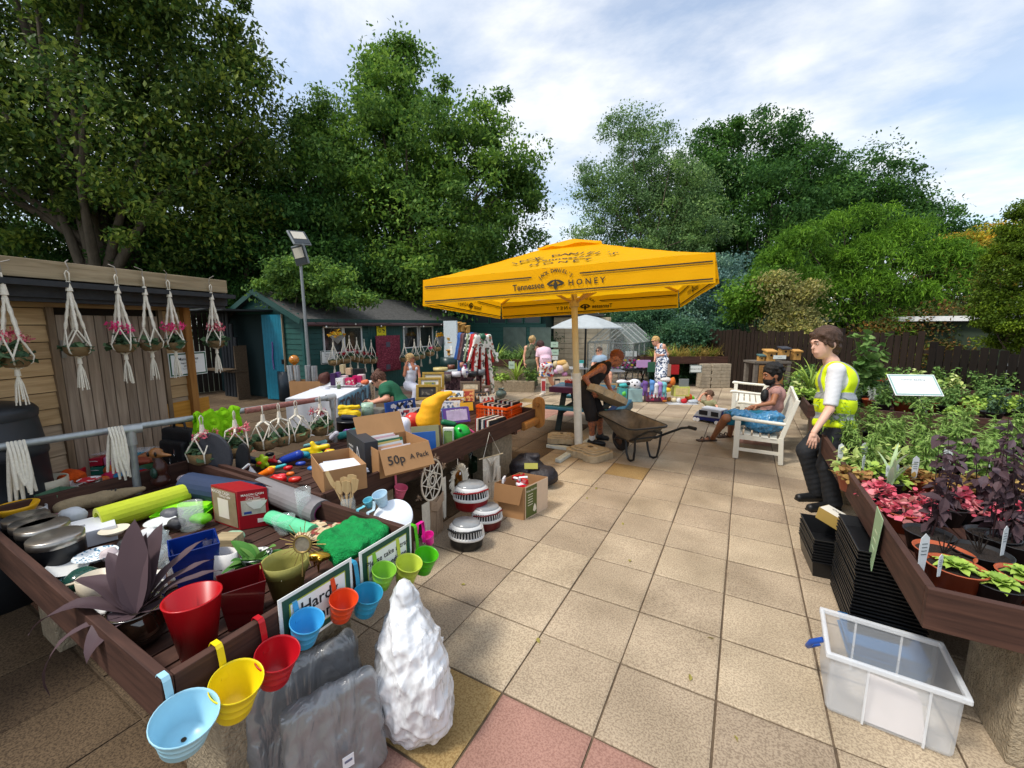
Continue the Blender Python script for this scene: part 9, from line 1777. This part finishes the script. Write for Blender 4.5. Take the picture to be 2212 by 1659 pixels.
soft('plush_dog','white plush dog face with black ear in the aqua box','soft toy',ZC,1095,790,0,'#d8d8dc',[('e',1100,730,70,62),('e',1040,720,30,34),('e',960,700,60,24)],D=fD+.1,vox=.014);m=MB()
for x,y,r_ in ((1075,705,9),(1130,705,9),(1105,740,11),(1035,720,22)):m.ball(atD(ZC(x,y),fD-.17)-atD(ZC(1100,730),fD-.17),r_*ZC.k*fD/FPX,8)
one('dog_features','black eyes, nose and ear patch of the white plush dog','soft toy',m,c('#17181a'),atD(ZC(1100,730),fD-.17))
for i,(x,y,col,lab) in enumerate([(1215,780,'#6a4a90','purple toy pony at the left of the bag'),(1290,770,'#5a90d0','light blue toy pony with star mane'),(1330,800,'#d8d8e0','white toy pony between the blue ones'),(1375,790,'#a080c0','lilac toy pony on the floral bag'),(1420,790,'#70b8c0','teal toy pony at the right of the bag')]):
 soft('toy_pony',lab,'soft toy',ZC,x,y+60,0,col,[('e',x,y-60,30,30),('c',x,y-30,x,y+10,24,26),('c',x-14,y+10,x-18,y+65,10,12),('c',x+14,y+10,x+18,y+65,10,12),('c',x-20,y-90,x-10,y-60,8,14)],D=fD-.25,vox=.013,grp='toy ponies over the floral bag')
for i,(x,y,rx,ry,col,lab) in enumerate([(1440,680,60,25,'#c9c4c0','grey and white plush seal in the pile'),(1510,700,34,44,'#c86a20','orange-brown plush lion in the pile'),(1480,740,34,26,'#8a4a20','small brown plush toy behind the ponies'),(1450,790,50,24,'#e0c030','yellow plush duck beside the ponies'),(1200,740,32,34,'#5a4a8a','violet plush toy left of the ponies'),(1430,912,26,12,'#b86a20','small tan plush at the left of the floor pile'),(1475,890,24,22,'#c88a30','tan plush bear on the floor mat'),(1530,900,26,24,'#d8c8a0','cream plush on the floor mat'),(1580,905,24,26,'#d0d0d0','white and black plush on the floor mat'),(1640,910,34,26,'#b81a24','red plush on the floor mat'),(1690,870,40,32,'#e86a20','orange plush ball on the floor mat'),(1725,880,30,22,'#70d030','lime plush on the floor mat'),(1740,915,60,20,'#a8b0b8','grey plush dog lying at the mat end'),(980,740,50,20,'#40a8a8','teal plush over the turquoise box'),(985,830,24,26,'#60c050','green plush in the turquoise box'),(290,560,48,50,'#d8c8d0','white and pink plush unicorn by the pole'),(250,590,30,26,'#b890b0','lilac plush at the unicorn foot'),(340,540,50,46,'#c8b08a','beige plush bear with long ears'),(310,500,60,34,'#c9a05a','golden plush bear head behind the unicorn'),(240,510,26,34,'#c8b890','cream plush left of the unicorn'),(340,620,34,24,'#b07aa0','mauve plush under the beige bear')]):
 soft('soft_toy',lab,'soft toy',ZC,x,y+ry,0,col,[('e',x,y,rx,ry),('e',x+rx*.3,y-ry*.7,rx*.5,ry*.5),('e',x-rx*.6,y-ry*.5,rx*.25,ry*.4)],D=None if y > 860 else fD,vox=.012,grp='soft toys around the far boxes')
o=card('floor_mat','pale plastic sheet under the floor pile of plush toys','mat',ZC,(1480,950),(1800,950),3,0,.3,'#c8ccd0',None,0)
for i,(x0,x1,y,D,lab) in enumerate([(840,1000,590,12.6,'white folding table of pink and white goods'),(1000,1260,575,12.8,'dark trestle table of bright goods beside the dress'),(400,600,560,13.0,'pale trestle table in front of the seated man with sunglasses')]):
 P0=atD(ZC(x0,y),D);w_=(x1-x0)*ZC.k*D/FPX;o=thing('folding_table',lab,'table',(P0.x,P0.y,0),az0);m=MB();m.box((w_/2,.3,P0.z),(w_,.6,.03));m.build('table_top',c('#c8ccd0' if i != 1 else '#1f2022'),o)
 for x in (.1,w_-.1):m=MB();m.bar((x,.05,0),(x,.55,P0.z),.03,.03);m.bar((x,.55,0),(x,.05,P0.z),.03,.03);m.build('leg',c('#b8babc' if i != 1 else '#1f2022'),o)
random.seed(21)
for i in range(34):
 x=870+i*12;y=555-(i % 4)*26;soft('small_goods','small bright trinket heaped on the far tables, '+['purple','magenta','white','wine red','pink','yellow'][i % 6],'trinket',ZC,x,y,0,['#8a3a8a','#b82a6a','#d0d0d8','#8a1c30','#c87a9a','#d0b830'][i % 6],[('e',x,y-10,16,12)],D=12.9,vox=.016,grp='heaped trinkets, colour '+str(i % 6))
for Zx,x,y,w_,h_,D,tx,lab in [(ZC,1065,395,125,58,13,'Please','tilted white card sign above the far trinkets'),(ZC,1770,560,130,85,12.6,'Please pay in the cafe','white notice with dark border on the brick pier'),(ZC,230,295,80,60,13,'Shrubs','upper pale green sign by the pink-shirted person'),(ZC,235,378,80,60,13,'Climbers','middle pale green sign by the pink-shirted person'),(ZC,235,440,70,50,13,'Herbs','lower white sign by the pink-shirted person'),(ZB,1310,592,72,92,10.6,'Herbs','pale green card on the herb planter front'),(ZB,1095,460,100,50,11.4,'Herbs','white tilted card over the herb planter'),(ZE,1300,432,140,40,10.1,'Insect houses','white card among the insect houses')]:
 P_=atD(Zx(x,y),D);s=Zx.k*D/FPX;notice('small_sign',lab,P_-Vector((0,0,h_*s/2)),az0,w_*s,h_*s,[(tx,.2,.5)],'#2c4a40' if 'border' in lab or 'lower' in lab else None,'#dfe6e2' if 'green' not in lab else '#b8d4c0')
A_,B_=on(ZE(345,1120)),on(ZE(640,1175));u=B_-A_;w_=u.length*1.25;o=thing('toy_van','grey and navy toy camper van on the paving before the toddler','toy',A_,math.atan2(u.y,u.x));nav=c('#16205c',.25);m=MB();m.slab([(0,.13,.04),(w_,.13,.04),(w_,.13,.26),(w_*.86,.13,.29),(w_*.8,.13,.13),(.02,.13,.10)],.25);m.build('body',nav,o,bevel=.01)
m=MB();m.slab([(0.02,.13,.1),(w_*.8,.13,.13),(w_*.84,.13,.29),(w_*.3,.13,.29),(w_*.12,.13,.2)],.262);m.build('grey_shell',c('#a2a6ae',.3),o,bevel=.012);m=MB();m.box((w_*.55,.13,.296),(w_*.6,.22,.012));m.build('white_roof',c('#e2e4ea',.3),o)
for x0,x1 in ((.2,.45),(.55,.76)):m=MB();m.box((w_*(x0+x1)/2,-.004,.2),(w_*(x1-x0),.008,.09));m.build('window',c('#1c1d22',.15),o)
for x in (.08,.17,.72):m=MB();m.cyl((w_*x,-.01,.04),(w_*x,.03,.04),.038,14);m.build('wheel',c('#e0e0e0',.4),o)
o=thing('blue_bags','crumpled bright blue carrier bags and cloth on the bench beside the bearded man','bag',BEN@Vector((.3,.28,.39)));m=MB();ux_=(BEN.to_3x3()@Vector((1,0,0)));blend(m,[('e',tuple(ux_*.02+Vector((0,0,.12))),(.27,.2,.14),rotz(BEN.to_euler().z)),('e',tuple(ux_*-.3+Vector((0,0,.22))),(.2,.17,.07),rotz(BEN.to_euler().z)),('e',tuple(ux_*.12+Vector((0,0,.24))),(.15,.13,.07),None)],.01,.04,noise=.012,nseed=4,ridge=.02,rf=45);m.build('bags',plastic('#0f76a8'),o)
o=thing('nest_box_table','grey timber table carrying insect houses at the back','table',atD(ZE(1060,700),10.2),az0);s=ZE.k*10.2/FPX;zt=(700-490)*s;m=MB();m.box((150*s,.25,zt),(400*s,.5,.05));[m.box((x*s,y,zt/2-.05),(.08,.08,zt)) for x in (-20,330) for y in (.05,.45)];m.build('frame',wood('#7a7268',axis=0),o);m=MB();m.box((130*s,-.03,zt*.35),(260*s,.03,zt*1.0));m.build('front_panel',wood('#a87a44',axis=0),o)
for i,(x,y,w_,h_,rf,lab) in enumerate([(1090,480,58,60,'#4a6a6a','small bird box with a green-grey roof on the insect house table'),(1180,475,95,105,None,'wide insect house with bark rounds'),(1340,420,85,80,'#3a3c44','raised insect house with a dark roof'),(1470,460,75,90,None,'plain pale bird box at the right end')]):nestbox(*ZE(x,y),w_*ZE.k,h_*ZE.k,lab,D=10.3,rz=az0,roofc=rf,grp='insect and bird houses on the table')
can('black plastic plant tub on the paving near the brick pier',ZE,720,755,130,95,14,'#1c1d1f',name='plant_tub',cat='tub')
for i in range(16):plant(['green','grass'][i % 4 == 3],HPM@Vector((.15+.24*(i % 8),.3+.4*(i//8),.78)),'green herb growing in the block-built planter' if i % 4 != 3 else 'strappy herb growing in the block-built planter',s=1.5,group='herbs in the block planter')
for i in range(5):plant(['grass','green','mound'][i % 3],HPM@Vector((.4+.4*i,-.35,.3)),'plant '+['drooping at the left end','second from left','in the middle','fourth from left','at the right end']  [i]+' of the low bed under the herb planter',s=1.9,sd=0)
for i in range(12):plant('straw' if i % 3 else 'grass',pq.matrix_basis@Vector((.1+.21*i,.45,.82)),'golden feathery grass in the brick-pier planter' if i % 3 else 'green grass clump in the brick-pier planter',s=1.35,group='grasses in the brick-pier planter',sd=0)
for i,(x,y,rx,ry,col,nm,lab) in enumerate([(330,940,60,40,'#8a7a6a','wicker_ball','small brown bundle by the speckled mug'),(640,960,90,45,'#c8ccd0','white_gloves','crumpled white gloves behind the glossy white box'),(500,985,60,30,'#8a5a60','photo_pack','dark printed packet beside the white gloves'),(960,1300,60,40,'#c8b8b8','floral_napkin','pink floral napkin pile under the purple leaves'),(1120,1210,70,36,'#2c2c30','black_jug','black and white jug behind the purple leaves'),(1300,1120,70,34,'#d8d8d8','white_pillbox','white round pot behind the blue vase'),(1250,1420,70,30,'#c8b06a','yellow_packet','yellow and white packet beside the floral mug'),(1540,1020,60,30,'#3a3a3e','steel_lighter','dark metal strainer near the tumbler vase'),(220,880,120,26,'#5a5248','old_book','worn dark book under the terracotta bowl'),(100,1030,90,30,'#3a3c40','grey_tin','dark grey lid on the appliance box'),(1750,980,80,26,'#70c81c','lime_dish','lime green dish beside the red box'),(1930,1170,90,24,'#2aa08a','green_card','teal and white card under the leafy plant'),(2040,1130,80,24,'#9ac0a0','pale_card','pale green printed card under the leafy plant'),(1250,610,60,34,'#a81420','red_bowl','bright red bowl behind the wooden figure'),(1620,640,60,26,'#c8b8b8','newspaper','folded newspaper by the wooden figure'),(1000,560,70,30,'#d8681c','orange_box','orange paper box below the organiser'),(760,720,60,30,'#5a2c28','brown_pouch','brown pouch by the orange cloth'),(1000,940,50,24,'#7a6a50','straw_mat','rolled straw mat under the lime tube'),(1180,480,110,20,'#8a3a20','wood_plate','flat orange-brown wooden plate on the organiser'),(1130,1330,110,44,'#c8c2c4','tea_towels','printed white tea towels under the purple plant'),(1340,1300,60,44,'#b8bcc4','glass_bundle','pale wrapped glasses left of the blue vase'),(940,1010,90,34,'#8a8474','brass_tray','dull brass tray under the lime tube'),(1500,940,80,30,'#57585e','kitchen_scale','dark kitchen scale left of the lime tray'),(1850,1300,60,36,'#30343c','coaster_pile','dark coaster pile right of the blue vase'),(2120,1400,70,34,'#d8d2c4','cream_napkins','cream napkins behind the dark red planter'),(1700,720,70,40,'#3a4a68','denim_roll','denim blue roll beside the red box'),(300,700,60,40,'#7a2a24','red_kettle','dark red kettle near the cream casserole'),(980,620,70,30,'#c81c50','pink_lunchbox','rose pink lunch box beside the pink basket')]):
 soft(nm,lab,'household item',Z5,x,y+ry,.67 if i != 18 else .8,c(col,.5),[('e',x,y-ry*.3,rx*1.15,ry*1.6),('e',x+rx*.5,y+ry*.2,rx*.7,ry*1.1)],noise=.005,bump=0)
for i,(a,b,h,col,fc) in enumerate([((1180,330),(1420,320),110,'#d0d4dc','#5a6a8a'),((1300,300),(1480,290),120,'#c8a04a','#7a3a2a'),((1420,330),(1560,320),90,'#e8b020',None),((1570,215),(1740,205),95,'#2a2c34','#8a6a4a'),((1640,240),(1800,225),70,'#d8d8d8','#b03040'),((1230,420),(1500,390),120,'#3a70b0','#c8d8a0')]):
 card('boxed_game',['white boxed toy leaning between banana and frames','gold boxed book right of the banana tip','yellow card box left of the orange crate','black boxed book behind the orange crate','white boxed book behind the orange crate rim','blue boxed puzzle behind the purple craft set'][i],'box',ZD,a,b,h,.70,.03,col,patches([fc,col,'#d8d0c0'],30) if fc else None,-14)
